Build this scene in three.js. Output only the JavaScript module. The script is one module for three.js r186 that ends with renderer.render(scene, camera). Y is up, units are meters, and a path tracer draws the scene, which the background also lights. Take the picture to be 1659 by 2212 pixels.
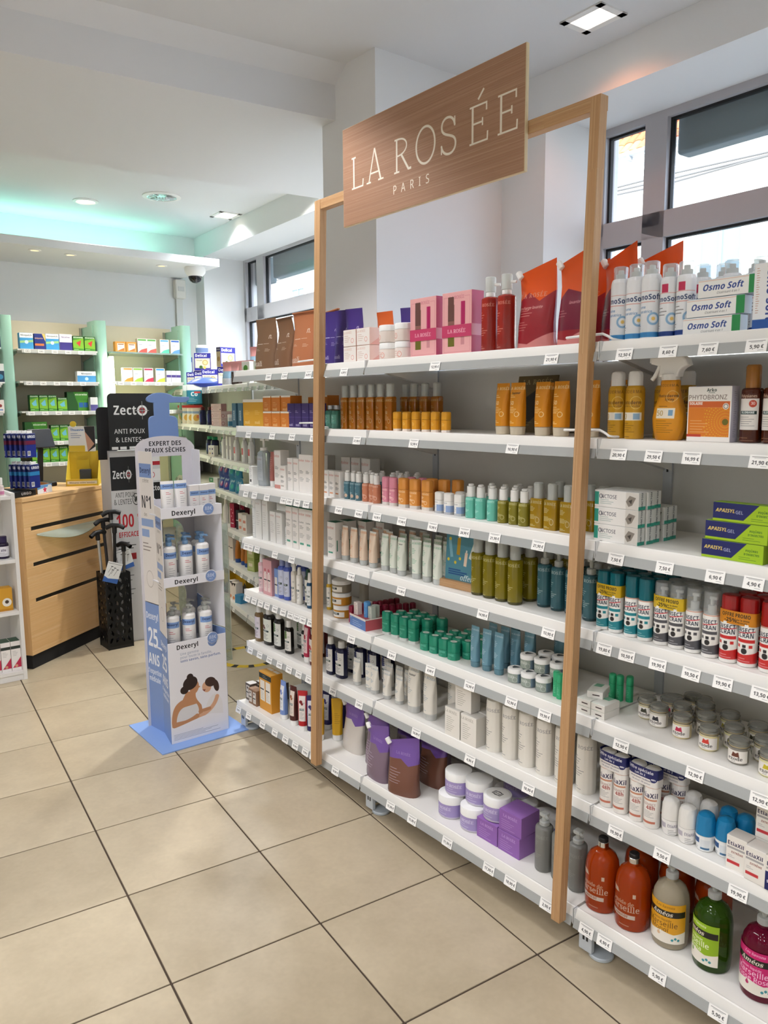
import * as THREE from 'three';
import { mergeGeometries, toCreasedNormals } from 'three/addons/utils/BufferGeometryUtils.js';
import { RoundedBoxGeometry } from 'three/addons/geometries/RoundedBoxGeometry.js';
import { RectAreaLightUniformsLib } from 'three/addons/lights/RectAreaLightUniformsLib.js';

// Frame: x runs along the shelving (right in the picture), y is up, z = 0 is the front edge of the shelves and +z comes into the shop.
const scene = new THREE.Scene();
const renderer = new THREE.WebGLRenderer({ antialias: true });
renderer.toneMapping = THREE.LinearToneMapping;
renderer.toneMappingExposure = 1.0;
renderer.shadowMap.enabled = true;

const camera = new THREE.PerspectiveCamera(66.84, 1659 / 2212, 0.05, 200);
camera.position.set(1.8383, 1.5324, 1.7148);
camera.quaternion.setFromRotationMatrix(new THREE.Matrix4().makeBasis(
  new THREE.Vector3(0.6198981, -0.006736, -0.7846534),
  new THREE.Vector3(-0.1032632, 0.9905663, -0.0900845),
  new THREE.Vector3(0.777858, 0.136869, 0.6133545)));
scene.add(camera);

// Daylight: a bright hazy sky and a sun that stands behind the shop and lights the house across the street.
scene.background = new THREE.Color(0.6, 0.78, 1.0);
scene.backgroundIntensity = 5.5;
const sun = new THREE.DirectionalLight(0xfff6ea, 9);
sun.position.set(9, 16, 14); sun.target.position.set(-4, 0, -8);
sun.castShadow = true; sun.shadow.mapSize.set(2048, 2048);
Object.assign(sun.shadow.camera, { left: -22, right: 22, top: 20, bottom: -20, near: 1, far: 60 });
scene.add(sun, sun.target);
RectAreaLightUniformsLib.init();
const LAMP = 5.8;             // candela on the axis of a recessed ceiling lamp
const LAMP_COLOR = 0xfbfaff;
// ---------- helpers ----------
const PI = Math.PI;
let seed = 20240611;
const rnd = () => { seed = (seed * 16807) % 2147483647; return seed / 2147483647; };
const rr = (a, b) => a + (b - a) * rnd();
const taken = new Map();
const numbered = (n) => { const k = taken.get(n) || 0; taken.set(n, k + 1); return k ? `${n}_${String(k).padStart(3, '0')}` : n; };
const mats = new Map();
function std(color, rough = 0.6, o = {}) {
  const key = JSON.stringify([color, rough, o]);
  if (!mats.has(key)) mats.set(key, new (o.transmission || o.clearcoat || o.sheen ? THREE.MeshPhysicalMaterial : THREE.MeshStandardMaterial)({ color, roughness: rough, ...o }));
  return mats.get(key);
}
function mesh(name, geo, mat, parent) {
  const m = new THREE.Mesh(geo, mat); m.name = name; m.castShadow = m.receiveShadow = true;
  if (parent) parent.add(m);
  return m;
}
function tag(o, label, category, group) { o.userData.label = label; o.userData.category = category; if (group) o.userData.group = group; return o; }
function thing(name, label, category, p = [0, 0, 0], ry = 0, group) {
  const g = new THREE.Group(); g.name = numbered(name); g.position.set(...p); g.rotation.y = ry; scene.add(g);
  return tag(g, label, category, group);
}
function struct(name, geo, mat) { const m = mesh(name, geo, mat, scene); m.userData.kind = 'structure'; return m; }
// boxes between bounds
function bx(x0, x1, y0, y1, z0, z1) { const g = new THREE.BoxGeometry(x1 - x0, y1 - y0, z1 - z0); g.translate((x0 + x1) / 2, (y0 + y1) / 2, (z0 + z1) / 2); return g; }
function rb(w, h, d, r = 0.002, s = 1) { const g = new RoundedBoxGeometry(w, h, d, s, Math.min(r, w / 2.1, h / 2.1, d / 2.1)); return g; }
function rbx(x0, x1, y0, y1, z0, z1, r = 0.002, s = 1) { const g = rb(x1 - x0, y1 - y0, z1 - z0, r, s); g.translate((x0 + x1) / 2, (y0 + y1) / 2, (z0 + z1) / 2); return g; }
const flat = (g) => (g.index ? g.toNonIndexed() : g);
const merge = (list) => mergeGeometries(list.map((g) => { const f = flat(g); for (const k of Object.keys(f.attributes)) if (!['position', 'normal', 'uv'].includes(k)) f.deleteAttribute(k); return f; }), false);
const crease = (g, a = 0.7) => toCreasedNormals(flat(g), a);
// a profile [z, y] swept along x
function prism(pts, x0, x1) {
  const v = pts.map(([a, b]) => new THREE.Vector2(a, b)), tri = THREE.ShapeUtils.triangulateShape(v, []), pos = [];
  const ccw = THREE.ShapeUtils.area(v) > 0;
  const add = (a, b, c) => pos.push(...(ccw ? [...a, ...b, ...c] : [...a, ...c, ...b]));
  for (let i = 0; i < pts.length; i++) {
    const [z, y] = pts[i], [w, q] = pts[(i + 1) % pts.length];
    add([x0, y, z], [x1, q, w], [x0, q, w]); add([x0, y, z], [x1, y, z], [x1, q, w]);
  }
  for (const [a, b, c] of tri) { add([x0, pts[a][1], pts[a][0]], [x0, pts[b][1], pts[b][0]], [x0, pts[c][1], pts[c][0]]); add([x1, pts[a][1], pts[a][0]], [x1, pts[c][1], pts[c][0]], [x1, pts[b][1], pts[b][0]]); }
  const g = new THREE.BufferGeometry(); g.setAttribute('position', new THREE.Float32BufferAttribute(pos, 3));
  g.setAttribute('uv', new THREE.Float32BufferAttribute(new Array(pos.length / 3 * 2).fill(0), 2)); g.computeVertexNormals();
  return g;
}
// a straight bar of rectangular section between two points
function bar(p, q, w, d) {
  const a = new THREE.Vector3(...p), b = new THREE.Vector3(...q), g = rb(w, a.distanceTo(b), d, 0.0015);
  g.applyQuaternion(new THREE.Quaternion().setFromUnitVectors(new THREE.Vector3(0, 1, 0), b.clone().sub(a).normalize()));
  g.translate((a.x + b.x) / 2, (a.y + b.y) / 2, (a.z + b.z) / 2); return g;
}
function rod(pts, r, seg = 8, closed = false) { return new THREE.TubeGeometry(new THREE.CatmullRomCurve3(pts.map((p) => new THREE.Vector3(...p)), closed, 'catmullrom', 0.1), pts.length * 5, r, seg, closed); }
function lathe(pts, seg = 22, sx = 1, sz = 1) {
  const g = new THREE.LatheGeometry(pts.map(([r, y]) => new THREE.Vector2(r, y)), seg, -PI), P = g.attributes.position, U = g.attributes.uv, ys = pts.map((p) => p[1]), lo = Math.min(...ys), hi = Math.max(...ys);
  for (let i = 0; i < U.count; i++) U.setY(i, (P.getY(i) - lo) / (hi - lo || 1));
  if (sx !== 1 || sz !== 1) g.scale(sx, 1, sz);
  return crease(g, 0.62);
}
const cyl = (r, y0, y1, bev = 0.0015, seg = 20, r1 = r) => lathe([[0, y0], [r - bev, y0], [r, y0 + bev], [r1, y1 - bev], [r1 - bev, y1], [0, y1]], seg);
// superellipse sections { y, x, z, cx, cz, p } lofted upwards; flat-projected uv so that a print reads from the front
function loft(secs, n = 20, cap = true) {
  const pos = [], uv = [], idx = [], mx = Math.max(...secs.map((s) => s.x)), y0 = secs[0].y, hh = secs[secs.length - 1].y - y0 || 1;
  const pt = (s, a) => { const e = 2 / (s.p || 2), c = Math.sin(a), d = Math.cos(a); return [(s.cx || 0) + s.x * Math.sign(c) * Math.abs(c) ** e, s.y + (s.dy ? s.dy(Math.sign(c) * Math.abs(c) ** e) : 0), (s.cz || 0) + s.z * Math.sign(d) * Math.abs(d) ** e]; };
  for (const s of secs) for (let i = 0; i <= n; i++) { const q = pt(s, -PI + 2 * PI * i / n); pos.push(...q); uv.push((q[0] + mx) / (2 * mx), (q[1] - y0) / hh); }
  for (let j = 0; j < secs.length - 1; j++) for (let i = 0; i < n; i++) { const a = j * (n + 1) + i, b = a + 1, c = a + n + 1, d = c + 1; idx.push(a, b, d, a, d, c); }
  if (cap) for (const j of [0, secs.length - 1]) {
    const s = secs[j], base = pos.length / 3; pos.push(s.cx || 0, s.y, s.cz || 0); uv.push(0.5, j ? 1 : 0);
    for (let i = 0; i <= n; i++) { const q = pt(s, -PI + 2 * PI * i / n); pos.push(...q); uv.push((q[0] + mx) / (2 * mx), j ? 1 : 0); }
    for (let i = 0; i < n; i++) idx.push(base, ...(j ? [base + 1 + i, base + 2 + i] : [base + 2 + i, base + 1 + i]));
  }
  const g = new THREE.BufferGeometry(); g.setIndex(idx); g.setAttribute('position', new THREE.Float32BufferAttribute(pos, 3)); g.setAttribute('uv', new THREE.Float32BufferAttribute(uv, 2));
  return crease(g, 0.8);
}
// uv in metres, grain direction along axis `al`
function uvm(g, s = 1, al = 'x', ou = 0, ov = 0) {
  g = flat(g); const P = g.attributes.position, N = g.attributes.normal, a = [], ax = 'xyz'.indexOf(al);
  for (let i = 0; i < P.count; i++) {
    const n = [N.getX(i), N.getY(i), N.getZ(i)].map(Math.abs), k = n[0] >= n[1] && n[0] >= n[2] ? 0 : n[1] >= n[2] ? 1 : 2, o = [0, 1, 2].filter((q) => q !== k), p = [P.getX(i), P.getY(i), P.getZ(i)];
    const u = o.includes(ax) ? ax : o[0], v = o.find((q) => q !== u); a.push(p[u] * s + ou, p[v] * s + ov);
  }
  g.setAttribute('uv', new THREE.Float32BufferAttribute(a, 2)); return g;
}
// ---------- print: small label artwork packed into shared sheets ----------
const SHEET = 2048; const sheets = [];
function newSheet() { const cv = document.createElement('canvas'); cv.width = cv.height = SHEET; const c = cv.getContext('2d'); c.fillStyle = '#ffffff'; c.fillRect(0, 0, SHEET, SHEET); const t = new THREE.CanvasTexture(cv); t.colorSpace = THREE.SRGBColorSpace; t.anisotropy = 8; const s = { c, t, x: 0, y: 0, row: 0 }; sheets.push(s); return s; }
function art(w, h, fn) {
  w = Math.ceil(w); h = Math.ceil(h);
  let s = sheets[sheets.length - 1] || newSheet();
  if (s.x + w + 4 > SHEET) { s.x = 0; s.y += s.row + 4; s.row = 0; }
  if (s.y + h + 4 > SHEET) s = newSheet();
  const c = s.c; c.save(); c.translate(s.x + 2, s.y + 2); c.beginPath(); c.rect(-1, -1, w + 2, h + 2); c.clip(); fn(c, w, h); c.restore();
  const r = { t: s.t, u0: (s.x + 2.5) / SHEET, u1: (s.x + 1.5 + w) / SHEET, v0: 1 - (s.y + 1.5 + h) / SHEET, v1: 1 - (s.y + 2.5) / SHEET };
  s.x += w + 4; s.row = Math.max(s.row, h); return r;
}
const sub = (r, x0, y0, x1, y1) => ({ t: r.t, u0: r.u0 + (r.u1 - r.u0) * x0, u1: r.u0 + (r.u1 - r.u0) * x1, v1: r.v1 - (r.v1 - r.v0) * y0, v0: r.v1 - (r.v1 - r.v0) * y1 });
function uvr(g, r) { const u = g.attributes.uv; for (let i = 0; i < u.count; i++) u.setXY(i, r.u0 + THREE.MathUtils.clamp(u.getX(i), 0, 1) * (r.u1 - r.u0), r.v0 + THREE.MathUtils.clamp(u.getY(i), 0, 1) * (r.v1 - r.v0)); return g; }
const pmats = new Map();
function pm(r, rough = 0.55, o = {}) { const key = r.t.uuid + rough + JSON.stringify(o); if (!pmats.has(key)) pmats.set(key, new (o.transmission || o.clearcoat ? THREE.MeshPhysicalMaterial : THREE.MeshStandardMaterial)({ map: r.t, roughness: rough, ...o })); return pmats.get(key); }
const bg = (c, w, h, col) => { c.fillStyle = col; c.fillRect(-2, -2, w + 4, h + 4); };
const box = (c, x, y, w, h, col) => { c.fillStyle = col; c.fillRect(x, y, w, h); };
const disc = (c, x, y, r, col, lw) => { c.beginPath(); c.arc(x, y, r, 0, 7); if (lw) { c.strokeStyle = col; c.lineWidth = lw; c.stroke(); } else { c.fillStyle = col; c.fill(); } };
const poly = (c, pts, col) => { c.beginPath(); pts.forEach(([x, y], i) => (i ? c.lineTo(x, y) : c.moveTo(x, y))); c.closePath(); c.fillStyle = col; c.fill(); };
function txt(c, s, x, y, size, col = '#222', o = {}) {
  c.save(); c.fillStyle = col; c.font = `${o.it ? 'italic ' : ''}${o.b ? 'bold ' : ''}${size}px ${o.f || 'sans-serif'}`; c.textAlign = o.al || 'center'; c.textBaseline = 'middle';
  c.translate(x, y); if (o.rot) c.rotate(o.rot); if (o.sx) c.scale(o.sx, 1);
  if (o.sp) { const W = [...s].map((k) => c.measureText(k).width + o.sp), all = W.reduce((a, b) => a + b, -o.sp); let p = c.textAlign === 'left' ? 0 : -all / 2; c.textAlign = 'left'; [...s].forEach((k, i) => { c.fillText(k, p, 0); p += W[i]; }); } else c.fillText(s, 0, 0, o.mw);
  c.restore();
}
function lines(c, x, y, w, n, gap, col, th = 1.4) { c.fillStyle = col; for (let i = 0; i < n; i++) c.fillRect(x, y + i * gap, w * (0.55 + 0.45 * (((i * 37 + 11) % 10) / 10)), th); }
// carton print: front, side and top of one box, k pixels to the metre
function net({ w, h, d, k = 1000, col = '#f4f2ee', side, top, f, s, t }) {
  const W = w * k, Hh = h * k, Dd = d * k;
  const r = art(W + Dd, Hh + Dd, (c) => {
    bg(c, W + Dd, Hh + Dd, col); box(c, W, Dd - 1, Dd + 2, Hh + 3, side || col); box(c, -1, -1, W + 2, Dd + 1, top || side || col);
    c.save(); c.translate(0, Dd); c.beginPath(); c.rect(-1, 0, W + 1, Hh + 2); c.clip(); f && f(c, W, Hh); c.restore();
    if (s) { c.save(); c.translate(W, Dd); c.beginPath(); c.rect(0, 0, Dd + 1, Hh + 2); c.clip(); s(c, Dd, Hh); c.restore(); }
    if (t) { c.save(); c.beginPath(); c.rect(-1, -1, W + 1, Dd); c.clip(); t(c, W, Dd); c.restore(); }
  });
  const X = W / (W + Dd), Y = Dd / (Hh + Dd);
  return { w, h, d, t: r.t, f: sub(r, 0, Y, X, 1), s: sub(r, X, Y, 1, 1), top: sub(r, 0, 0, X, Y) };
}
function cartonGeo(n, r = 0.0012) {
  const g = rb(n.w, n.h, n.d, r), u = g.attributes.uv, per = u.count / 6; g.translate(0, n.h / 2, 0);
  for (let i = 0; i < u.count; i++) { const fc = Math.floor(i / per), q = fc < 2 ? n.s : fc < 4 ? n.top : n.f; u.setXY(i, q.u0 + THREE.MathUtils.clamp(u.getX(i), 0, 1) * (q.u1 - q.u0), q.v0 + THREE.MathUtils.clamp(u.getY(i), 0, 1) * (q.v1 - q.v0)); }
  g.clearGroups(); return g;
}
// ---------- prototypes and copies ----------
const kindOf = new Map(), inUse = new Set();
const proto = (name) => { const g = new THREE.Group(); kindOf.set(g, name); return g; };
function put(p, x, y, z, ry, label, category, group) {
  const o = inUse.has(p) ? p.clone() : p; inUse.add(p);
  o.userData = { label, category }; if (group) o.userData.group = group;
  o.name = numbered(kindOf.get(p)); o.position.set(x, y, z); o.rotation.set(0, ry || 0, 0); scene.add(o); return o;
}
const ORD = 'first second third fourth fifth sixth seventh eighth ninth tenth eleventh twelfth thirteenth fourteenth fifteenth sixteenth seventeenth eighteenth nineteenth twentieth'.split(' ');
// pts: [x, z, turn, lift]; labels count away from `anchor`
function row(p, y, pts, desc, anchor, cat, group) { pts.forEach(([x, z, ry, dy], i) => put(p, x, y + (dy || 0), z, ry || rr(-0.06, 0.06), pts.length > 1 ? `${desc}, ${ORD[i]} from ${anchor}` : desc, cat, group)); }
const lin = (a, b, n, z = -0.06, j = 0.004) => Array.from({ length: n }, (_, i) => [a + (b - a) * (n > 1 ? i / (n - 1) : 0) + rr(-j, j) * 0.6, z + rr(-j, j)]);
// ---------- surfaces ----------
function noiseTex(n, base, amp, scales, rep = 1, contrast = 1) {
  const cv = new Uint8Array(n * n * 4), lat = scales.map(([s]) => Array.from({ length: s * s }, rnd));
  for (let y = 0; y < n; y++) for (let x = 0; x < n; x++) {
    let v = 0; scales.forEach(([s, a], k) => { const fx = x / n * s, fy = y / n * s, ix = Math.floor(fx), iy = Math.floor(fy); let tx = fx - ix, ty = fy - iy; tx = tx * tx * (3 - 2 * tx); ty = ty * ty * (3 - 2 * ty); const q = (i, j) => lat[k][((iy + j) % s) * s + (ix + i) % s]; v += a * ((q(0, 0) * (1 - tx) + q(1, 0) * tx) * (1 - ty) + (q(0, 1) * (1 - tx) + q(1, 1) * tx) * ty - 0.5); });
    const o = (y * n + x) * 4; for (let c = 0; c < 3; c++) cv[o + c] = Math.max(0, Math.min(255, base[c] + amp[c] * v)); cv[o + 3] = 255;
  }
  const t = new THREE.DataTexture(cv, n, n); t.colorSpace = THREE.SRGBColorSpace; t.wrapS = t.wrapT = THREE.RepeatWrapping; t.magFilter = THREE.LinearFilter; t.minFilter = THREE.LinearFilter; t.repeat.set(rep, rep); t.needsUpdate = true; return t;
}
function woodTex(base, dark, n = 512, streaks = 900, knots = 10) {
  const cv = document.createElement('canvas'); cv.width = cv.height = n; const c = cv.getContext('2d'); c.fillStyle = base; c.fillRect(0, 0, n, n);
  for (let i = 0; i < streaks; i++) { c.strokeStyle = rnd() < 0.5 ? dark : '#fff0d8'; c.globalAlpha = rr(0.02, 0.1); c.lineWidth = rr(0.6, 3); const y = rr(0, n), x = rr(-n / 2, n); c.beginPath(); c.moveTo(x, y); c.bezierCurveTo(x + n * 0.2, y + rr(-6, 6), x + n * 0.4, y + rr(-6, 6), x + rr(0.4, 1.2) * n, y + rr(-4, 4)); c.stroke(); }
  c.fillStyle = dark; for (let i = 0; i < knots * 60; i++) { c.globalAlpha = rr(0.05, 0.2); c.fillRect(rr(0, n), rr(0, n), rr(4, 16), 1); }
  const t = new THREE.CanvasTexture(cv); t.colorSpace = THREE.SRGBColorSpace; t.wrapS = t.wrapT = THREE.RepeatWrapping; return t;
}
const M = {
  wall: std(0xe6e7e7, 0.92), ceil: std(0xdfe0e1, 0.92), alu: std(0xb3b1b5, 0.5), gasket: std(0x1c1f22, 0.7),
  white: std(0xf1f0ec, 0.45), whiteM: std(0xf3f3f0, 0.55), metal: std(0xeceae4, 0.38), grey: std(0xb9bcbf, 0.5), black: std(0x101012, 0.5), blackM: std(0x17171a, 0.8),
  chrome: std(0xd8d8d8, 0.18, { metalness: 1 }), steel: std(0xc4c6c8, 0.35, { metalness: 0.9 }), glass: std(0xffffff, 0.02, { transmission: 1, thickness: 0, ior: 1.45 }),
  clear: std(0xf4f6f6, 0.12, { transmission: 0.85, thickness: 0, ior: 1.45 }), frost: std(0xe8ebe8, 0.45, { transmission: 0.55, thickness: 0, ior: 1.4 }),
};
const beech = woodTex('#b98f62', '#7c5730'), oak = woodTex('#e2b57c', '#b48349', 512, 700, 4), ply = woodTex('#a37a5e', '#6d4b36', 1024, 1500, 3);
M.beech = new THREE.MeshStandardMaterial({ map: beech, roughness: 0.6 }); M.oak = new THREE.MeshStandardMaterial({ map: oak, roughness: 0.5 });
// floor: grout bed and single ceramic tiles, laid a few degrees off the shelving
const tileMat = new THREE.MeshPhysicalMaterial({ map: noiseTex(512, [188, 173, 146], [34, 34, 32], [[4, 0.55], [9, 0.45], [31, 0.25], [128, 0.16], [256, 0.12]]), roughness: 0.34, clearcoat: 0.25, clearcoatRoughness: 0.3 });
{
  const floor = struct('floor', bx(-5.6, 4.4, -0.12, -0.003, -2.3, 4.9), std(0x4a3d31, 0.95)), T = 0.45, ph = -0.102, s = Math.sin(ph), c = Math.cos(ph);
  const geos = Array.from({ length: 8 }, (_, k) => uvm(rbx(-T / 2 + 0.0028, T / 2 - 0.0028, -0.011, 0, -T / 2 + 0.0028, T / 2 - 0.0028, 0.002), 0.55, 'x', k * 0.271, k * 0.613));
  for (let j = -9; j < 9; j++) for (let i = -12; i < 17; i++) {
    const X = (j + 0.5) * T - 0.9952, Y = -(i + 0.5) * T + 2.6, u = -(s * X + c * Y), z = -(c * X - s * Y);
    if (u < -5.3 || u > 4.0 || z < -1.9 || z > 4.5) continue;
    const t = mesh('tile', geos[Math.floor(rnd() * 8)], tileMat, floor); t.position.set(u, 0, z); t.rotation.y = 1.4688 + (rnd() < 0.5 ? PI : 0);
  }
}
// shell
struct('ceiling', bx(-5.6, 4.4, 3.08, 3.3, -2.3, 4.9), M.ceil);
struct('wall_back', bx(-5.45, -5.15, 0, 3.1, -1.9, 4.9), M.wall);
struct('wall_right', bx(4.1, 4.4, 0, 3.1, -2.3, 4.9), M.wall);
struct('wall_front', bx(-5.6, 4.4, 0, 3.1, 4.6, 4.9), M.wall);
// the two window walls stand at slightly different angles: local x along the wall, z = 0 the room face
const frameOf = (x, z, slope) => new THREE.Matrix4().makeRotationY(-Math.atan(slope)).setPosition(x, 0, z);
const WL = frameOf(-4.95, -1.55, 0.0603), WR = frameOf(-1.5, -1.342, 0.038);
const inF = (F, ...a) => bx(...a).applyMatrix4(F);
struct('wall_window', merge([inF(WL, -0.6, 0, 0, 3.1, -0.55, 0), inF(WL, 0, 3.5, 0, 0.6, -0.55, 0), inF(WL, 0, 3.5, 2.885, 3.1, -0.55, 0), inF(WR, -0.02, 0.76, 0, 3.1, -0.55, 0), inF(WR, 0.76, 4.3, 0, 0.6, -0.55, 0), inF(WR, 0.76, 4.3, 2.885, 3.1, -0.55, 0), inF(WR, 4.3, 6.0, 0, 3.1, -0.55, 0)]), M.wall);
struct('pillar', bx(-1.447, -1.029, 0, 3.1, -1.45, -0.513), M.wall);
// ceiling beam with its sloping shoulder, running from the pillar into the shop
{
  const dir = frameOf(0, 0, 0), P = [[-1.395, 2.86], [-1.395, 3.017], [-1.275, 3.1], [-2.69, 3.1], [-2.69, 2.86]];
  const g = prism(P, -4.9, 1.45); g.rotateY(PI / 2);   // prism axis x -> world -z
  const sh = new THREE.Matrix4().set(1, 0, -0.118, 0, 0, 1, 0, 0, 0, 0, 1, 0, 0, 0, 0, 1);
  g.applyMatrix4(sh); g.computeVertexNormals(); struct('beam', g, M.ceil);
}
// windows
function win(name, F, bars, panes, blinds) {
  const g = new THREE.Group(); g.name = name; g.userData.kind = 'structure'; scene.add(g);
  bars.forEach(([a, b, c, d]) => mesh('window_frame', inF(F, a, b, c, d, -0.47, -0.395), M.alu, g));
  panes.forEach(([a, b, c, d]) => { const p = mesh('pane', inF(F, a, b, c, d, -0.437, -0.43), M.glass, g); for (const q of [[a, a + 0.012, c, d], [b - 0.012, b, c, d], [a, b, d - 0.012, d]]) mesh('gasket', inF(F, ...q, -0.445, -0.422), M.gasket, p); });
  blinds.forEach(([a, b, c, d]) => mesh('roller_blind', rbx(a, b, c, d, -0.6, -0.5, 0.02, 2).applyMatrix4(F), std(0x66757a, 0.7), g));
}
{
  const yb = 0.65, rows = [[yb, 2.32], [2.445, 2.865]];
  const xs = [[0.05, 0.28], [0.42, 1.9], [2.03, 3.4]], b = [[0, 3.5, 2.865, 2.89], [0, 3.5, 2.32, 2.445], [0, 3.5, 0.6, yb], [0, 0.05, yb, 2.865], [0.28, 0.42, yb, 2.865], [1.9, 2.03, yb, 2.865], [3.4, 3.5, yb, 2.865]];
  win('window_1', WL, b, xs.flatMap(([a, c]) => rows.map(([y0, y1]) => [a, c, y0, y1])), [[0.02, 0.3, 2.66, 2.9], [0.4, 2.0, 2.68, 2.9], [2.03, 3.4, 2.68, 2.9]]);
  const xr = [[0.8, 1.03], [1.15, 2.75], [2.87, 4.24]], r2 = [[yb, 2.312], [2.432, 2.85]];
  const br = [[0.76, 4.3, 2.85, 2.89], [0.76, 4.3, 2.312, 2.432], [0.76, 4.3, 0.6, yb], [0.76, 0.8, yb, 2.85], [1.03, 1.15, yb, 2.85], [2.75, 2.87, yb, 2.85], [4.24, 4.3, yb, 2.85]];
  win('window_2', WR, br, xr.flatMap(([a, c]) => r2.map(([y0, y1]) => [a, c, y0, y1])), [[1.13, 2.8, 2.7, 2.88], [2.85, 4.25, 2.7, 2.88]]);
}
// ---------- the street outside ----------
struct('street', bx(-40, 14, -0.5, -0.15, -11.9, -2.4), std(0x8d8a86, 0.95));
{
  const h = thing('house', 'white plastered house with orange tiled roof seen across the street', 'house', [0, 0, 0]);
  const plaster = std(0xf2ece0, 0.95);
  mesh('wall', bx(-34, 8, -0.3, 5.95, -12.6, -12), plaster, h);
  mesh('cornice', merge([bx(-34, 8, 5.86, 5.94, -12, -11.92), bx(-34, 8, 5.94, 6.08, -12, -11.84), bx(-34, 8, 6.08, 6.2, -12.2, -11.74)]), std(0xe8e2d6, 0.9), h);
  const gut = mesh('gutter', rod([[-34, 6.25, -11.68], [-12, 6.25, -11.68], [8, 6.25, -11.68]], 0.06, 10), std(0xb4b8bc, 0.4, { metalness: 0.6 }), h);
  for (let x = -12; x < 4; x += 0.9) mesh('gutter_bracket', bx(x, x + 0.03, 6.12, 6.3, -11.75, -11.6), std(0x9ba0a4, 0.5), gut);
  const roof = mesh('roof', bx(-34, 8, -0.06, 0, -3.2, 0), std(0xb0583a, 0.85), h); roof.position.set(0, 6.28, -11.72); roof.rotation.x = 0.8;
  const tg = new THREE.CylinderGeometry(0.1, 0.1, 0.34, 8, 1, false, -PI / 2, PI); tg.scale(0.95, 1, 0.5); tg.rotateX(-PI / 2 - 0.05); const tms = [0xc9673f, 0xd27a4c, 0xbb5735, 0xd98a5c].map((q) => std(q, 0.85));
  for (let r = 0; r < 5; r++) for (let k = 0; k < 30; k++) { const t = mesh('roof_tile', tg, tms[Math.floor(rnd() * 4)], roof); t.position.set(-9.2 + k * 0.195, 0.03, -0.12 - r * 0.3); }
  mesh('slate_verge', bx(-8.75, -8.3, 6.2, 9, -12.2, -11.7), std(0x5a6577, 0.7), h);
  for (const [x, y0, y1, w] of [[-6.1, 2.6, 4.66, 0.75], [-20.2, 3.2, 5.2, 0.7], [-17.9, 3.2, 5.2, 0.7], [-11.5, 2.6, 4.66, 0.8], [-1.6, 2.6, 4.66, 0.8]]) {
    const f = mesh('window_surround', merge([bx(x - 0.12, x, y0, y1 + 0.14, -12, -11.94), bx(x + w, x + w + 0.12, y0, y1 + 0.14, -12, -11.94), bx(x, x + w, y1, y1 + 0.14, -12, -11.94)]), std(0xd8d6d0, 0.8), h);
    mesh('pane', bx(x, x + w, y0, y1, -12.01, -11.97), std(0x7d98a6, 0.15), f); mesh('mullion', bx(x + w / 2 - 0.03, x + w / 2 + 0.03, y0, y1, -11.98, -11.95), std(0x8c9499, 0.6), f);
  }
  const quoin = std(0xe2ddd2, 0.9); for (let k = 0; k < 14; k++) mesh('quoin', bx(-4.75, -4.75 + (k % 2 ? 0.28 : 0.42), 0.2 + k * 0.4, 0.56 + k * 0.4, -12, -11.95), quoin, h);
  for (let k = 0; k < 3; k++) mesh('cable', rod(Array.from({ length: 14 }, (_, i) => [-26 + i * 2.4, 5.74 - k * 0.05 + 0.05 * Math.sin(i * 1.9 + k), -11.93 + k * 0.02]), 0.018, 6), std(0x6d6a66, 0.8), h);
}
// ---------- ceiling fittings ----------
function areaLight(x, y, z, w, d, power, col, rx = -PI / 2, ry = 0) { const l = new THREE.RectAreaLight(col, power, w, d); l.position.set(x, y, z); l.rotation.set(rx, ry, 0, 'YXZ'); scene.add(l); return l; }
const glow = (c, i) => new THREE.MeshStandardMaterial({ color: 0x222222, emissive: c, emissiveIntensity: i });
const lampGlow = glow(0xfff4e4, 3.2);
function spot(x, y, z, cd, col, ang, pen = 0.7) { const l = new THREE.SpotLight(col, cd, 0, ang, pen, 2); l.position.set(x, y, z); l.target.position.set(x, 0, z); l.castShadow = true; l.shadow.radius = 5; scene.add(l, l.target); return l; }
function rectLamp(x, z, w, d, label, ry = 0, k = 1, col = LAMP_COLOR, ang = 1.0, pen = 0.6) {
  const t = thing('recessed_lamp', label, 'ceiling lamp', [x, 3.08, z], ry, 'rectangular recessed ceiling lamps');
  mesh('trim_frame', merge([bx(-w / 2, w / 2, -0.006, 0, -d / 2, -d / 2 + 0.03), bx(-w / 2, w / 2, -0.006, 0, d / 2 - 0.03, d / 2), bx(-w / 2, -w / 2 + 0.03, -0.006, 0, -d / 2, d / 2), bx(w / 2 - 0.03, w / 2, -0.006, 0, -d / 2, d / 2)]), M.white, t);
  mesh('lamp_panel', bx(-w / 2 + 0.03, w / 2 - 0.03, -0.002, -0.0005, -d / 2 + 0.03, d / 2 - 0.03), lampGlow, t);
  spot(x, 3.07, z, LAMP * k, col, ang, pen); return t;
}
rectLamp(-0.289, -1.06, 0.21, 0.165, 'rectangular recessed lamp in the ceiling above the second window', -0.04, 0.13, 0xff9d68, 1.25, 0.3);
rectLamp(-4.16, -1.385, 0.22, 0.19, 'rectangular recessed lamp near the domed camera and far window', -0.06, 1.6, 0xf6fbff, 1.2);
rectLamp(-2.86, -1.14, 0.22, 0.19, 'rectangular recessed lamp beside the ceiling beam at far window', -0.06, 5, 0xfdfbf6, 1.2, 0.4);
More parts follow.
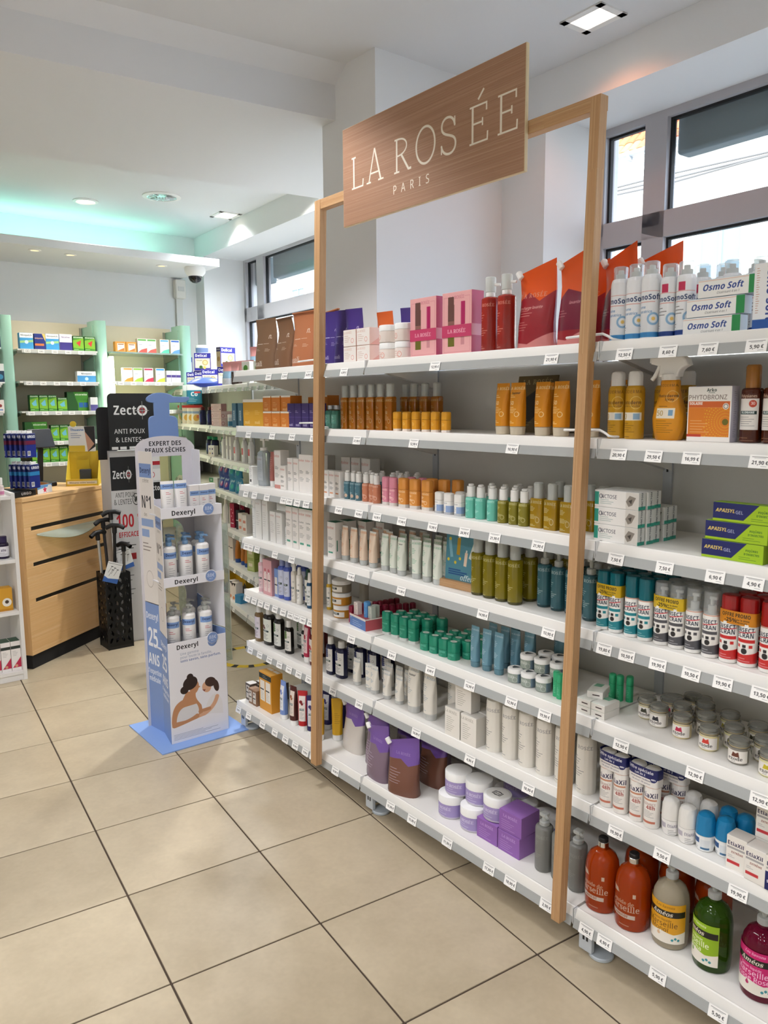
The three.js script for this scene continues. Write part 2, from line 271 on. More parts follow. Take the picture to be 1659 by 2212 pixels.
[[-0.75, 0.62, 1.8, 0.95, 0.2], [0.55, 0.9, 0.5, 0.95, 0.4], [-0.7, 1.7, 0.6, 1.15, 0.4], [0.75, 2.0, 0.8, 1.15, 0.4], [2.2, 1.3, 0.7, 1.15, 0.4], [-0.3, 3.3, 2.4, 1.22, 0.3], [1.3, 3.4, 2.4, 1.22, 0.3], [2.9, 2.7, 1.6, 1.2, 0.4], [-3.6, 1.7, 0.7, 1.1, 0.5], [2.3, -0.7, 1.2, 1.25, 0.3]].forEach(([x, z, k, an, pe], i) => rectLamp(x, z, 0.26, 0.26, `unseen square lamp added to the shop ceiling, ${ORD[i]} of those overhead`, 0, k, LAMP_COLOR, an, pe));  // out-of-view lamps, added to brighten the shelf fronts, counter and floor
for (const [x, z, r, lit, what] of [[-4.388, -0.332, 0.092, 1, 'small round lit downlight in the far ceiling'], [-3.92, -0.74, 0.14, 0, 'large round mirrored downlight in the far ceiling']]) {
  const t = thing('round_downlight', what, 'ceiling lamp', [x, 3.08, z]);
  mesh('trim_ring', lathe([[r * 0.72, -0.002], [r * 0.78, -0.012], [r, -0.006], [r, 0], [r * 0.7, 0]], 32), M.white, t);
  if (lit) { mesh('lamp_panel', lathe([[0, -0.004], [r * 0.74, -0.004], [r * 0.74, -0.001]], 28), lampGlow, t); spot(x, 3.07, z, LAMP * 0.6, LAMP_COLOR, 1.0); }
  else { const rf = mesh('reflector', lathe([[0.001, -0.0015], [r * 0.3, -0.002], [r * 0.74, -0.009], [r * 0.76, -0.0095]], 32), M.chrome, t); for (let k = 0; k < 12; k++) { const b = mesh('reflector_fin', bx(r * 0.3, r * 0.72, -0.011, -0.002, -0.002, 0.002), M.chrome, rf); b.rotation.y = k * PI / 6; } }
}
// dropped canopy over the counter with a cove light on top
struct('trim_1', rbx(-5.16, -4.36, 2.7, 2.762, -1.415, 4.4, 0.004), M.wall);
{
  const t = thing('cove_light', 'hidden greenish light strip on top of the canopy along the back wall', 'light strip', [-4.98, 2.762, 0.6]);
  mesh('tube', bx(-0.02, 0.02, 0, 0.02, -1.8, 1.8), glow(0xb9ffe8, 2.5), t); areaLight(-4.98, 2.787, 0.6, 0.05, 3.6, 14, 0xa6f7df, PI / 2);
}
[[-4.515, 0.024], [-4.543, -0.243], [-4.59, -0.998]].forEach(([x, z], i) => {
  const t = thing('canopy_spotlight', `small round spotlight under the canopy, ${ORD[2 - i]} from the domed camera`, 'ceiling lamp', [x, 2.7, z], 0, 'canopy spotlights');
  mesh('trim_ring', lathe([[0.028, -0.001], [0.03, -0.006], [0.045, -0.004], [0.045, 0], [0.03, 0]], 24), M.white, t); mesh('bulb', lathe([[0, -0.003], [0.029, -0.003], [0.029, -0.001]], 20), glow(0xffe9b0, 1.6), t);
  spot(x, 2.69, z, 2.6, 0xfff2dc, 1.15);
});
{
  const t = thing('security_camera', 'white dome security camera hanging under the canopy end', 'camera', [-4.51, 2.7, -1.26]);
  mesh('housing', lathe([[0, -0.075], [0.06, -0.075], [0.085, -0.045], [0.09, -0.02], [0.085, 0], [0, 0]], 28), M.white, t);
  mesh('dome', lathe([[0, -0.13], [0.025, -0.126], [0.045, -0.112], [0.056, -0.092], [0.058, -0.074], [0, -0.074]], 28), std(0x0c0c0e, 0.08), t);
  const p = thing('motion_sensor', 'beige motion sensor box high on the wall corner', 'sensor', [-5.11, 2.6, -1.38], PI / 2);
  mesh('housing', rb(0.1, 0.17, 0.07, 0.012, 2), std(0xdedbd2, 0.6), p); mesh('lens', rbx(-0.03, 0.03, -0.02, 0.02, 0.035, 0.04, 0.004), std(0xc9c8c2, 0.3), p); mesh('conduit', bx(-0.03, 0.03, -0.5, -0.08, -0.03, -0.012), std(0xdedcd6, 0.7), p);
}
// ---------- shelving ----------
const TIER = [1.6892, 1.4401, 1.1686, 0.9191, 0.6685, 0.4149], OFF = TIER.map((h) => 0.0175 * (h - 1)), BASE = 0.13;
const tagArt = (p) => art(52, 34, (c, w, h) => { bg(c, w, h, '#fbfaf6'); box(c, 6, 5, 40, 1.3, '#777'); box(c, 12, 8, 28, 1, '#aaa'); txt(c, p, 27, 20, 12, '#1a1a1a', { b: 1 }); box(c, 30, 28, 14, 1, '#aaa'); });
const PRICES = {}; const price = (p) => (PRICES[p] ||= uvr(new THREE.PlaneGeometry(0.047, 0.03), tagArt(p)));
const TAGS = [
  [[-1.08, '9,90 €'], [-0.95, '22,90 €'], [-0.77, '24,90 €'], [-0.53, '6,90 €'], [-0.03, '12,90 €'], [0.44, '21,90 €'], [0.67, '12,50 €'], [0.79, '8,60 €'], [0.89, '7,60 €'], [1.0, '5,90 €']],
  [[-1.28, '14,90 €'], [-1.07, '16,90 €'], [-0.91, '19,90 €'], [-0.75, '12,90 €'], [-0.46, '21,90 €'], [-0.14, '12,90 €'], [0.3, '16,90 €'], [0.66, '20,90 €'], [0.76, '29,50 €'], [0.86, '16,99 €'], [1.02, '21,90 €']],
  [[-1.33, '6,90 €'], [-1.25, '9,50 €'], [-1.14, '9,90 €'], [-1.0, '11,90 €'], [-0.95, '8,90 €'], [-0.89, '7,90 €'], [-0.82, '12,90 €'], [-0.59, '17,40 €'], [-0.46, '16,90 €'], [-0.35, '14,90 €'], [-0.21, '17,90 €'], [-0.05, '13,90 €'], [0.1, '24,90 €'], [0.23, '21,90 €'], [0.4, '21,90 €'], [0.66, '7,50 €'], [0.8, '7,50 €'], [0.93, '6,90 €'], [1.02, '4,90 €']],
  [[-1.35, '5,90 €'], [-1.31, '9,90 €'], [-1.25, '9,90 €'], [-1.09, '12,50 €'], [-0.95, '13,90 €'], [-0.52, '11,90 €'], [-0.22, '11,90 €'], [0.18, '14,90 €'], [0.44, '13,90 €'], [0.63, '19,80 €'], [0.7, '10,50 €'], [0.79, '19,90 €'], [0.88, '10,50 €'], [0.96, '19,90 €'], [1.05, '13,50 €']],
  [[-1.36, '9,90 €'], [-1.3, '8,90 €'], [-1.24, '9,50 €'], [-1.18, '7,90 €'], [-1.11, '9,90 €'], [-1.04, '9,90 €'], [-0.98, '6,90 €'], [-0.93, '12,50 €'], [-0.88, '9,90 €'], [-0.82, '8,90 €'], [-0.53, '5,90 €'], [-0.28, '8,90 €'], [-0.07, '8,90 €'], [0.12, '12,90 €'], [0.3, '12,90 €'], [0.43, '19,90 €'], [0.69, '12,90 €'], [0.9, '12,90 €'], [1.06, '12,90 €']],
  [[-1.36, '8,90 €'], [-1.27, '12,90 €'], [-1.18, '10,50 €'], [-1.09, '8,50 €'], [-1.01, '9,50 €'], [-0.93, '9,90 €'], [-0.85, '7,90 €'], [-0.67, '8,90 €'], [-0.49, '5,90 €'], [-0.15, '14,90 €'], [0.12, '4,90 €'], [0.37, '18,90 €'], [0.68, '19,90 €'], [0.82, '9,50 €'], [1.02, '19,90 €']],
  [[-1.38, '9,90 €'], [-1.28, '9,90 €'], [-1.15, '18,90 €'], [-1.04, '8,90 €'], [-0.95, '9,90 €'], [-0.87, '10,90 €'], [-0.79, '9,90 €'], [-0.73, '8,50 €'], [-0.57, '14,90 €'], [-0.22, '15,90 €'], [-0.1, '15,90 €'], [0.08, '11,90 €'], [0.27, '17,90 €'], [0.36, '18,90 €'], [0.5, '2,90 €'], [0.64, '4,90 €'], [0.7, '4,90 €'], [0.86, '5,90 €'], [1.02, '5,90 €']],
];
const railMat = std(0xc9ccca, 0.2, { transmission: 0.35, thickness: 0 }), panelMat = std(0xd9d8d3, 0.75), upMat = std(0xb7bcc2, 0.45, { metalness: 0.3 });
const tagMat = pm({ t: (sheets[0] || newSheet()).t }, 0.6);
function shelfUnit(parent, x0, x1, h, zf, depth, tags, thick = 0.028) {
  const L = x0 + 0.004, Rr = x1 - 0.004, top = h;
  const s = mesh('shelf', prism([[zf - depth, top - thick], [zf - depth, top], [zf - 0.004, top], [zf - 0.004, top - thick]], L, Rr), M.metal, parent);
  mesh('lip', crease(prism([[zf - 0.004, top], [zf, top + 0.001], [zf + 0.003, top - 0.001], [zf + 0.012, top - 0.026], [zf + 0.011, top - 0.045], [zf - 0.004, top - 0.045]], L, Rr), 0.5), M.metal, s);
  mesh('price_rail', prism([[zf + 0.0125, top - 0.0255], [zf + 0.0145, top - 0.025], [zf + 0.021, top - 0.05], [zf + 0.0195, top - 0.0505]], L, Rr), railMat, s);
  for (const [p, q] of [[L - 0.003, L], [Rr, Rr + 0.003]]) mesh('end_trim', bx(p, q, top - 0.046, top + 0.001, zf - 0.004, zf + 0.013), std(0xdadcdc, 0.4), s);
  for (const [u, p] of tags) if (u > x0 && u < x1) { const t = mesh('price_tag', price(p), tagMat, s); t.position.set(u, top - 0.036, zf + 0.0195); t.rotation.set(-0.26, 0, rr(-0.02, 0.02), 'YXZ'); }
  return s;
}
const BAYS = [[-1.407, -0.407, 'white metal shelving bay of hair care and cartons beyond the wooden frame'], [-0.407, 0.592, 'white metal shelving bay in the middle, carrying the wooden sign frame'], [0.592, 1.592, 'white metal shelving bay with insect sprays and soap bottles, nearest the viewer']];
BAYS.forEach(([x0, x1, label], b) => {
  const g = thing('shelving_bay', label, 'shelving', [0, 0, 0], 0, 'shelving bays along the windows');
  mesh('back_panel', bx(x0, x1, 0.02, TIER[0] - 0.03, -0.335, -0.318), panelMat, g);
  for (const x of b ? [x1] : [x0, x1]) { const u = mesh('upright', bx(x - 0.014, x + 0.014, 0, TIER[0] + 0.0, -0.345, -0.31), upMat, g); for (let k = 0; k < 12; k++) mesh('slot', bx(x - 0.003, x + 0.003, 0.3 + k * 0.115, 0.318 + k * 0.115, -0.3105, -0.3095), M.black, u); }
  TIER.forEach((h, i) => {
    const s = shelfUnit(g, x0, x1, h, OFF[i], 0.31 + OFF[i], TAGS[i]);
    for (const x of [x0 + 0.012, x1 - 0.012]) mesh('bracket', prism([[-0.31, h - 0.028], [-0.03, h - 0.028], [-0.03, h - 0.034], [-0.31, h - 0.1]], x - 0.0015, x + 0.0015), M.metal, s);
  });
  const s = shelfUnit(g, x0, x1, BASE, 0.052, 0.37, TAGS[6], 0.03);
  for (const x of [x0 + 0.03]) {
    const f = mesh('foot', merge([rbx(x - 0.022, x + 0.022, 0.012, BASE - 0.03, 0.035, 0.05, 0.003), bx(x - 0.02, x - 0.016, 0.012, BASE - 0.03, -0.25, 0.04)]), std(0xc5ccd2, 0.4), g);
    for (const q of [-0.008, 0.004]) mesh('slot', bx(x + q, x + q + 0.006, 0.045, 0.085, 0.0495, 0.0508), M.black, f);
    mesh('foot_pad', cyl(0.035, 0, 0.012, 0.003), std(0xb9c2c8, 0.35), f).position.set(x + 0.03, 0, 0.015);
  }
});
// small white wire dividers at the bay ends
for (const [x, y, z, l] of [[-0.79, TIER[0], 0, 'bent white wire divider under the purple pouches on top shelf'], [0.575, TIER[0], 0, 'bent white wire divider beside the orange refill pouches'], [-0.79, TIER[1], 0, 'bent white wire divider beside the green glass bottles'], [0.575, TIER[1], 0, 'bent white wire divider beside the yellow sun care tubes']]) {
  const t = thing('wire_divider', l, 'wire rail', [x, y, z], 0, 'wire dividers'); mesh('wire', rod([[-0.12, 0.02, -0.012], [0.0, 0.022, -0.012], [0.03, 0.006, -0.012], [0.034, 0.004, -0.06], [0.034, 0.004, -0.28]], 0.0035), M.white, t);
}
// ---------- wooden sign frame ----------
{
  const t = thing('sign_frame', 'beech wood frame in front of the shelves holding a white-lettered brand sign', 'sign frame', [0, 0, 0]);
  const W = 0.03, wood = (g, al) => uvm(g, 2.2, al, rnd(), rnd());
  mesh('post', wood(bar([-0.662, 0.1, 0.1], [-0.69, 2.29, 0.014], W + 0.008, W), 'y'), M.beech, t);
  mesh('post', wood(bar([0.567, 0.1, 0.1], [0.56, 2.29, 0.014], W, W), 'y'), M.beech, t);
  mesh('top_rail', wood(bar([-0.705, 2.273, 0.0125], [0.575, 2.273, 0.0125], 0.036, W), 'x'), M.beech, t);
  const cv = document.createElement('canvas'); cv.width = 1400; cv.height = 543; const c = cv.getContext('2d');
  c.drawImage(ply.image, 0, 0, 1024, 520, 0, 0, 1400, 543);
  c.strokeStyle = '#ece3d2'; c.lineWidth = 13; c.lineCap = 'butt'; c.lineJoin = 'miter';
  const seg = (...p) => { c.beginPath(); c.moveTo(p[0], p[1]); for (let i = 2; i < p.length; i += 2) c.lineTo(p[i], p[i + 1]); c.stroke(); };
  const y0 = 175, y1 = 350, sf = (x, y, w) => seg(x - w, y, x + w, y);
  const th = (w) => { c.lineWidth = w; };
  th(13); seg(105, y0, 105, y1); th(9); sf(105, y0 + 4, 20); seg(85, y1 - 4, 190, y1 - 4, 194, y1 - 42);                                   // L
  th(13); seg(300, y0 - 4, 356, y1); th(9); seg(300, y0 - 4, 246, y1); seg(265, 300, 340, 300); sf(246, y1 - 4, 20); sf(356, y1 - 4, 24);       // A
  th(13); seg(495, y0, 495, y1); th(9); sf(495, y0 + 4, 18); sf(495, y1 - 4, 22); c.beginPath(); c.moveTo(495, y0 + 5); c.bezierCurveTo(605, y0 - 2, 605, 268, 495, 264); c.stroke(); th(13); seg(535, 264, 592, y1 - 4, 615, y1 - 4);   // R
  th(12); c.beginPath(); c.ellipse(728, 262, 72, 90, 0, 0, 7); c.stroke();                                                                 // O
  c.beginPath(); c.moveTo(946, 222); c.bezierCurveTo(940, 160, 850, 160, 852, 215); c.bezierCurveTo(854, 270, 954, 250, 952, 308); c.bezierCurveTo(950, 366, 856, 362, 850, 300); c.stroke(); th(8); seg(946, 180, 946, 226); seg(850, 298, 850, 342); // S
  for (const [x, acc] of [[1070, 1], [1255, 0]]) { th(13); seg(x, y0, x, y1); th(9); seg(x - 20, y0 + 4, x + 92, y0 + 4, x + 92, y0 + 38); seg(x, 258, x + 66, 258); seg(x + 66, 240, x + 66, 276); seg(x - 20, y1 - 4, x + 98, y1 - 4, x + 100, y1 - 42); if (acc) { th(11); seg(x + 36, y0 - 22, x + 74, y0 - 62); } }
  txt(c, 'PARIS', 610, 432, 62, '#ece3d2', { sp: 38, sx: 0.95 });
  const tex = new THREE.CanvasTexture(cv); tex.colorSpace = THREE.SRGBColorSpace; tex.anisotropy = 8;
  const s = mesh('sign_panel', uvm(rbx(-0.506, 0.341, 2.158, 2.486, 0.0285, 0.0405, 0.0015), 2, 'x'), new THREE.MeshStandardMaterial({ map: woodTex('#d8c49c', '#a08a60'), roughness: 0.6 }), t);
  const fg = new THREE.PlaneGeometry(0.843, 0.325); fg.translate(-0.0825, 2.322, 0.0408); mesh('printed_face', fg, new THREE.MeshStandardMaterial({ map: tex, roughness: 0.62 }), s);
}
// ---------- product shapes ----------
function carton(kind, o) {
  const n = net(o), p = proto(kind); mesh('carton', cartonGeo(n), pm(n, o.rough || 0.5), p);
  mesh('top_flap', rbx(-o.w * 0.48, o.w * 0.48, o.h, o.h + 0.0007, -o.d * 0.1, o.d * 0.47, 0.0003), std(o.top || o.side || o.col || '#f4f2ee', 0.55), p); return p;
}
const wrap = (r, h, fn, k = 1000, asp = 1) => art(2 * PI * r * asp * k, h * k, fn);
function bottlePts(r, h, nr, sh, b = 0.004) {
  const p = [[0, 0], [r - b, 0], [r - b * 0.3, b * 0.3], [r, b]]; for (let i = 0; i <= 7; i++) { const a = i / 7 * PI / 2; p.push([nr + (r - nr) * Math.cos(a), h - sh + sh * Math.sin(a)]); } p.push([0, h]); return p;
}
function printed(name, geo, rect, rough, parent, o) { return mesh(name, uvr(geo, rect), pm(rect, rough, o), parent); }
function band(name, parent, r, y0, y1, arc, rect, rough = 0.5, sx = 1, sz = 1) { const g = new THREE.CylinderGeometry(r, r, y1 - y0, 18, 1, true, -arc / 2, arc); g.translate(0, (y0 + y1) / 2, 0); g.scale(sx, 1, sz); return printed(name, g, rect, rough, parent); }
function pumpHead(p, y, r, mat, dir = 0, tall = 0.03) {
  mesh('collar', cyl(r, y, y + 0.014, 0.0015, 18), mat, p);
  const g = merge([cyl(r * 0.34, y + 0.014, y + tall, 0.001, 12), rbx(-r * 0.75, r * 0.75, y + tall, y + tall + 0.01, -r * 0.75, r * 0.75, 0.003, 2), bar([0, y + tall + 0.005, 0], [0.034, y + tall + 0.003, 0], 0.008, 0.008)]); g.rotateY(dir);
  mesh('pump', g, mat, p);
}
function overcap(p, y, r, h, mat = M.clear) { mesh('nozzle', merge([cyl(r * 0.72, y, y + h * 0.4, 0.001, 16), cyl(r * 0.4, y + h * 0.4, y + h * 0.72, 0.001, 14)]), std(0xf2f1ee, 0.5), p); mesh('overcap', lathe([[r, y], [r, y + h * 0.92], [r - 0.003, y + h], [0, y + h], [0, y + h - 0.0012], [r - 0.0035, y + h - 0.0012], [r - 0.0012, y + h * 0.9], [r - 0.0012, y]], 20), mat, p); }
function tubeOf(kind, { w, h, cap = 0.022, capMat, fn, rough = 0.45, tw = 1.05, cr = 0.9, o }) {
  const p = proto(kind), r = art(w * tw * 1100, (h - cap) * 1100, fn), S = [];
  for (let i = 0; i <= 8; i++) { const t = i / 8, e = Math.max(0, Math.min(1, t / 0.93)); S.push({ y: cap + (h - cap) * t, x: w / 2 * (0.96 + (tw - 0.96) * e), z: Math.max(0.0011, w * 0.42 * Math.sqrt(Math.max(0, 1 - e ** 1.7))), p: 2 + e * 0.6 }); }
  printed('body', loft(S, 20), r, rough, p, o); mesh('cap', cyl(w / 2 * cr, 0, cap, 0.002, 20, w / 2 * 0.96).scale(1, 1, 0.86), capMat || M.white, p); return p;
}
function stickOf(kind, { w, d, h, split = 0.65, fn, foot, capMat, rough = 0.42 }) {
  const p = proto(kind), sp = h * split, f = h * 0.12;
  if (foot) mesh('foot', loft([{ y: 0, x: w / 2 * 0.97, z: d / 2 * 0.97, p: 2.3 }, { y: f, x: w / 2 * 0.97, z: d / 2 * 0.97, p: 2.3 }], 22), foot, p);
  const y0 = foot ? f : 0; printed('body', loft([{ y: y0, x: w / 2, z: d / 2, p: 2.3 }, { y: sp, x: w / 2, z: d / 2, p: 2.3 }], 22), art(w * 1200, (sp - y0) * 1200, fn), rough, p);
  mesh('cap', loft([{ y: sp + 0.0008, x: w / 2, z: d / 2, p: 2.3 }, { y: h - 0.004, x: w / 2, z: d / 2, p: 2.3 }, { y: h - 0.001, x: w / 2 - 0.002, z: d / 2 - 0.002, p: 2.3 }, { y: h, x: w / 2 - 0.004, z: d / 2 - 0.004, p: 2.3 }], 22), capMat, p); return p;
}
function dropper(kind, { r, hb, hc, fn, rough = 0.35, o, back }) { const p = proto(kind); printed('body', lathe(bottlePts(r, hb, r * 0.6, 0.006, 0.003)), wrap(r, hb, fn, 1100), rough, p, o); mesh('collar', cyl(r * 0.72, hb, hb + hc * 0.82, 0.001, 18), M.whiteM, p); mesh('button', cyl(r * 0.5, hb + hc * 0.82, hb + hc, 0.002, 16), M.white, p); return p; }
function jarOf(kind, { r, h, lid = 0.4, fn, rough = 0.4, lidMat, top, lr = 1 }) {
  const p = proto(kind), y = h * (1 - lid); printed('body', lathe([[0, 0], [r - 0.004, 0], [r - 0.001, 0.002], [r, 0.006], [r, y - 0.001], [r * 0.92, y], [0, y]], 30), wrap(r, y, fn, 900), rough, p);
  const l = mesh('lid', lathe([[0, y], [r * lr, y], [r * lr, h - 0.003], [r * lr - 0.001, h - 0.001], [r * lr - 0.003, h], [0, h]], 30), lidMat || M.whiteM, p);
  if (top) { const g = new THREE.CircleGeometry(r * 0.8, 24); g.rotateX(-PI / 2); g.translate(0, h + 0.0004, 0); printed('lid_sticker', g, art(r * 1600, r * 1600, top), 0.5, l); } return p;
}
function pouchOf(kind, { w, h, d = 0.05, fn, rough = 0.4, slant = 0, spout, fold, o, wob = 0.004 }) {
  const p = proto(kind), S = [], ts = [0, 0.03, 0.12, 0.3, 0.5, 0.7, 0.86, 0.93, 1];
  for (const t of ts) S.push({ y: h * t, x: w / 2 * (t < 0.03 ? 0.96 : 1 - 0.04 * Math.sin(t * PI)), z: Math.max(0.0012, d / 2 * (t < 0.1 ? 1 : (1 - ((t - 0.1) / 0.83) ** 1.5)) || 0.0012), p: t < 0.1 ? 2.6 : 2.2, cz: wob * Math.sin(t * 7), dy: slant && t > 0.6 ? ((k) => (u) => u * slant * k)((t - 0.6) / 0.4) : undefined });
  printed('pouch', loft(S, 22), art(w * 950, h * 950, fn), rough, p, o);
  if (fold) mesh('folded_top', rbx(-w / 2, w / 2, h * 0.97, h * 1.0, -0.004, 0.009, 0.003), fold, p);
  if (spout) { const g = cyl(0.0095, 0, 0.024, 0.002, 14); g.rotateZ(0.6); g.translate(-w / 2 + 0.008, h - Math.abs(slant) - 0.012, 0.004); mesh('spout_cap', g, M.white, p); } return p;
}
function aerosol(kind, { r, h, capH, capR, fn, capMat, clear, rough = 0.3, k = 1000 }) {
  const p = proto(kind), hb = h - capH; printed('body', lathe(bottlePts(r, hb, capR * 0.98, 0.02, 0.003)), wrap(r, hb, fn, k), rough, p);
  if (clear) { overcap(p, hb, capR, capH, M.clear); } else mesh('cap', lathe([[0, hb], [capR, hb], [capR, h - capR * 0.5], [capR * 0.86, h - capR * 0.15], [capR * 0.5, h], [0, h]], 20), capMat || M.white, p); return p;
}
// shared print styles
const rosee = (col, body, o = {}) => (c, W, H) => {
  bg(c, W, H, body); const cx = W / 2, w = o.w || W * 0.36; if (o.pre) o.pre(c, W, H);
  txt(c, 'LA ROSÉE', cx, H * (o.ly || 0.12), o.ls || w * 0.2, col, { f: 'serif', sp: w * 0.015 }); if (o.num) txt(c, o.num, cx - w * 0.18, H * (o.ny || 0.4), w * 0.34, col);
  lines(c, cx - w / 2, H * (o.ty || 0.28), w * 0.55, o.num ? 2 : 4, H * 0.045, col); lines(c, cx - w / 2, H * 0.56, w * 0.75, 4, H * 0.04, col); lines(c, cx - w / 2, H * 0.88, w * 0.6, 2, H * 0.035, col);
  if (o.circ) disc(c, cx + w * 0.22, H * 0.72, w * 0.16, col, 1.5); if (o.test) { txt(c, 'Testeur', cx, H * o.test, w * 0.2, '#111', { b: 1, it: 1, rot: -0.05 }); }
};
const klorane = (ink, label, o = {}) => (c, W, H) => { bg(c, W, H, label); box(c, W * 0.1, H * 0.5, W * 0.72, H * 0.075, '#15302c'); txt(c, 'KLORANE', W * 0.46, H * 0.54, H * 0.05, '#fff', { b: 1 }); if (o.fig) o.fig(c, W, H); disc(c, W * 0.76, H * 0.28, W * 0.08, '#666', 1); lines(c, W * 0.12, H * 0.64, W * 0.7, 6, H * 0.05, ink); };
const avene = (col, o = {}) => (c, W, H) => { bg(c, W, H, '#f3efea'); txt(c, 'Avène', W * 0.4, H * 0.15, W * 0.28, '#cf7f76', { f: 'serif' }); lines(c, W * 0.12, H * 0.42, W * 0.6, 3, H * 0.03, '#555'); lines(c, W * 0.12, H * 0.6, W * 0.7, 4, H * 0.03, '#888'); if (col) box(c, W * 0.12, H * 0.82, W * 0.55, H * 0.045, col); };
// ================= stock on the shelves =================
const [Y1, Y2, Y3, Y4, Y5, Y6] = TIER, Y7 = BASE;
// ---- top shelf ----
{
  const nuali = (col, ink = '#e9dfd2') => (c, W, H) => { bg(c, W, H, col); txt(c, 'n.', W * 0.76, H * 0.34, W * 0.2, ink, { it: 1 }); box(c, W * 0.16, H * 0.48, W * 0.3, 2, ink); box(c, W * 0.5, H * 0.48, W * 0.24, 1.2, ink); lines(c, W * 0.14, H * 0.58, W * 0.24, 2, 5, ink, 1); lines(c, W * 0.6, H * 0.58, W * 0.24, 3, 5, ink, 1); txt(c, 'nuali', W * 0.28, H * 0.86, W * 0.2, ink, { f: 'serif' }); };
  const b1 = pouchOf('kraft_pouch', { w: 0.15, h: 0.232, d: 0.062, fn: nuali('#7a5b41'), rough: 0.55 }), b2 = pouchOf('kraft_pouch', { w: 0.155, h: 0.222, d: 0.062, fn: nuali('#7d583c'), rough: 0.55, fold: std(0x6f4c34, 0.55), wob: 0.008 });
  put(b1, -1.315, Y1, -0.1, 0.12, 'brown kraft stand-up pouch at the far end of the top shelf', 'pouch', 'supplement pouches on the top shelf');
  put(b2, -1.145, Y1, -0.095, -0.1, 'brown kraft pouch with folded top beside the terracotta pouch', 'pouch', 'supplement pouches on the top shelf');
  put(b1, -1.09, Y1, -0.2, 0.3, 'brown kraft pouch standing behind the other two brown pouches', 'pouch', 'supplement pouches on the top shelf');
  const tr = pouchOf('terracotta_pouch', { w: 0.158, h: 0.232, d: 0.062, fn: nuali('#b5714a'), rough: 0.5, fold: std(0xa8663f, 0.5) });
  put(tr, -0.98, Y1, -0.09, 0.05, 'terracotta pouch with folded top beside the brown pouches', 'pouch', 'supplement pouches on the top shelf');
  put(tr, -0.875, Y1, -0.16, -0.25, 'terracotta pouch half hidden behind the far wooden post', 'pouch', 'supplement pouches on the top shelf');
  const pu = pouchOf('purple_pouch', { w: 0.085, h: 0.208, d: 0.05, fn: nuali('#43307c', '#d8d2ea'), rough: 0.35 });
  row(pu, Y1, [[-0.752, -0.075, 0.25], [-0.683, -0.08, 0.25], [-0.62, -0.085, 0.25]], 'dark purple sachet pouch on the top shelf', 'the far wooden post', 'pouch', 'purple pouches');
  put(pu, -0.47, Y1, -0.24, 0.4, 'dark purple pouch standing crumpled behind the white cartons', 'pouch', 'purple pouches');
  put(pouchOf('orange_pouch', { w: 0.09, h: 0.2, d: 0.05, fn: nuali('#d8662c') }), -0.575, Y1, -0.2, 0.1, 'orange pouch peeking out behind the white cartons', 'pouch');
  const wb = carton('cream_carton', { w: 0.08, h: 0.061, d: 0.078, col: '#efe9e2', side: '#efc9bc', f: (c, W, H) => { txt(c, 'LA ROSÉE', W * 0.35, H * 0.18, 11, '#d9b7a8', { f: 'serif' }); lines(c, 8, H * 0.36, W * 0.5, 4, 7, '#c9a79a'); disc(c, W * 0.72, H * 0.66, 8, '#d8796a', 1.5); }, s: (c, W, H) => poly(c, [[0, H], [W, H * 0.2], [W, H]], '#e8a898') });
  [[-0.585, 0, 'lower', 'purple'], [-0.5, 0, 'lower', 'white jar'], [-0.585, 0.0625, 'upper', 'purple'], [-0.5, 0.0625, 'upper', 'white jar']].forEach(([x, dy, a, b]) => put(wb, x, Y1 + dy, -0.075, 0, `${a} small cream carton of the stack, on its ${b} side`, 'carton', 'cream cartons on the top shelf'));
  const wj = jarOf('cream_jar', { r: 0.038, h: 0.062, lid: 0.34, fn: (c, W, H) => { bg(c, W, H, '#efe3da'); disc(c, W * 0.5, H * 0.55, 8, '#dd7e6c', 1.5); lines(c, W * 0.36, H * 0.3, 36, 3, 6, '#d9a494'); } });
  [[-0.385, 0, 'lower jar of the pale pink pair beside the cream cartons'], [-0.385, 0.063, 'upper jar of the pale pink pair beside the cream cartons'], [-0.296, 0, 'lower jar of the pale pink pair beside the gift boxes'], [-0.296, 0.063, 'upper jar of the pale pink pair beside the gift boxes']].forEach(([x, dy, l]) => put(wj, x, Y1 + dy, -0.07, rr(-0.4, 0.4), l, 'jar', 'pale jars on the top shelf'));
  const gn = net({ w: 0.132, h: 0.197, d: 0.055, col: '#e5a9a8', side: '#b73462', f: (c, W, H) => { c.strokeStyle = '#c9787e'; c.lineWidth = 1; c.strokeRect(8, 16, W - 16, H - 26); box(c, W * 0.24, 8, W * 0.52, 16, '#e5a9a8'); txt(c, 'LA ROSÉE', W / 2, 17, 14, '#b9636e', { f: 'serif' }); for (const [x, w, h0, h1, q] of [[0.2, 0.22, 0.2, 0.56, '#8a5b52'], [0.2, 0.22, 0.66, 0.86, '#7d7838'], [0.64, 0.12, 0.16, 0.52, '#b02a60'], [0.64, 0.12, 0.66, 0.84, '#c9898c']]) box(c, W * x, H * h0, W * w, H * (h1 - h0), q); }, s: (c, W, H) => box(c, 0, H * 0.52, W, H * 0.18, '#d58fa0') });
  const gb = proto('gift_box'); mesh('carton', cartonGeo(gn), pm(gn, 0.45), gb); for (const [x, y, w, h, q] of [[-0.026, 0.145, 0.026, 0.075, 0x6b4a44], [-0.026, 0.045, 0.026, 0.035, 0x6d6a2c], [0.03, 0.13, 0.014, 0.07, 0xb02a60]]) mesh('window', rbx(x - w / 2, x + w / 2, y - h / 2, y + h / 2, 0.0272, 0.0282, 0.0004), std(q, 0.15), gb);
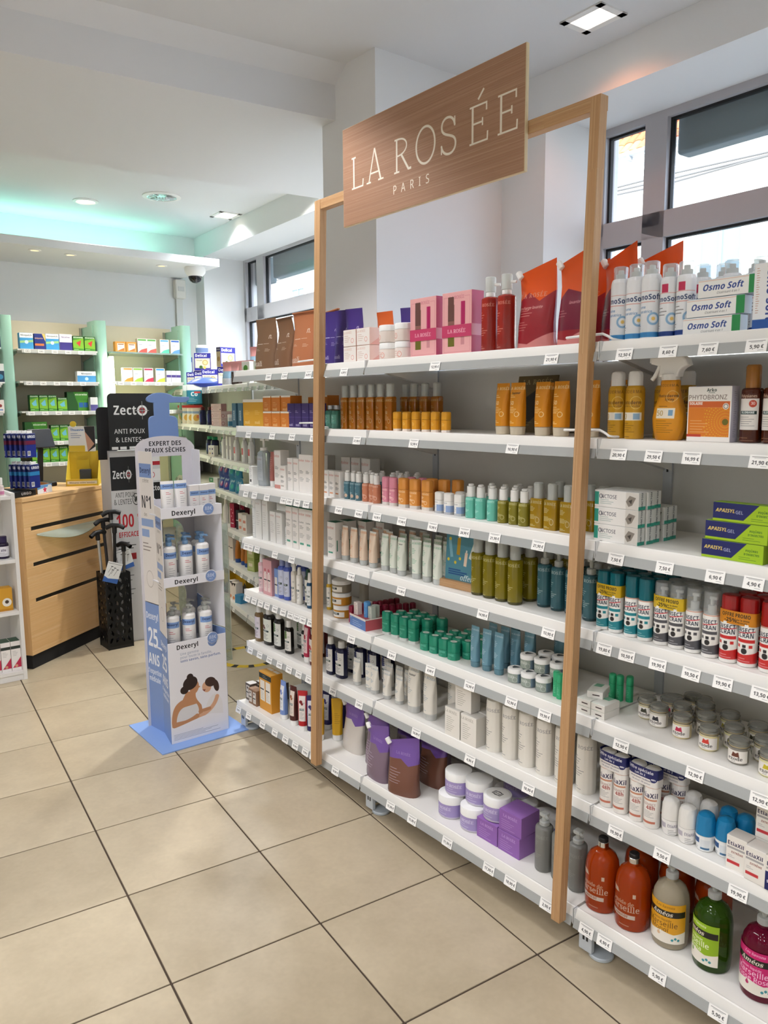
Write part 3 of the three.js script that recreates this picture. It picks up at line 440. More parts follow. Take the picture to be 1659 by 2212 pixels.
  const sl = art(132, 40, (c, W, H) => { bg(c, W, H, '#c23a64'); txt(c, 'LA ROSÉE', W / 2, H / 2, 17, '#f3c7cf', { f: 'serif' }); }), sg = new THREE.PlaneGeometry(0.1325, 0.038); sg.translate(0, 0.075, 0.0288); printed('paper_sleeve', sg, sl, 0.5, gb);
  put(gb, -0.172, Y1, -0.07, 0, 'pink gift box with windows beside the pale jars', 'gift box', 'pink gift boxes'); put(gb, -0.004, Y1, -0.065, 0.02, 'pink gift box with windows beside the red pump bottles', 'gift box', 'pink gift boxes');
  const rp = proto('shower_bottle'); printed('body', lathe(bottlePts(0.028, 0.168, 0.014, 0.008)), wrap(0.028, 0.168, rosee('#f3b9a4', '#a3291f', { ly: 0.15, w: 62 })), 0.15, rp, { transmission: 0.25, thickness: 0.02 }); pumpHead(rp, 0.168, 0.014, M.whiteM, 0.2, 0.032); mesh('overcap', cyl(0.016, 0.182, 0.228, 0.002, 18), M.frost, rp);
  row(rp, Y1, [[0.118, -0.065], [0.188, -0.062]], 'clear red shower pump bottle', 'the pink gift boxes', 'bottle', 'red pump bottles');
  const orp = (c, W, H) => { bg(c, W, H, '#9c2730'); poly(c, [[0, 0], [W, 0], [W, H * 0.3], [W * 0.62, H * 0.42], [W * 0.3, H * 0.3], [0, H * 0.42]], '#ea5a18'); poly(c, [[0, H], [W, H], [W, H * 0.8], [W * 0.4, H * 0.93], [0, H * 0.9]], '#dc8b86'); txt(c, 'LA ROSÉE', W * 0.42, H * 0.34, 17, '#e9a286', { f: 'serif', sp: 2 }); lines(c, W * 0.1, H * 0.52, W * 0.4, 3, 7, '#e7a69a'); txt(c, 'recharge lavante', W * 0.4, H * 0.49, 11, '#eebcae', { it: 1 }); lines(c, W * 0.1, H * 0.66, W * 0.32, 4, 7, '#d98c84'); };
  const rf = pouchOf('refill_pouch', { w: 0.135, h: 0.238, d: 0.06, fn: orp, slant: 0.016, spout: 1, rough: 0.25, o: { transmission: 0.15, thickness: 0 } });
  const rf2 = pouchOf('refill_pouch', { w: 0.12, h: 0.25, d: 0.06, fn: (c, W, H) => { orp(c, W, H); box(c, 0, H * 0.32, W, H * 0.5, '#7b1f38'); poly(c, [[0, 0], [W, 0], [W, H * 0.46], [W * 0.3, H * 0.36], [0, H * 0.5]], '#e65c22'); txt(c, 'lavante', W * 0.55, H * 0.52, 11, '#e0a4a4', { it: 1 }); lines(c, W * 0.1, H * 0.6, W * 0.3, 3, 7, '#c97c84'); }, slant: 0.02, spout: 1, rough: 0.25, o: { transmission: 0.15, thickness: 0 } });
  put(rf, 0.29, Y1, -0.085, 0.02, 'orange and red refill pouch beside the red pump bottles', 'refill pouch', 'orange refill pouches'); put(rf, 0.375, Y1, -0.21, 0.1, 'orange refill pouch behind the gap between two refill pouches', 'refill pouch', 'orange refill pouches');
  put(rf2, 0.435, Y1 - 0.0, -0.08, -0.03, 'orange and plum refill pouch next to the near wooden post', 'refill pouch', 'orange refill pouches'); put(rf2, 0.525, Y1, -0.15, -0.2, 'tall orange refill pouch behind the first white spray can', 'refill pouch', 'orange refill pouches');
  put(rf2, 0.598, Y1, -0.23, 0.1, 'orange refill pouch top showing behind the second spray can', 'refill pouch', 'orange refill pouches');
  const osmo = (bandc, logo) => (c, W, H) => { bg(c, W, H, '#eef0f2'); const x = W / 2; txt(c, 'OsmoSoft', x, H * 0.36, W * 0.115, '#20345e', { b: 1 }); box(c, x - W * 0.25, H * 0.26, W * 0.5, 1.2, '#d99a92'); box(c, x - W * 0.2, H * 0.42, W * 0.36, 1.5, '#d98c84'); if (logo) { box(c, x - 9, H * 0.12, 18, 20, '#c8365a'); lines(c, x - 24, H * 0.5, 34, 3, 8, '#555'); } else { txt(c, 'Brume', x - 12, H * 0.5, 9, '#3a6ea5'); txt(c, 'réparatrice', x - 4, H * 0.57, 9, '#3a6ea5'); } disc(c, x + W * 0.14, H * 0.68, W * 0.085, '#8fb8d8', 5); disc(c, x + W * 0.14, H * 0.68, W * 0.03, '#e9c46a'); lines(c, x - W * 0.2, H * 0.74, 18, 3, 6, '#666'); box(c, -2, H * 0.88, W + 4, H * 0.075, bandc); };
  const sA = aerosol('spray_can', { r: 0.0245, h: 0.193, capH: 0.032, capR: 0.0185, fn: osmo('#3f8fc9'), clear: 1 }), sB = aerosol('spray_can', { r: 0.0228, h: 0.18, capH: 0.032, capR: 0.0185, fn: osmo('#1f3f86', 1), clear: 1 });
  row(sA, Y1, [[0.588, -0.062], [0.636, -0.06], [0.684, -0.055]], 'white aerosol can with light blue band', 'the near wooden post', 'spray can', 'white aerosol cans'); row(sB, Y1, [[0.733, -0.058], [0.778, -0.056]], 'white aerosol can with red square and navy band', 'the light blue cans', 'spray can', 'white aerosol cans');
  row(sB, Y1, [[0.776, -0.13], [0.815, -0.16], [0.852, -0.13], [0.885, -0.17], [0.918, -0.14], [0.955, -0.18]], 'white aerosol can behind the small white cartons', 'the light blue cans', 'spray can', 'white aerosol cans');
  const ob = carton('gel_carton', { w: 0.141, h: 0.041, d: 0.034, k: 1200, col: '#f3f3ef', side: '#c9d4de', f: (c, W, H) => { txt(c, 'Osmo Soft', W * 0.42, H * 0.45, H * 0.48, '#27408b', { b: 1, it: 1 }); txt(c, 'Cicatrisant 4 en 1', W * 0.52, H * 0.78, H * 0.17, '#888', { it: 1 }); box(c, W * 0.86, 0, W * 0.14, H, '#2e9150'); box(c, 0, H * 0.06, W * 0.86, 1.5, '#e3b7a4'); } });
  [[0.86, 0, 'bottom'], [0.868, 0.0425, 'middle'], [0.895, 0.085, 'top']].forEach(([x, dy, a]) => put(ob, x, Y1 + dy, -0.045, 0, `${a} long white gel carton with green end, stacked by spray cans`, 'carton', 'gel cartons'));
  put(carton('upright_carton', { w: 0.075, h: 0.145, d: 0.045, col: '#f1f2f2', side: '#dfe4ea', f: (c, W, H) => { txt(c, 'Osmo Soft', W * 0.5, H * 0.42, 26, '#27408b', { b: 1, rot: PI / 2 }); lines(c, 6, 10, 8, 20, 5, '#b9785e', 1); box(c, 0, H * 0.83, W, H * 0.17, '#2a5aa4'); } }), 0.995, Y1, -0.05, 0, 'upright white carton with blue foot at the shelf edge', 'carton');
}
// ---- second shelf ----
{
  const nb = (col, ink = '#f6e3b0', lid = '#efe9dc') => ({ col, side: col, top: lid, f: (c, W, H) => { box(c, 0, 0, W, H * 0.1, lid); lines(c, W * 0.2, H * 0.42, W * 0.5, 3, 7, ink, 1); txt(c, 'nuali', W * 0.42, H * 0.86, W * 0.2, ink, { f: 'serif' }); } });
  row(carton('yellow_carton', { w: 0.088, h: 0.12, d: 0.06, ...nb('#d8a32c') }), Y2, [[-1.375, -0.055], [-1.283, -0.055]], 'yellow supplement carton', 'the shelf end by the far window', 'carton', 'yellow cartons');
  const oc = carton('orange_carton', { w: 0.073, h: 0.066, d: 0.06, ...nb('#cf7a26') }); row(oc, Y2, [[-1.2, -0.055], [-1.125, -0.055], [-1.05, -0.055]], 'small orange carton of the lower layer', 'the yellow cartons', 'carton', 'orange cartons'); row(oc, Y2 + 0.0675, [[-1.2, -0.055], [-1.125, -0.055], [-1.05, -0.06]], 'small orange carton of the upper layer', 'the yellow cartons', 'carton', 'orange cartons'); row(oc, Y2 + 0.0675, [[-0.975, -0.15], [-0.9, -0.15]], 'small orange carton behind the purple cartons', 'the stacked orange ones', 'carton', 'orange cartons'); row(oc, Y2, [[-0.975, -0.15], [-0.9, -0.15]], 'small orange carton supporting another, behind the purple cartons', 'the stacked orange ones', 'carton', 'orange cartons');
  row(carton('purple_carton', { w: 0.054, h: 0.1, d: 0.05, col: '#3a2a66', f: (c, W, H) => { lines(c, 6, H * 0.3, W * 0.5, 2, 6, '#cfc6e6'); box(c, 0, H * 0.56, W, 1, '#7d6cab'); txt(c, 'nuali', W * 0.45, H * 0.88, 13, '#e2dcf2', { f: 'serif' }); } }), Y2, [[-1.0, -0.05], [-0.944, -0.05], [-0.888, -0.05], [-0.832, -0.05]], 'dark purple carton on the second shelf', 'the orange cartons', 'carton', 'purple cartons');
  const tg = proto('glass_flask'); mesh('body', lathe(bottlePts(0.024, 0.072, 0.014, 0.008)), std(0x4f8f7c, 0.12, { transmission: 0.3, thickness: 0.02 }), tg); mesh('cap', cyl(0.014, 0.074, 0.092, 0.002), M.steel, tg); band('label', tg, 0.0243, 0.02, 0.055, 1.6, art(40, 36, (c, W, H) => { bg(c, W, H, '#5c9d8b'); txt(c, 'n.', 20, 10, 12, '#e4f0ea'); lines(c, 6, 18, 26, 3, 5, '#e4f0ea', 1); }), 0.3);
  row(tg, Y2, [[-0.765, -0.07], [-0.715, -0.066]], 'green glass flask with silver cap', 'the far wooden post', 'flask', 'green glass flasks');
  const amb = proto('sunscreen_spray'); printed('body', loft([{ y: 0, x: 0.0215, z: 0.0155, p: 4 }, { y: 0.118, x: 0.0215, z: 0.0155, p: 4 }, { y: 0.121, x: 0.019, z: 0.0135, p: 4 }], 20), art(70, 150, rosee('#f3dca4', '#b26a10', { w: 60, ly: 0.11, num: '50', ny: 0.47, circ: 1, ls: 13 })), 0.15, amb, { transmission: 0.25, thickness: 0.02 }); overcap(amb, 0.121, 0.0145, 0.048, M.frost);
  row(amb, Y2, lin(-0.65, -0.37, 6, -0.06, 0.002), 'amber sunscreen spray bottle in the front row', 'the green flasks', 'bottle', 'amber sunscreen sprays'); row(amb, Y2, lin(-0.405, -0.235, 4, -0.16), 'amber sunscreen spray bottle behind the yellow sticks', 'the front sprays', 'bottle', 'amber sunscreen sprays');
  const ys = (test) => stickOf('sunscreen_stick', { w: 0.034, d: 0.028, h: 0.068, split: 0.6, foot: std(0xe9ddd2, 0.5), capMat: std(0xd99a22, 0.45), fn: (c, W, H) => { bg(c, W, H, '#d9961e'); lines(c, W * 0.3, H * 0.3, W * 0.4, 3, 5, '#f2d9a0', 1); } });
  row(ys(), Y2, lin(-0.312, -0.06, 6, -0.045, 0.002), 'short yellow sunscreen stick', 'the amber spray bottles', 'stick', 'yellow sunscreen sticks');
  const cd = thing('display_card', 'olive gold display card leaning behind the yellow tubes', 'display card', [0.165, Y2, -0.205]);
  const cg = rb(0.165, 0.185, 0.004, 0.001); cg.translate(0, 0.0925, 0); cg.rotateX(-0.2); const cr = art(150, 170, (c, W, H) => { bg(c, W, H, '#5c4d2b'); txt(c, 'LA ROSÉE', W / 2, 18, 20, '#b3a374', { f: 'serif', sp: 2 }); poly(c, [[30, 70], [80, 40], [95, 110], [50, 150]], '#1f1a10'); lines(c, 20, 130, 60, 4, 8, '#8d7d50'); }); printed('card', cg, cr, 0.5, cd); mesh('stand', bx(-0.02, 0.02, 0, 0.08, -0.04, -0.02), std(0x6b5b38, 0.7), cd);
  const yt = (test) => tubeOf('sunscreen_tube', { w: 0.052, h: 0.155, cap: 0.026, capMat: std(0xe6d9be, 0.3, { transmission: 0.3, thickness: 0 }), fn: (c, W, H) => { rosee('#fff1d0', '#dd8f12', { w: W * 0.8, ly: 0.13, num: '50⁺', ny: 0.47, circ: 1, ls: 13, test })(c, W, H); } });
  const yA = yt(), yB = yt(0.24); put(yB, 0.246, Y2, -0.055, 0.03, 'yellow sunscreen tube with tester scribbled in black', 'tube', 'yellow sunscreen tubes');
  row(yA, Y2, [[0.18, -0.062], [0.338, -0.06], [0.41, -0.055]], 'yellow sunscreen tube in the front row', 'the olive display card', 'tube', 'yellow sunscreen tubes'); row(yA, Y2, [[0.29, -0.135], [0.455, -0.125], [0.5, -0.07], [0.545, -0.13]], 'yellow sunscreen tube set further back', 'the olive display card', 'tube', 'yellow sunscreen tubes');
  const bio = (c, W, H) => { bg(c, W, H, '#c9961a'); const x = W / 2; txt(c, 'BIODERMA', x, H * 0.12, W * 0.07, '#5d3a10', { sp: 1 }); txt(c, 'Photoderm', x, H * 0.32, W * 0.075, '#4a2f10', { b: 1 }); txt(c, 'Brume invisible', x, H * 0.38, W * 0.05, '#4a2f10'); disc(c, x + W * 0.1, H * 0.32, W * 0.1, '#e9d48a', 1.2); box(c, x - W * 0.21, H * 0.5, W * 0.42, H * 0.15, '#efe9da'); txt(c, '30⁺', x - W * 0.1, H * 0.575, W * 0.13, '#b08a2e'); box(c, x + W * 0.06, H * 0.52, W * 0.11, H * 0.11, '#8fb0c8'); lines(c, x - W * 0.2, H * 0.7, W * 0.3, 5, H * 0.04, '#6b4a10', 1); lines(c, x - W * 0.2, H * 0.95, W * 0.34, 1, 4, '#6b4a10'); };
  const yc = aerosol('sun_mist_can', { r: 0.0245, h: 0.175, capH: 0.038, capR: 0.0185, fn: bio }); row(yc, Y2, [[0.592, -0.06], [0.646, -0.058]], 'yellow sun mist can with white cap, front', 'the near wooden post', 'spray can', 'yellow mist cans'); row(yc, Y2, [[0.69, -0.12], [0.735, -0.155]], 'yellow sun mist can standing behind the trigger spray', 'the near wooden post', 'spray can', 'yellow mist cans');
  const tr = thing('trigger_spray', 'orange sun care trigger spray bottle with white trigger head', 'spray bottle', [0.745, Y2, -0.06], 0.02);
  const ts = [[0, 0.031], [0.003, 0.034], [0.03, 0.041], [0.055, 0.043], [0.08, 0.038], [0.105, 0.03], [0.125, 0.0255], [0.146, 0.0245], [0.15, 0.02]].map(([y, x]) => ({ y, x, z: x * 0.62, p: 2.4 }));
  printed('body', loft(ts, 26), art(110, 190, (c, W, H) => { bg(c, W, H, '#de9410'); txt(c, 'BIODERMA', W * 0.5, H * 0.1, 11, '#5d3a10', { sp: 1 }); txt(c, 'Photoderm', W * 0.5, H * 0.27, 13, '#4a2f10', { b: 1 }); txt(c, 'Spray', W * 0.6, H * 0.33, 11, '#4a2f10', { b: 1 }); disc(c, W * 0.66, H * 0.28, 17, '#f0d79a', 1.2); lines(c, W * 0.3, H * 0.44, 50, 1, 4, '#5d3a10'); box(c, W * 0.24, H * 0.47, W * 0.56, H * 0.17, '#f0e7d4'); txt(c, '50⁺', W * 0.4, H * 0.56, 22, '#b08a2e'); box(c, W * 0.62, H * 0.5, 14, 18, '#7ba6c4'); lines(c, W * 0.24, H * 0.68, 60, 6, 7, '#6b4a10', 1); }), 0.35, tr);
  mesh('collar', cyl(0.0225, 0.148, 0.164, 0.002), M.white, tr);
  const hd = new THREE.Shape(); hd.moveTo(-0.022, 0.164); hd.lineTo(0.022, 0.164); hd.bezierCurveTo(0.024, 0.18, 0.034, 0.186, 0.046, 0.19); hd.lineTo(0.042, 0.2); hd.bezierCurveTo(0.03, 0.212, 0.01, 0.214, -0.03, 0.21); hd.lineTo(-0.046, 0.208); hd.lineTo(-0.046, 0.196); hd.lineTo(-0.022, 0.19); hd.closePath();
  const hg = new THREE.ExtrudeGeometry(hd, { depth: 0.02, bevelEnabled: true, bevelSize: 0.004, bevelThickness: 0.004, bevelSegments: 2, curveSegments: 6 }); hg.translate(0, -0.004, -0.01); mesh('trigger_head', hg, M.white, tr); mesh('trigger', rod([[-0.03, 0.19, 0], [-0.034, 0.178, 0], [-0.044, 0.16, 0], [-0.052, 0.15, 0]], 0.0055), M.white, tr); mesh('nozzle', bx(-0.056, -0.046, 0.192, 0.206, -0.007, 0.007), M.white, tr);
  put(carton('capsule_carton', { w: 0.109, h: 0.13, d: 0.036, k: 1200, col: '#f5f2ec', side: '#cfcbd8', f: (c, W, H) => { txt(c, 'Arko', W * 0.55, H * 0.065, 13, '#2a3a34', { b: 1 }); txt(c, 'PHARMA', W * 0.55, H * 0.115, 5, '#2a3a34'); txt(c, 'PHYTOBRONZ', W * 0.46, H * 0.195, 18.5, '#7a6a62'); box(c, W * 0.03, H * 0.27, W * 0.94, H * 0.11, '#d2642a'); txt(c, 'SOLAIRE', W * 0.2, H * 0.31, 10, '#fff', { b: 1 }); box(c, W * 0.03, H * 0.38, W * 0.94, H * 0.53, '#e08124'); c.save(); c.beginPath(); c.rect(W * 0.4, H * 0.38, W * 0.57, H * 0.53); c.clip(); for (let q = 0; q < 40; q++) for (let e = 1; e < 9; e++) { const a = q / 40 * 2 * PI + e * 0.12, R = 8 + e * 8; disc(c, W * 0.88 + R * Math.cos(a), H * 0.64 + R * Math.sin(a), 0.8 + e * 0.14, '#e9c02c'); } disc(c, W * 0.88, H * 0.64, 9, '#6f6a22'); c.restore(); disc(c, W * 0.88, H * 0.36, 9, '#f5f2ec'); disc(c, W * 0.88, H * 0.36, 6, '#6d5c4c', 1.5); lines(c, 10, H * 0.62, 60, 5, 8, '#f6d6a8', 1); box(c, 0, H * 0.87, W * 0.34, H * 0.045, '#c4402a'); }, s: (c, W, H) => { lines(c, W * 0.3, H * 0.1, W * 0.4, 26, 5, '#8b88a0', 1.2); } }), 0.864, Y2, -0.05, 0, 'white and orange capsule carton printed with a dotted sunburst', 'carton');
  const bo = proto('tanning_oil_spray'); printed('body', lathe(bottlePts(0.0235, 0.125, 0.017, 0.008)), wrap(0.0235, 0.125, (c, W, H) => { bg(c, W, H, '#52200c'); lines(c, W * 0.36, H * 0.9, 40, 2, 6, '#c9a07a', 1); }), 0.12, bo, { transmission: 0.15, thickness: 0.02 }); overcap(bo, 0.125, 0.0165, 0.052, std(0xc98a3c, 0.2, { transmission: 0.4, thickness: 0 }));
  band('label', bo, 0.0238, 0.03, 0.112, 2.1, art(60, 100, (c, W, H) => { bg(c, W, H, '#e9e4dd'); box(c, 0, 0, W, H * 0.14, '#52200c'); txt(c, 'Polysianes', W / 2, H * 0.08, 10, '#e9d9c4'); box(c, W * 0.1, H * 0.48, W * 0.8, H * 0.09, '#173530'); txt(c, 'KLORANE', W / 2, H * 0.525, 8, '#fff', { b: 1 }); disc(c, W * 0.72, H * 0.28, 10, '#c4472e'); txt(c, '30', W * 0.72, H * 0.28, 10, '#fff'); lines(c, 8, H * 0.64, 44, 5, 6, '#777', 1); }), 0.4);
  row(bo, Y2, [[0.953, -0.06], [1.005, -0.058], [0.99, -0.125]], 'brown tanning oil spray with amber cap', 'the capsule carton', 'bottle', 'tanning oil sprays');
}
// ---- third shelf ----
{
  const cb = proto('micellar_bottle'); mesh('body', loft([{ y: 0, x: 0.031, z: 0.022, p: 4 }, { y: 0.15, x: 0.031, z: 0.022, p: 4 }, { y: 0.16, x: 0.02, z: 0.015, p: 3 }], 22), std(0xc3cbd0, 0.1, { transmission: 0.5, thickness: 0.03 }), cb); pumpHead(cb, 0.16, 0.017, M.white, 0.3, 0.045); const pl = new THREE.PlaneGeometry(0.05, 0.11); pl.translate(0, 0.08, 0.0224); printed('label', pl, art(54, 120, (c, W, H) => { bg(c, W, H, '#b4bcc2'); txt(c, 'Avène', W * 0.4, 14, 13, '#8f6b6b', { f: 'serif' }); lines(c, 8, 30, 36, 9, 9, '#6f7a80', 1); }), 0.35, cb);
  put(cb, -1.29, Y3, -0.055, 0, 'large clear micellar pump bottle at the far shelf end', 'bottle');
  put(carton('narrow_carton', { w: 0.034, h: 0.085, d: 0.03, col: '#efefec', f: (c, W, H) => { lines(c, 6, 8, 20, 6, 8, '#777'); box(c, 8, H * 0.7, 14, 12, '#333'); } }), -1.365, Y3, -0.04, 0, 'small white carton with black square before the clear pump bottle', 'carton');
  put(tubeOf('face_tube', { w: 0.034, h: 0.158, cap: 0.028, fn: (c, W, H) => { bg(c, W, H, '#b06a60'); lines(c, 8, H * 0.2, 22, 8, 9, '#e9cfc6', 1); } }), -1.212, Y3, -0.055, 0, 'dusty rose tube with white cap beside the clear pump bottle', 'tube');
  put(carton('rose_foot_carton', { w: 0.055, h: 0.168, d: 0.045, col: '#f1ede8', f: (c, W, H) => { avene()(c, W, H); box(c, 0, H * 0.9, W, H * 0.1, '#d49388'); } }), -1.135, Y3, -0.055, 0, 'tall white carton with rose foot beside the rose tube', 'carton');
  put(carton('short_carton', { w: 0.045, h: 0.104, d: 0.04, f: avene('#b9b2a8') }), -1.078, Y3, -0.045, 0, 'short white carton leaning at the rose-footed carton', 'carton');
  row(carton('white_carton', { w: 0.043, h: 0.14, d: 0.04, f: avene() }), Y3, [[-1.025, -0.05], [-0.978, -0.05]], 'slim white skincare carton', 'the short white carton', 'carton', 'slim white cartons');
  row(carton('tall_white_carton', { w: 0.046, h: 0.16, d: 0.05, f: avene() }), Y3, [[-0.925, -0.052], [-0.877, -0.052], [-0.829, -0.052]], 'tall white skincare carton before the far wooden post', 'the slim white cartons', 'carton', 'tall white cartons');
  const gc = carton('grey_carton', { w: 0.06, h: 0.15, d: 0.05, col: '#dcdad4', f: avene() }); row(gc, Y3, [[-1.02, -0.17], [-0.95, -0.17], [-0.79, -0.18], [-0.72, -0.18], [-0.65, -0.18]], 'pale carton in the back row of the third shelf', 'the far end', 'carton', 'pale back row cartons');
  row(carton('orange_mark_carton', { w: 0.038, h: 0.104, d: 0.04, f: avene('#dd8d5c') }), Y3, [[-0.75, -0.05], [-0.71, -0.05], [-0.67, -0.05]], 'small white carton with orange mark', 'the far wooden post', 'carton', 'orange mark cartons');
  const dr = (kind, col, ink, o = {}) => dropper(kind, { r: o.r || 0.0165, hb: o.hb || 0.07, hc: 0.042, o: o.m, fn: rosee(ink, col, { w: 42, ly: 0.1, ls: 8.5, ty: 0.24, pre: o.pre, circ: o.circ }) });
  const bd = dr('blue_dropper', '#47707c', '#cfdfe2', { pre: (c, W, H) => disc(c, W / 2 + 6, H * 0.78, 8, '#d8b9a0') }), sd = dr('salmon_dropper', '#c9805f', '#f1d6c8', { circ: 1 });
  row(bd, Y3, [[-0.62, -0.045], [-0.584, -0.048], [-0.546, -0.045]], 'slate blue dropper bottle, front', 'the orange mark cartons', 'bottle', 'slate blue droppers'); row(bd, Y3, [[-0.56, -0.11], [-0.51, -0.13], [-0.465, -0.17]], 'slate blue dropper bottle, behind', 'the orange mark cartons', 'bottle', 'slate blue droppers');
  row(sd, Y3, [[-0.507, -0.05], [-0.472, -0.055], [-0.436, -0.045]], 'salmon dropper bottle, front', 'the slate blue droppers', 'bottle', 'salmon droppers'); row(sd, Y3, [[-0.42, -0.11], [-0.385, -0.12], [-0.41, -0.17], [-0.36, -0.18], [-0.33, -0.15]], 'salmon dropper bottle, behind', 'the slate blue droppers', 'bottle', 'salmon droppers');
  const stick = (kind, col, w, h) => stickOf(kind, { w, d: w * 0.72, h, split: 0.62, foot: std(0xd9d3cc, 0.5), capMat: std(col, 0.5), fn: rosee('#fbe6d2', col, { w: w * 900, ly: 0.16, ls: w * 190, ty: 0.3, circ: 1 }) });
  const ps = stick('pink_stick', '#d98a9c', 0.036, 0.104), os = stick('orange_stick', '#dd9440', 0.047, 0.105);
  row(ps, Y3, [[-0.375, -0.042], [-0.333, -0.042]], 'pink balm stick, front', 'the salmon droppers', 'stick', 'pink sticks'); row(ps, Y3, [[-0.3, -0.1], [-0.25, -0.11]], 'pink balm stick, behind', 'the salmon droppers', 'stick', 'pink sticks');
  row(os, Y3, [[-0.28, -0.047], [-0.222, -0.05], [-0.163, -0.055]], 'orange balm stick, front', 'the pink sticks', 'stick', 'orange sticks'); row(os, Y3, [[-0.2, -0.11], [-0.143, -0.115], [-0.1, -0.14]], 'orange balm stick, behind', 'the pink sticks', 'stick', 'orange sticks');
  const ws = stickOf('white_stick', { w: 0.037, d: 0.03, h: 0.072, split: 0.62, foot: M.grey, capMat: std(0xefece6, 0.5), fn: (c, W, H) => { bg(c, W, H, '#f0eee9'); txt(c, 'ROSÉE', W * 0.4, H * 0.2, 8, '#8a8f96'); box(c, W * 0.5, H * 0.4, W * 0.5, H * 0.6, '#8ea6cc'); lines(c, 6, H * 0.5, 16, 4, 5, '#777', 1); } });
  row(ws, Y3, [[-0.088, -0.045], [-0.043, -0.045], [0.005, -0.047]], 'short white stick with blue print, front', 'the orange sticks', 'stick', 'short white sticks'); row(ws, Y3, [[-0.045, -0.1], [0.0, -0.105], [0.035, -0.13]], 'short white stick with blue print, behind', 'the orange sticks', 'stick', 'short white sticks');
  const ad = dr('aqua_dropper', '#6cc3ae', '#c6eee2', { r: 0.0185, hb: 0.068 }), od = dr('olive_dropper', '#8d8420', '#ece6b4', { r: 0.018, hb: 0.07, circ: 1, m: { transmission: 0.2, thickness: 0.02 } });
  row(ad, Y3, [[0.058, -0.048], [0.1, -0.05], [0.152, -0.05]], 'aqua dropper bottle, front', 'the short white sticks', 'bottle', 'aqua droppers'); row(ad, Y3, [[0.09, -0.11], [0.14, -0.12], [0.165, -0.16]], 'aqua dropper bottle, behind', 'the short white sticks', 'bottle', 'aqua droppers');
  row(od, Y3, [[0.202, -0.045], [0.246, -0.047], [0.287, -0.045]], 'olive oil dropper bottle, front', 'the aqua droppers', 'bottle', 'olive droppers'); row(od, Y3, [[0.195, -0.11], [0.245, -0.12], [0.285, -0.12], [0.3, -0.17]], 'olive oil dropper bottle, behind', 'the aqua droppers', 'bottle', 'olive droppers');
  const oil = proto('body_oil_spray'); printed('body', loft([{ y: 0, x: 0.0235, z: 0.017, p: 4 }, { y: 0.085, x: 0.0235, z: 0.017, p: 4 }, { y: 0.088, x: 0.021, z: 0.015, p: 4 }], 20), art(72, 104, rosee('#f6edc4', '#b38c12', { w: 62, ly: 0.13, ls: 12, circ: 1 })), 0.1, oil, { transmission: 0.3, thickness: 0.03 }); overcap(oil, 0.088, 0.0145, 0.047, M.frost);
  row(oil, Y3, [[0.333, -0.055], [0.388, -0.052], [0.448, -0.05]], 'golden body oil spray, front', 'the olive droppers', 'bottle', 'golden oil sprays'); row(oil, Y3, [[0.36, -0.12], [0.415, -0.125], [0.47, -0.12], [0.53, -0.1]], 'golden body oil spray, behind', 'the olive droppers', 'bottle', 'golden oil sprays');
  const onc = carton('cream_tube_carton', { w: 0.135, h: 0.045, d: 0.031, k: 1200, col: '#efeeea', side: '#dcdedc', f: (c, W, H) => { box(c, 0, H * 0.12, W * 0.1, H * 0.76, '#2f9c88'); txt(c, 'O', W * 0.15, H * 0.36, H * 0.38, '#1d2030'); txt(c, 'NCTOSE', W * 0.335, H * 0.38, H * 0.3, '#1d2030'); lines(c, W * 0.13, H * 0.56, W * 0.34, 3, 6, '#7d9c98', 1); box(c, W * 0.72, 0, W * 0.28, H, '#d9d6cf'); poly(c, [[W * 0.72, H * 0.55], [W * 0.8, H * 0.2], [W * 0.94, H * 0.3], [W * 0.86, H * 0.75], [W * 0.78, H * 0.85]], '#8b847c'); poly(c, [[W * 0.78, H * 0.5], [W * 0.86, H * 0.4], [W * 0.84, H * 0.68]], '#3f3a36'); }, s: (c, W, H) => { box(c, 0, H * 0.8, W, H * 0.2, '#2f9c88'); txt(c, 'ONCTOSE', W * 0.5, H * 0.42, H * 0.2, '#26303a', { rot: -PI / 2, b: 1 }); } });
  const lv = ['bottom', 'middle', 'top']; [5, 5, 3].forEach((n, l) => { for (let k = 0; k < n; k++) put(onc, 0.635 + (k % 2) * 0.004, Y3 + l * 0.0458, -0.022 - k * 0.0345 - (k > 2 ? 0.01 : 0), 0, `white and green cream carton, ${lv[l]} layer, ${ORD[k]} from the shelf edge`, 'carton', 'cream cartons in layers'); });
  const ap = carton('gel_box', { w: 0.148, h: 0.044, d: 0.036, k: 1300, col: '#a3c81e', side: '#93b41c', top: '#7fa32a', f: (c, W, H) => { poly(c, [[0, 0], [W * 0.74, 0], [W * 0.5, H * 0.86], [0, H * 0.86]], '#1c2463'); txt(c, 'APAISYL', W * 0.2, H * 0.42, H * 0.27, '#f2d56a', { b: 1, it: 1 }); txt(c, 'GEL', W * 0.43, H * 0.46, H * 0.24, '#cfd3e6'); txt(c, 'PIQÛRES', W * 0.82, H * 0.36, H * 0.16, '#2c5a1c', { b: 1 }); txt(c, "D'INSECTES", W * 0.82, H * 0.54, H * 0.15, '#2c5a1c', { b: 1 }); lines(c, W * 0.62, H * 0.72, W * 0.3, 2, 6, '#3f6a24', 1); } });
  [[0.948, 0], [0.955, 0.045], [0.972, 0.09]].forEach(([x, dy], l) => put(ap, x, Y3 + dy, -0.03, 0, `navy and lime insect bite gel carton, ${lv[l]} of the stack`, 'carton', 'gel cartons, navy and lime')); row(ap, Y3, [[0.95, -0.072], [0.965, -0.072, 0, 0.0455]], 'navy and lime gel carton behind the front stack', 'the shelf', 'carton', 'gel cartons, navy and lime');
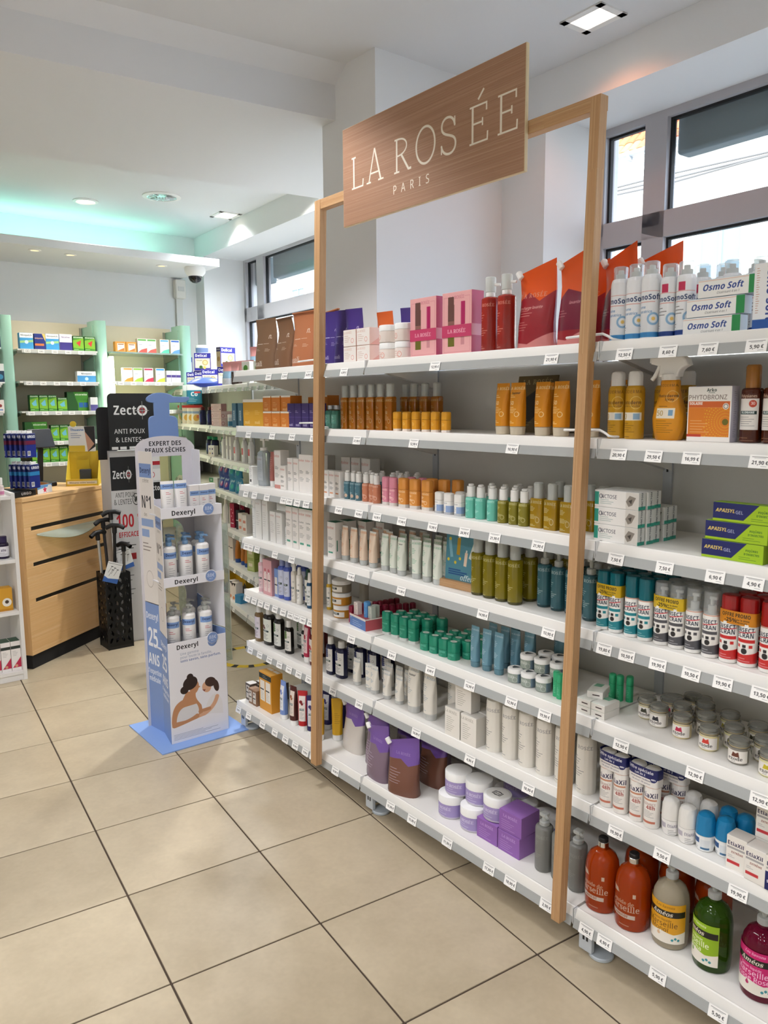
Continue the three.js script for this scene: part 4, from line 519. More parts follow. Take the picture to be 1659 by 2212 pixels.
  put(carton('upright_gel_box', { w: 0.045, h: 0.15, d: 0.04, col: '#1f2b78', top: '#e2702a', f: (c, W, H) => { box(c, 0, 0, W, H * 0.24, '#e2702a'); txt(c, 'APAISYL', W / 2, H * 0.6, 22, '#f0c25c', { b: 1, rot: -PI / 2 }); } }), 1.062, Y3, -0.045, 0, 'upright navy and orange gel carton at the near edge', 'carton');
}
// ---- fourth shelf ----
{
  const wsp = proto('thermal_spray'); printed('body', lathe(bottlePts(0.0145, 0.14, 0.01, 0.012)), wrap(0.0145, 0.14, (c, W, H) => { bg(c, W, H, '#e6e8e8'); lines(c, W * 0.34, H * 0.2, 28, 10, 11, '#9aa6a8', 1); }), 0.4, wsp); mesh('cap', cyl(0.0115, 0.14, 0.178, 0.003), M.white, wsp); put(wsp, -1.37, Y4, -0.045, 0, 'slim white spray bottle at the far end of the fourth shelf', 'bottle');
  row(carton('serum_carton', { w: 0.05, h: 0.183, d: 0.05, col: '#e9e9e5', f: (c, W, H) => { txt(c, 'Avène', W * 0.4, 18, 12, '#b9a7a0', { f: 'serif' }); lines(c, 8, H * 0.3, 30, 7, 10, '#9a9a98', 1); } }), Y4, [[-1.315, -0.055], [-1.255, -0.055]], 'tall grey-white serum carton', 'the slim white spray bottle', 'carton', 'tall serum cartons');
  row(carton('serum_short_carton', { w: 0.05, h: 0.141, d: 0.045, col: '#ecebe7', f: (c, W, H) => { txt(c, 'Avène', W * 0.4, 18, 12, '#c9a098', { f: 'serif' }); lines(c, 8, H * 0.34, 30, 6, 9, '#8c8c8a', 1); } }), Y4, [[-1.19, -0.055], [-1.135, -0.055]], 'shorter grey-white serum carton', 'the tall serum cartons', 'carton', 'shorter serum cartons');
  const sv = proto('small_vial'); printed('body', lathe(bottlePts(0.014, 0.085, 0.008, 0.01)), wrap(0.014, 0.085, (c, W, H) => { bg(c, W, H, '#e3e6e6'); lines(c, W * 0.34, H * 0.3, 24, 6, 9, '#8ba09c', 1); }), 0.35, sv); mesh('cap', cyl(0.009, 0.085, 0.115, 0.002), M.white, sv); put(sv, -1.085, Y4, -0.05, 0, 'small white vial standing before the green-topped cartons', 'bottle');
  const gt = carton('green_top_carton', { w: 0.05, h: 0.183, d: 0.05, col: '#f1ede8', side: '#efece8', top: '#1f6b52', f: (c, W, H) => { avene('#4f9c84')(c, W, H); txt(c, 'Cicalfate⁺', W * 0.4, H * 0.34, 9, '#555'); box(c, 0, 0, W, 3, '#1f6b52'); } }), gs = carton('green_top_short_carton', { w: 0.052, h: 0.147, d: 0.045, col: '#f1ede8', top: '#1f6b52', f: (c, W, H) => { avene('#4f9c84')(c, W, H); }, s: (c, W, H) => { box(c, W * 0.15, H * 0.5, 5, H * 0.3, '#2d7a62'); txt(c, 'Cicalfate', W * 0.6, H * 0.35, 11, '#888', { rot: PI / 2 }); } });
  row(gt, Y4, [[-1.04, -0.052], [-0.987, -0.052], [-0.933, -0.052], [-0.88, -0.052], [-0.826, -0.054]], 'tall white carton with green top', 'the small white vial', 'carton', 'green-topped cartons'); row(gs, Y4, [[-0.72, -0.052], [-0.72, -0.115], [-0.655, -0.16], [-0.59, -0.2]], 'shorter white carton with green top', 'the far wooden post', 'carton', 'shorter green-topped cartons');
  const ft = (kind, col, ink, test) => tubeOf(kind, { w: 0.037, h: 0.138, cap: 0.02, capMat: std(0xd9dcd8, 0.35, { transmission: 0.3, thickness: 0 }), fn: (c, W, H) => { rosee(ink, col, { w: W * 0.8, ly: 0.1, ls: 9, ty: 0.25, test })(c, W, H); box(c, 0, 0, W, H * 0.045, '#e9ece8'); } });
  const pe = ft('peach_tube', '#ecd5be', '#d8834c'), mi = ft('mint_tube', '#e3e8dc', '#6cb08c'), mit = ft('mint_tube', '#e3e8dc', '#6cb08c', 0.2);
  row(pe, Y4, [[-0.652, -0.052], [-0.59, -0.05], [-0.528, -0.05], [-0.464, -0.047]], 'cream tube with orange print, front', 'the far wooden post', 'tube', 'orange print tubes'); row(pe, Y4, [[-0.53, -0.11], [-0.475, -0.12], [-0.43, -0.1], [-0.44, -0.17], [-0.39, -0.18], [-0.35, -0.2]], 'cream tube with orange print, behind', 'the far wooden post', 'tube', 'orange print tubes');
  put(mit, -0.288, Y4, -0.042, 0, 'cream tube with green print and tester scribbled in black', 'tube', 'green print tubes');
  row(mi, Y4, [[-0.396, -0.052], [-0.342, -0.05], [-0.214, -0.05, 0.4], [-0.155, -0.047], [-0.098, -0.045]], 'cream tube with green print, front', 'the orange print tubes', 'tube', 'green print tubes'); row(mi, Y4, [[-0.36, -0.11], [-0.31, -0.115], [-0.27, -0.1], [-0.225, -0.11], [-0.175, -0.115], [-0.12, -0.11], [-0.3, -0.17], [-0.24, -0.18], [-0.18, -0.17], [-0.13, -0.18]], 'cream tube with green print, behind', 'the orange print tubes', 'tube', 'green print tubes');
  const pc = thing('gift_card_stand', 'blue product card standing in a wooden holder between tubes and olive bottles', 'display card', [-0.008, Y4, -0.06], 0.06);
  mesh('wooden_base', uvm(rbx(-0.078, 0.07, 0, 0.026, -0.014, 0.016, 0.002), 4, 'x'), M.beech, pc);
  const pg = rb(0.138, 0.172, 0.004, 0.001); pg.translate(0.004, 0.1, 0); pg.rotateX(-0.06); printed('card', pg, art(150, 186, (c, W, H) => { bg(c, W, H, '#4b8698'); for (const [x, y, r, w, h, q] of [[24, 60, -0.2, 14, 62, '#7fb3c4'], [62, 48, 0.05, 16, 62, '#b9921c'], [98, 92, 0.1, 14, 50, '#e6cdb6'], [128, 60, 0.35, 13, 58, '#dfe2d6']]) { c.save(); c.translate(x, y); c.rotate(r); box(c, -w / 2, -h / 2, w, h, q); box(c, -w / 4, -h / 2 - 9, w / 2, 9, '#dfe0da'); c.restore(); } for (const [x, y] of [[14, 100], [70, 92], [20, 24], [48, 108]]) disc(c, x, y, 6, '#d9c23c'); lines(c, 16, 132, 100, 3, 8, '#1f4f86', 5); txt(c, 'offert', 108, 160, 26, '#eef4f2', { it: 1, f: 'serif' }); }), 0.5, pc);
  const pump = (kind, col, ink, r, hb, o) => { const p = proto(kind); printed('body', lathe(bottlePts(r, hb, r * 0.62, 0.006, 0.005)), wrap(r, hb, rosee(ink, col, { ly: 0.12, w: 58, ls: 12.5, ty: 0.3, pre: (c, W, H) => box(c, -2, H * 0.93, W + 4, H * 0.08, o.foot) })), 0.14, p, { transmission: 0.25, thickness: 0.03 }); return p; };
  const ol = pump('olive_oil_bottle', '#8f8110', '#eee7b4', 0.0235, 0.14, { foot: '#55501c' }); overcap(ol, 0.14, 0.0165, 0.05, M.frost);
  row(ol, Y4, [[0.088, -0.054], [0.142, -0.053], [0.195, -0.053], [0.249, -0.052]], 'olive oil spray bottle, front', 'the blue product card', 'bottle', 'olive oil bottles'); row(ol, Y4, [[0.305, -0.14], [0.25, -0.12], [0.345, -0.19], [0.19, -0.13]], 'olive oil spray bottle, behind', 'the teal bottles', 'bottle', 'olive oil bottles');
  const te = pump('teal_shampoo_bottle', '#3c6f78', '#d2e4e4', 0.0225, 0.132, { foot: '#2c5058' }); mesh('collar', cyl(0.013, 0.132, 0.15, 0.002), M.frost, te); mesh('pump', merge([cyl(0.005, 0.15, 0.17, 0.001), rbx(-0.009, 0.009, 0.168, 0.178, -0.009, 0.009, 0.003)]), M.frost, te);
  row(te, Y4, [[0.325, -0.1], [0.38, -0.097], [0.435, -0.095], [0.508, -0.082]], 'teal pump bottle, front', 'the olive oil bottles', 'bottle', 'teal pump bottles'); row(te, Y4, [[0.42, -0.165], [0.475, -0.16], [0.53, -0.15]], 'teal pump bottle, behind', 'the olive oil bottles', 'bottle', 'teal pump bottles');
  const insect = (col) => (c, W, H) => { bg(c, W, H, '#f3f1ec'); const x = W / 2, w = W * 0.36; box(c, -2, H * 0.02, W + 4, 1.5, '#d98c6c'); txt(c, 'INSECT', x, H * 0.17, w * 0.3, '#16202e', { b: 1, sx: 0.85 }); txt(c, 'ÉCRAN', x, H * 0.29, w * 0.32, '#16202e', { b: 1, sx: 0.85 }); c.strokeStyle = '#d2363c'; c.lineWidth = 2; c.beginPath(); c.moveTo(x - w * 0.4, H * 0.26); c.lineTo(x + w * 0.5, H * 0.2); c.stroke(); box(c, x - w * 0.45, H * 0.38, w * 0.95, H * 0.07, col); for (let k = -1; k < 2; k++) box(c, x + k * w * 0.3 - 4, H * 0.5, 8, 7, k ? col : '#2a2a2e'); poly(c, [[-2, H * 0.66], [x, H * 0.72], [W + 2, H * 0.6], [W + 2, H * 0.9], [-2, H * 0.9]], col); disc(c, x, H * 0.64, w * 0.14, '#26262a'); lines(c, x - w * 0.35, H * 0.8, w * 0.7, 2, 6, '#f0f0f0', 1); };
  const can = (col, capM, r, clear) => { const g = []; return (p, x) => { const b = printed('bottle', lathe(bottlePts(r, 0.108, r * 0.8, 0.008, 0.004)).translate(x, 0, 0), wrap(r, 0.108, insect(col)), 0.35, p); const y = 0.108; mesh('nozzle', merge([cyl(r * 0.5, y, y + 0.02, 0.001, 14), cyl(r * 0.22, y + 0.02, y + 0.036, 0.001, 10), rbx(-0.006, 0.012, y + 0.034, y + 0.041, -0.004, 0.004, 0.001)]).translate(x, 0, 0), clear ? M.white : capM, b); mesh('overcap', lathe([[r * 0.98, y], [r * 0.98, y + 0.05], [r * 0.9, y + 0.055], [0, y + 0.056], [0, y + 0.055], [r * 0.88, y + 0.0535], [r * 0.95, y]], 22).translate(x, 0, 0), clear ? M.clear : capM, b); }; };
  const teal = std(0x0e7d8c, 0.15, { transmission: 0.35, thickness: 0 }), redc = std(0xc4201e, 0.15, { transmission: 0.3, thickness: 0 });
  const film = std(0xffffff, 0.08, { transmission: 0.95, thickness: 0 });
  const packArt = (col) => art(150, 50, (c, W, H) => { bg(c, W, H, col); txt(c, 'OFFRE PROMO', W / 2, H * 0.3, 19, '#1a1a1a', { b: 1, sx: 0.85 }); txt(c, '-25%', W * 0.36, H * 0.7, 22, '#1a1a1a', { b: 1 }); txt(c, 'sur le 2ème', W * 0.68, H * 0.62, 9, '#1a1a1a', { b: 1 }); txt(c, 'PRODUIT', W * 0.66, H * 0.82, 9, '#1a1a1a', { b: 1 }); });
  const twin = (kind, build, r, bandCol) => { const p = proto(kind); build(p, -r * 1.02); build(p, r * 1.02); const st = { x: r * 2.06, z: r * 1.03, p: 3.2 }; printed('promo_band', loft([{ y: 0.098, ...st }, { y: 0.13, ...st }], 28, false), packArt(bandCol), 0.35, p); return p; };
  const bt = can('#1f8793', teal, 0.0195, 0), bgk = can('#55555a', M.clear, 0.0205, 1), br = can('#cf2b2b', redc, 0.0215, 0);
  const single = (kind, build) => { const p = proto(kind); build(p, 0); return p; };
  const p1 = twin('insect_spray_twin_pack', bt, 0.0195, '#d8b21c'), p3 = twin('insect_spray_twin_pack', bgk, 0.0205, '#dcb923'), p6 = twin('insect_spray_twin_pack', br, 0.0215, '#d88a1c');
  const s1 = single('teal_insect_spray', bt), s2 = single('grey_insect_spray', bgk), s3 = single('red_insect_spray', br);
  row(p1, Y4, [[0.604, -0.04], [0.61, -0.085], [0.615, -0.13]], 'teal-capped insect spray twin pack with yellow promo band', 'the shelf edge', 'twin pack', 'insect spray twin packs');
  row(s1, Y4, [[0.674, -0.038], [0.716, -0.036]], 'teal-capped insect spray, front', 'the teal twin packs', 'spray bottle', 'single insect sprays'); row(s1, Y4, [[0.68, -0.083], [0.725, -0.083], [0.69, -0.13], [0.735, -0.13]], 'teal-capped insect spray, behind', 'the teal twin packs', 'spray bottle', 'single insect sprays');
  row(p3, Y4, [[0.783, -0.04], [0.79, -0.088], [0.798, -0.135]], 'grey-printed insect spray twin pack with yellow promo band', 'the shelf edge', 'twin pack', 'insect spray twin packs');
  row(s2, Y4, [[0.848, -0.042], [0.894, -0.04]], 'grey-printed insect spray with clear cap, front', 'the grey twin packs', 'spray bottle', 'single insect sprays'); row(s2, Y4, [[0.862, -0.09], [0.908, -0.09], [0.87, -0.138], [0.918, -0.138]], 'grey-printed insect spray with clear cap, behind', 'the grey twin packs', 'spray bottle', 'single insect sprays');
  row(p6, Y4, [[0.962, -0.042], [0.975, -0.092], [0.985, -0.142]], 'red-capped insect spray twin pack with orange promo band', 'the shelf edge', 'twin pack', 'insect spray twin packs'); row(s3, Y4, [[1.035, -0.042], [1.05, -0.092]], 'red-capped single insect spray', 'the shelf edge', 'spray bottle', 'single insect sprays');
}
// ---- fifth shelf ----
{
  const spr = (kind, r, hb, capH, fn, capM = M.white, rough = 0.35) => { const p = proto(kind); printed('body', lathe(bottlePts(r, hb, r * 0.55, 0.012)), wrap(r, hb, fn), rough, p); mesh('cap', lathe([[0, hb], [r * 0.62, hb], [r * 0.6, hb + capH * 0.5], [r * 0.48, hb + capH], [0, hb + capH]], 16), capM, p); return p; };
  const kl = (col, lab, fig, ink = '#777') => (c, W, H) => { bg(c, W, H, col); c.save(); c.translate(W * 0.3, H * 0.12); c.beginPath(); c.rect(0, 0, W * 0.4, H * 0.76); c.clip(); klorane(ink, lab, { fig })(c, W * 0.4, H * 0.76); c.restore(); };
  put(spr('pink_bottle', 0.0185, 0.14, 0.036, kl('#e2b9c2', '#ecd0d6')), -1.318, Y5, -0.045, 0, 'pink bottle with white cap beside the pink carton', 'bottle');
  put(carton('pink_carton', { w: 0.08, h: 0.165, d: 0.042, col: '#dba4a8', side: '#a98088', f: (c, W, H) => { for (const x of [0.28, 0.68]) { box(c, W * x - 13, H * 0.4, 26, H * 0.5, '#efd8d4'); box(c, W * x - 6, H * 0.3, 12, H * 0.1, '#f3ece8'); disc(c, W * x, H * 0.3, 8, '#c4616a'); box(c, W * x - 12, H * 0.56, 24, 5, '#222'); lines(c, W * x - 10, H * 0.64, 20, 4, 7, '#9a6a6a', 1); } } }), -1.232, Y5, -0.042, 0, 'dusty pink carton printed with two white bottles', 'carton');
  put(carton('sky_carton', { w: 0.045, h: 0.13, d: 0.04, col: '#7f9ed6', f: (c, W, H) => { box(c, W * 0.3, H * 0.3, W * 0.5, H * 0.6, '#e9e6e0'); box(c, W * 0.3, H * 0.55, W * 0.5, 5, '#222'); } }), -1.18, Y5, -0.055, 0, 'small sky blue carton behind the blue mousse bottles', 'carton');
  const bm = spr('blue_mousse_bottle', 0.021, 0.15, 0.03, kl('#4a5fb4', '#c9cfe4'), std(0x8c97c4, 0.3)); row(bm, Y5, [[-1.142, -0.05], [-1.098, -0.052]], 'cornflower blue mousse bottle', 'the pink carton', 'bottle', 'blue mousse bottles'); row(bm, Y5, [[-1.1, -0.12], [-1.055, -0.11]], 'cornflower blue mousse bottle, set further back', 'the pink carton', 'bottle', 'blue mousse bottles');
  put(spr('oat_spray', 0.0155, 0.14, 0.035, kl('#dcd6c9', '#e9e5dc')), -1.046, Y5, -0.052, 0, 'clear oat spray bottle beside the blue mousse bottles', 'bottle'); put(spr('white_shampoo', 0.0145, 0.132, 0.032, kl('#ece9e2', '#f3f1ec')), -1.0, Y5, -0.05, 0, 'slim white bottle beside the clear oat spray', 'bottle');
  put(spr('dark_green_bottle', 0.016, 0.13, 0.03, kl('#3b4a40', '#e4e2da', (c, W, H) => disc(c, W * 0.35, H * 0.35, 9, '#2a4a2c')), std(0x24503c, 0.4)), -0.958, Y5, -0.068, 0, 'dark green capped bottle behind the petrol blue spray', 'bottle');
  put(spr('petrol_spray', 0.0145, 0.112, 0.042, kl('#15476a', '#e6e9e8')), -0.914, Y5, -0.048, 0, 'petrol blue spray bottle with white nozzle', 'bottle'); const yb = spr('yellow_spray', 0.0145, 0.112, 0.042, kl('#d9ac2c', '#ece8de')); put(yb, -0.872, Y5, -0.05, 0, 'yellow spray bottle before the far wooden post', 'bottle', 'yellow sprays'); put(yb, -0.84, Y5, -0.1, 0, 'yellow spray bottle past the far wooden post', 'bottle', 'yellow sprays');
  const mask = (kind, body) => jarOf(kind, { r: 0.04, h: 0.051, lid: 0.32, lr: 1.01, rough: 0.3, fn: (c, W, H) => { bg(c, W, H, body); box(c, W * 0.36, H * 0.22, W * 0.28, H * 0.6, '#efece4'); box(c, W * 0.37, H * 0.32, W * 0.18, H * 0.24, '#1c2a28'); txt(c, 'KLORANE', W * 0.46, H * 0.44, 6.5, '#fff'); } });
  const mA = mask('hair_mask_jar', '#c98a2c'), mB = mask('grey_hair_mask_jar', '#8f8674'); put(mA, -0.715, Y5, -0.08, 0.2, 'amber hair mask jar at the bottom of the stack of three', 'jar', 'hair mask jars'); put(mA, -0.722, Y5 + 0.052, -0.08, 0, 'amber hair mask jar in the middle of the stack', 'jar', 'hair mask jars'); put(mB, -0.722, Y5 + 0.104, -0.08, 0.1, 'taupe hair mask jar on top of the stack', 'jar', 'hair mask jars');
  put(spr('clear_pump', 0.02, 0.16, 0.06, (c, W, H) => bg(c, W, H, '#b9b6a8'), M.white), -0.73, Y5, -0.2, 0, 'clear bottle with white pump behind the hair mask jars', 'bottle');
  // lip balm tray and its contents
  const tr = thing('lip_balm_tray', 'blue cardboard display tray with rose end holding lip balms', 'display tray', [-0.535, Y5, -0.075], -0.12), tn = net({ w: 0.125, h: 0.042, d: 0.1, col: '#5a7cb4', side: '#b9545c', f: (c, W, H) => { txt(c, '*', 12, 10, 12, '#e6ecf6'); lines(c, 24, 16, 80, 3, 8, '#c3d2ea', 1.4); box(c, 0, 0, W, 3, '#e9e4dc'); } });
  mesh('tray', cartonGeo(tn), pm(tn, 0.5), tr); mesh('rim', merge([bx(-0.0625, 0.0625, 0.042, 0.046, 0.047, 0.05), bx(0.0595, 0.0625, 0.042, 0.046, -0.05, 0.05)]), std(0xe6dfd6, 0.6), tr);
  const cs = stickOf('crimson_balm', { w: 0.024, d: 0.024, h: 0.068, split: 0.62, capMat: std(0x8d1c38, 0.4), fn: (c, W, H) => { bg(c, W, H, '#a3203f'); lines(c, W * 0.3, H * 0.4, W * 0.4, 3, 5, '#e4a4b0', 1); } });
  row(cs, Y5, Array.from({ length: 9 }, (_, k) => [-0.625 + k * 0.003, -0.06 - k * 0.0265]), 'crimson lip balm, outer column', 'the shelf edge', 'lip balm', 'crimson lip balms'); row(cs, Y5, Array.from({ length: 6 }, (_, k) => [-0.562 + k * 0.012, -0.145 - k * 0.0262]), 'crimson lip balm, inner column behind the tray', 'the tray', 'lip balm', 'crimson lip balms');
  const tb = (kind, w, h, col, ink) => carton(kind, { w, h, d: 0.022, col, f: (c, W, H) => lines(c, 4, 6, W - 8, 7, 6, ink, 1.2) }); const ty = Y5 + 0.0425;
  row(tb('balm_carton', 0.026, 0.05, '#e6dcd6', '#a0726c'), ty, [[-0.577, -0.055], [-0.555, -0.09]], 'small cream balm carton in the tray', 'the crimson balms', 'carton', 'balm cartons in the tray'); put(stickOf('blue_balm', { w: 0.026, d: 0.026, h: 0.062, split: 0.62, capMat: std(0x5a9ad6, 0.4), fn: (c, W, H) => { bg(c, W, H, '#5a9ad6'); lines(c, W * 0.3, H * 0.4, W * 0.4, 3, 5, '#dce9f6', 1); } }), -0.522, ty, -0.06, 0, 'light blue lip balm standing in the tray', 'lip balm');
  row(tb('mint_balm_carton', 0.022, 0.048, '#c9d2c9', '#4f8c7c'), ty, [[-0.5, -0.085], [-0.492, -0.06]], 'small mint balm carton in the tray', 'the blue balm', 'carton', 'balm cartons in the tray');
  const gtop = (c, W, H) => { bg(c, W, H, '#1f8f70'); disc(c, W / 2, H / 2, W * 0.36, '#d9dfd6'); lines(c, W * 0.3, H * 0.4, W * 0.4, 3, 4, '#777', 1); };
  const gst = (kind, w, h, foot) => { const p = stickOf(kind, { w, d: w * 0.86, h, split: foot ? 0.66 : 0.42, foot: foot ? std(0xd6d9d4, 0.5) : undefined, capMat: std(0x1c8a6c, 0.42), fn: (c, W, H) => { bg(c, W, H, '#1c8a6c'); txt(c, 'LA ROSÉE', W / 2, H * 0.3, W * 0.15, '#8fd0ba', { f: 'serif' }); lines(c, W * 0.24, H * 0.5, W * 0.45, 4, 5, '#8fd0ba', 1); } }); const g = new THREE.CircleGeometry(w * 0.4, 20); g.scale(1, 0.82, 1); g.rotateX(-PI / 2); g.translate(0, h + 0.0004, 0); printed('top_sticker', g, art(40, 40, gtop), 0.5, p); return p; };
  const GT = gst('green_deodorant', 0.043, 0.086, 1), GS = gst('short_green_deodorant', 0.045, 0.061, 0);
  const rows = (p, x0, x1, n, zs, dx, desc, anchor, cat, grp) => zs.forEach((z, k) => row(p, Y5, lin(x0 + dx * k, x1 + dx * k, n[k], z, 0.002), `${desc}, ${['front', 'second', 'third', 'back'][k]} row`, anchor, cat, grp));
  rows(GT, -0.408, -0.256, [4, 4, 4], [-0.07, -0.118, -0.165], 0.024, 'tall emerald deodorant stick', 'the balm tray', 'deodorant', 'tall green deodorants'); rows(GS, -0.171, -0.03, [4, 4, 4, 3], [-0.058, -0.105, -0.152, -0.2], 0.024, 'short emerald deodorant stick', 'the tall ones', 'deodorant', 'short green deodorants');
  const lb = tubeOf('sky_tube', { w: 0.036, h: 0.138, cap: 0.02, capMat: std(0x6f9cab, 0.3, { transmission: 0.3, thickness: 0 }), fn: rosee('#cfe2e8', '#6f9cae', { w: 32, ly: 0.1, ls: 7.5, ty: 0.25 }), rough: 0.3 });
  row(lb, Y5, [[0.07, -0.062], [0.122, -0.064], [0.173, -0.066]], 'pale blue gel tube, front', 'the short green deodorants', 'tube', 'pale blue tubes'); row(lb, Y5, [[0.085, -0.13], [0.14, -0.13], [0.19, -0.125], [0.235, -0.14], [0.13, -0.19], [0.19, -0.2], [0.29, -0.22]], 'pale blue gel tube, behind', 'the short green deodorants', 'tube', 'pale blue tubes');
  const jj = jarOf('eye_patch_jar', { r: 0.0245, h: 0.045, lid: 0.33, lr: 1.02, fn: (c, W, H) => { bg(c, W, H, '#97a297'); txt(c, 'ROSÉE', W / 2, H * 0.35, 9, '#dfe5de'); disc(c, W * 0.6, H * 0.6, 7, '#dfe5de', 1); box(c, W * 0.66, 0, W * 0.12, H, '#6d8494'); }, top: (c, W, H) => { bg(c, W, H, '#efeeea'); poly(c, [[W * 0.2, H * 0.3], [W * 0.8, H * 0.2], [W * 0.7, H * 0.5], [W * 0.5, H * 0.8], [W * 0.25, H * 0.6]], '#4a4e50'); } });
  row(jj, Y5, [[0.25, -0.06], [0.303, -0.062], [0.358, -0.066]], 'small grey jar of the front row', 'the pale blue tubes', 'jar', 'small grey jars'); row(jj, Y5, [[0.272, -0.115], [0.325, -0.118], [0.378, -0.12]], 'small grey jar of the second row', 'the pale blue tubes', 'jar', 'small grey jars');
  row(jj, Y5 + 0.0455, [[0.276, -0.088], [0.331, -0.09], [0.388, -0.095]], 'small grey jar set on top of others', 'the pale blue tubes', 'jar', 'small grey jars'); row(jj, Y5 + 0.0455, [[0.3, -0.145], [0.352, -0.148]], 'small grey jar on top at the back', 'the pale blue tubes', 'jar', 'small grey jars');
  row(jj, Y5, [[0.295, -0.17], [0.35, -0.172]], 'small grey jar at the bottom of the back', 'the pale blue tubes', 'jar', 'small grey jars');
  const tn2 = stickOf('mint_lip_stick', { w: 0.02, d: 0.02, h: 0.078, split: 0.62, capMat: std(0x35b07a, 0.35), fn: (c, W, H) => { bg(c, W, H, '#35b07a'); lines(c, W * 0.3, H * 0.3, W * 0.4, 5, 6, '#bfe8d2', 1); } }); row(tn2, Y5, [[0.412, -0.06], [0.432, -0.052], [0.454, -0.048]], 'thin bright green lip stick, front', 'the small grey jars', 'lip balm', 'thin green lip sticks'); row(tn2, Y5, [[0.53, -0.17], [0.552, -0.175], [0.575, -0.19]], 'thin bright green lip stick, behind the near post', 'the small jars', 'lip balm', 'thin green lip sticks');
  const fc = carton('flat_carton', { w: 0.045, h: 0.02, d: 0.07, k: 1300, col: '#e9e7e0', side: '#dfddd6', top: '#e2e4dc', f: (c, W, H) => { box(c, W * 0.35, H * 0.45, W * 0.45, 4, '#3a2a2a'); }, t: (c, W, H) => poly(c, [[W * 0.2, 0], [W * 0.7, 0], [W * 0.5, H], [0, H]], '#7dbd9c') }); [[0.545, 0], [0.592, 0], [0.545, 0.0207], [0.592, 0.0207]].forEach(([x, dy], i) => put(fc, x, Y5 + dy, -0.05, 0, `flat white and green carton, ${dy ? 'upper' : 'lower'} one, ${i % 2 ? 'away from' : 'against'} the near post`, 'carton', 'flat cartons')); put(fc, 0.55, Y5 + 0.0414, -0.075, 0.35, 'flat white and green carton lying loose on top', 'carton', 'flat cartons');
  // clip-top jars
  const wire = std(0x8c8a82, 0.35, { metalness: 0.8 }), figs = [['leaf', '#3a3a2c', '#c9bf9a'], ['cow', '#2a2a2e', '#cfc9b8'], ['raspberry', '#c22a4c', '#d4c49a'], ['strawberry', '#d23a2e', '#ddd0a0'], ['coconut', '#6a3a28', '#8f8a80'], ['lemon', '#c9b62c', '#ddd8a4']];
  const ex = figs.map(([n, col, paste]) => { const p = proto('clip_top_jar'), r = 0.0235; mesh('body', lathe([[0, 0], [r - 0.004, 0], [r, 0.004], [r, 0.04], [r * 0.9, 0.044], [0, 0.044]], 24), std(paste, 0.2), p); band('label', p, r * 1.012, 0.006, 0.036, 2.6, art(64, 34, (c, W, H) => { bg(c, W, H, '#efeae2'); poly(c, [[W * 0.36, H * 0.5], [W * 0.42, H * 0.12], [W * 0.52, H * 0.22], [W * 0.62, H * 0.1], [W * 0.66, H * 0.5]], col); txt(c, 'exode', W / 2, H * 0.68, 12, '#1f1a18', { f: 'serif', b: 1 }); lines(c, W * 0.36, H * 0.88, 18, 1, 3, '#777', 1); }), 0.5); const l = mesh('lid', lathe([[0, 0.046], [r, 0.046], [r * 1.02, 0.052], [r * 0.96, 0.06], [0, 0.062]], 24), std(0xb9bab2, 0.1, { transmission: 0.6, thickness: 0.01 }), p); mesh('seal', lathe([[r * 0.8, 0.044], [r * 1.0, 0.044], [r * 1.0, 0.0465], [r * 0.8, 0.0465]], 24), std(0xb9a77c, 0.7), l); mesh('wire_clip', merge([rod([[-r, 0.046, 0.012], [-r - 0.004, 0.05, 0], [-r, 0.046, -0.012]], 0.0011, 6), rod([[r, 0.04, 0.008], [r + 0.004, 0.046, 0.006], [r + 0.006, 0.03, 0], [r + 0.004, 0.046, -0.006], [r, 0.04, -0.008]], 0.0012, 6), new THREE.TorusGeometry(r * 1.02, 0.001, 5, 24).rotateX(PI / 2).translate(0, 0.043, 0), new THREE.TorusGeometry(r * 1.03, 0.001, 5, 24).rotateX(PI / 2).translate(0, 0.053, 0)]), wire, p); return p; });
  const fx = [[0.674, -0.128], [0.726, -0.103], [0.803, -0.088], [0.885, -0.074], [0.969, -0.06], [1.048, -0.052]]; fx.forEach(([x, z], i) => put(ex[i], x, Y5, z, 0.1, `clip-top jar with ${figs[i][0]} picture in the front row`, 'jar', 'clip-top jars'));
  fx.forEach(([x, z], i) => { put(ex[(i + 2) % 6], x + 0.035, Y5, z - 0.056, 0.2, `clip-top jar right behind the ${figs[i][0]} jar`, 'jar', 'clip-top jars'); if (i < 5) put(ex[(i + 3) % 6], x + 0.07, Y5, z - 0.112, -0.2, `clip-top jar in the third row behind the ${figs[i][0]} jar`, 'jar', 'clip-top jars'); }); put(ex[0], 0.72, Y5, -0.19, 0.3, 'clip-top jar beside the back panel upright', 'jar', 'clip-top jars'); put(ex[1], 0.775, Y5, -0.24, 0.1, 'clip-top jar furthest back against the panel', 'jar', 'clip-top jars');
}
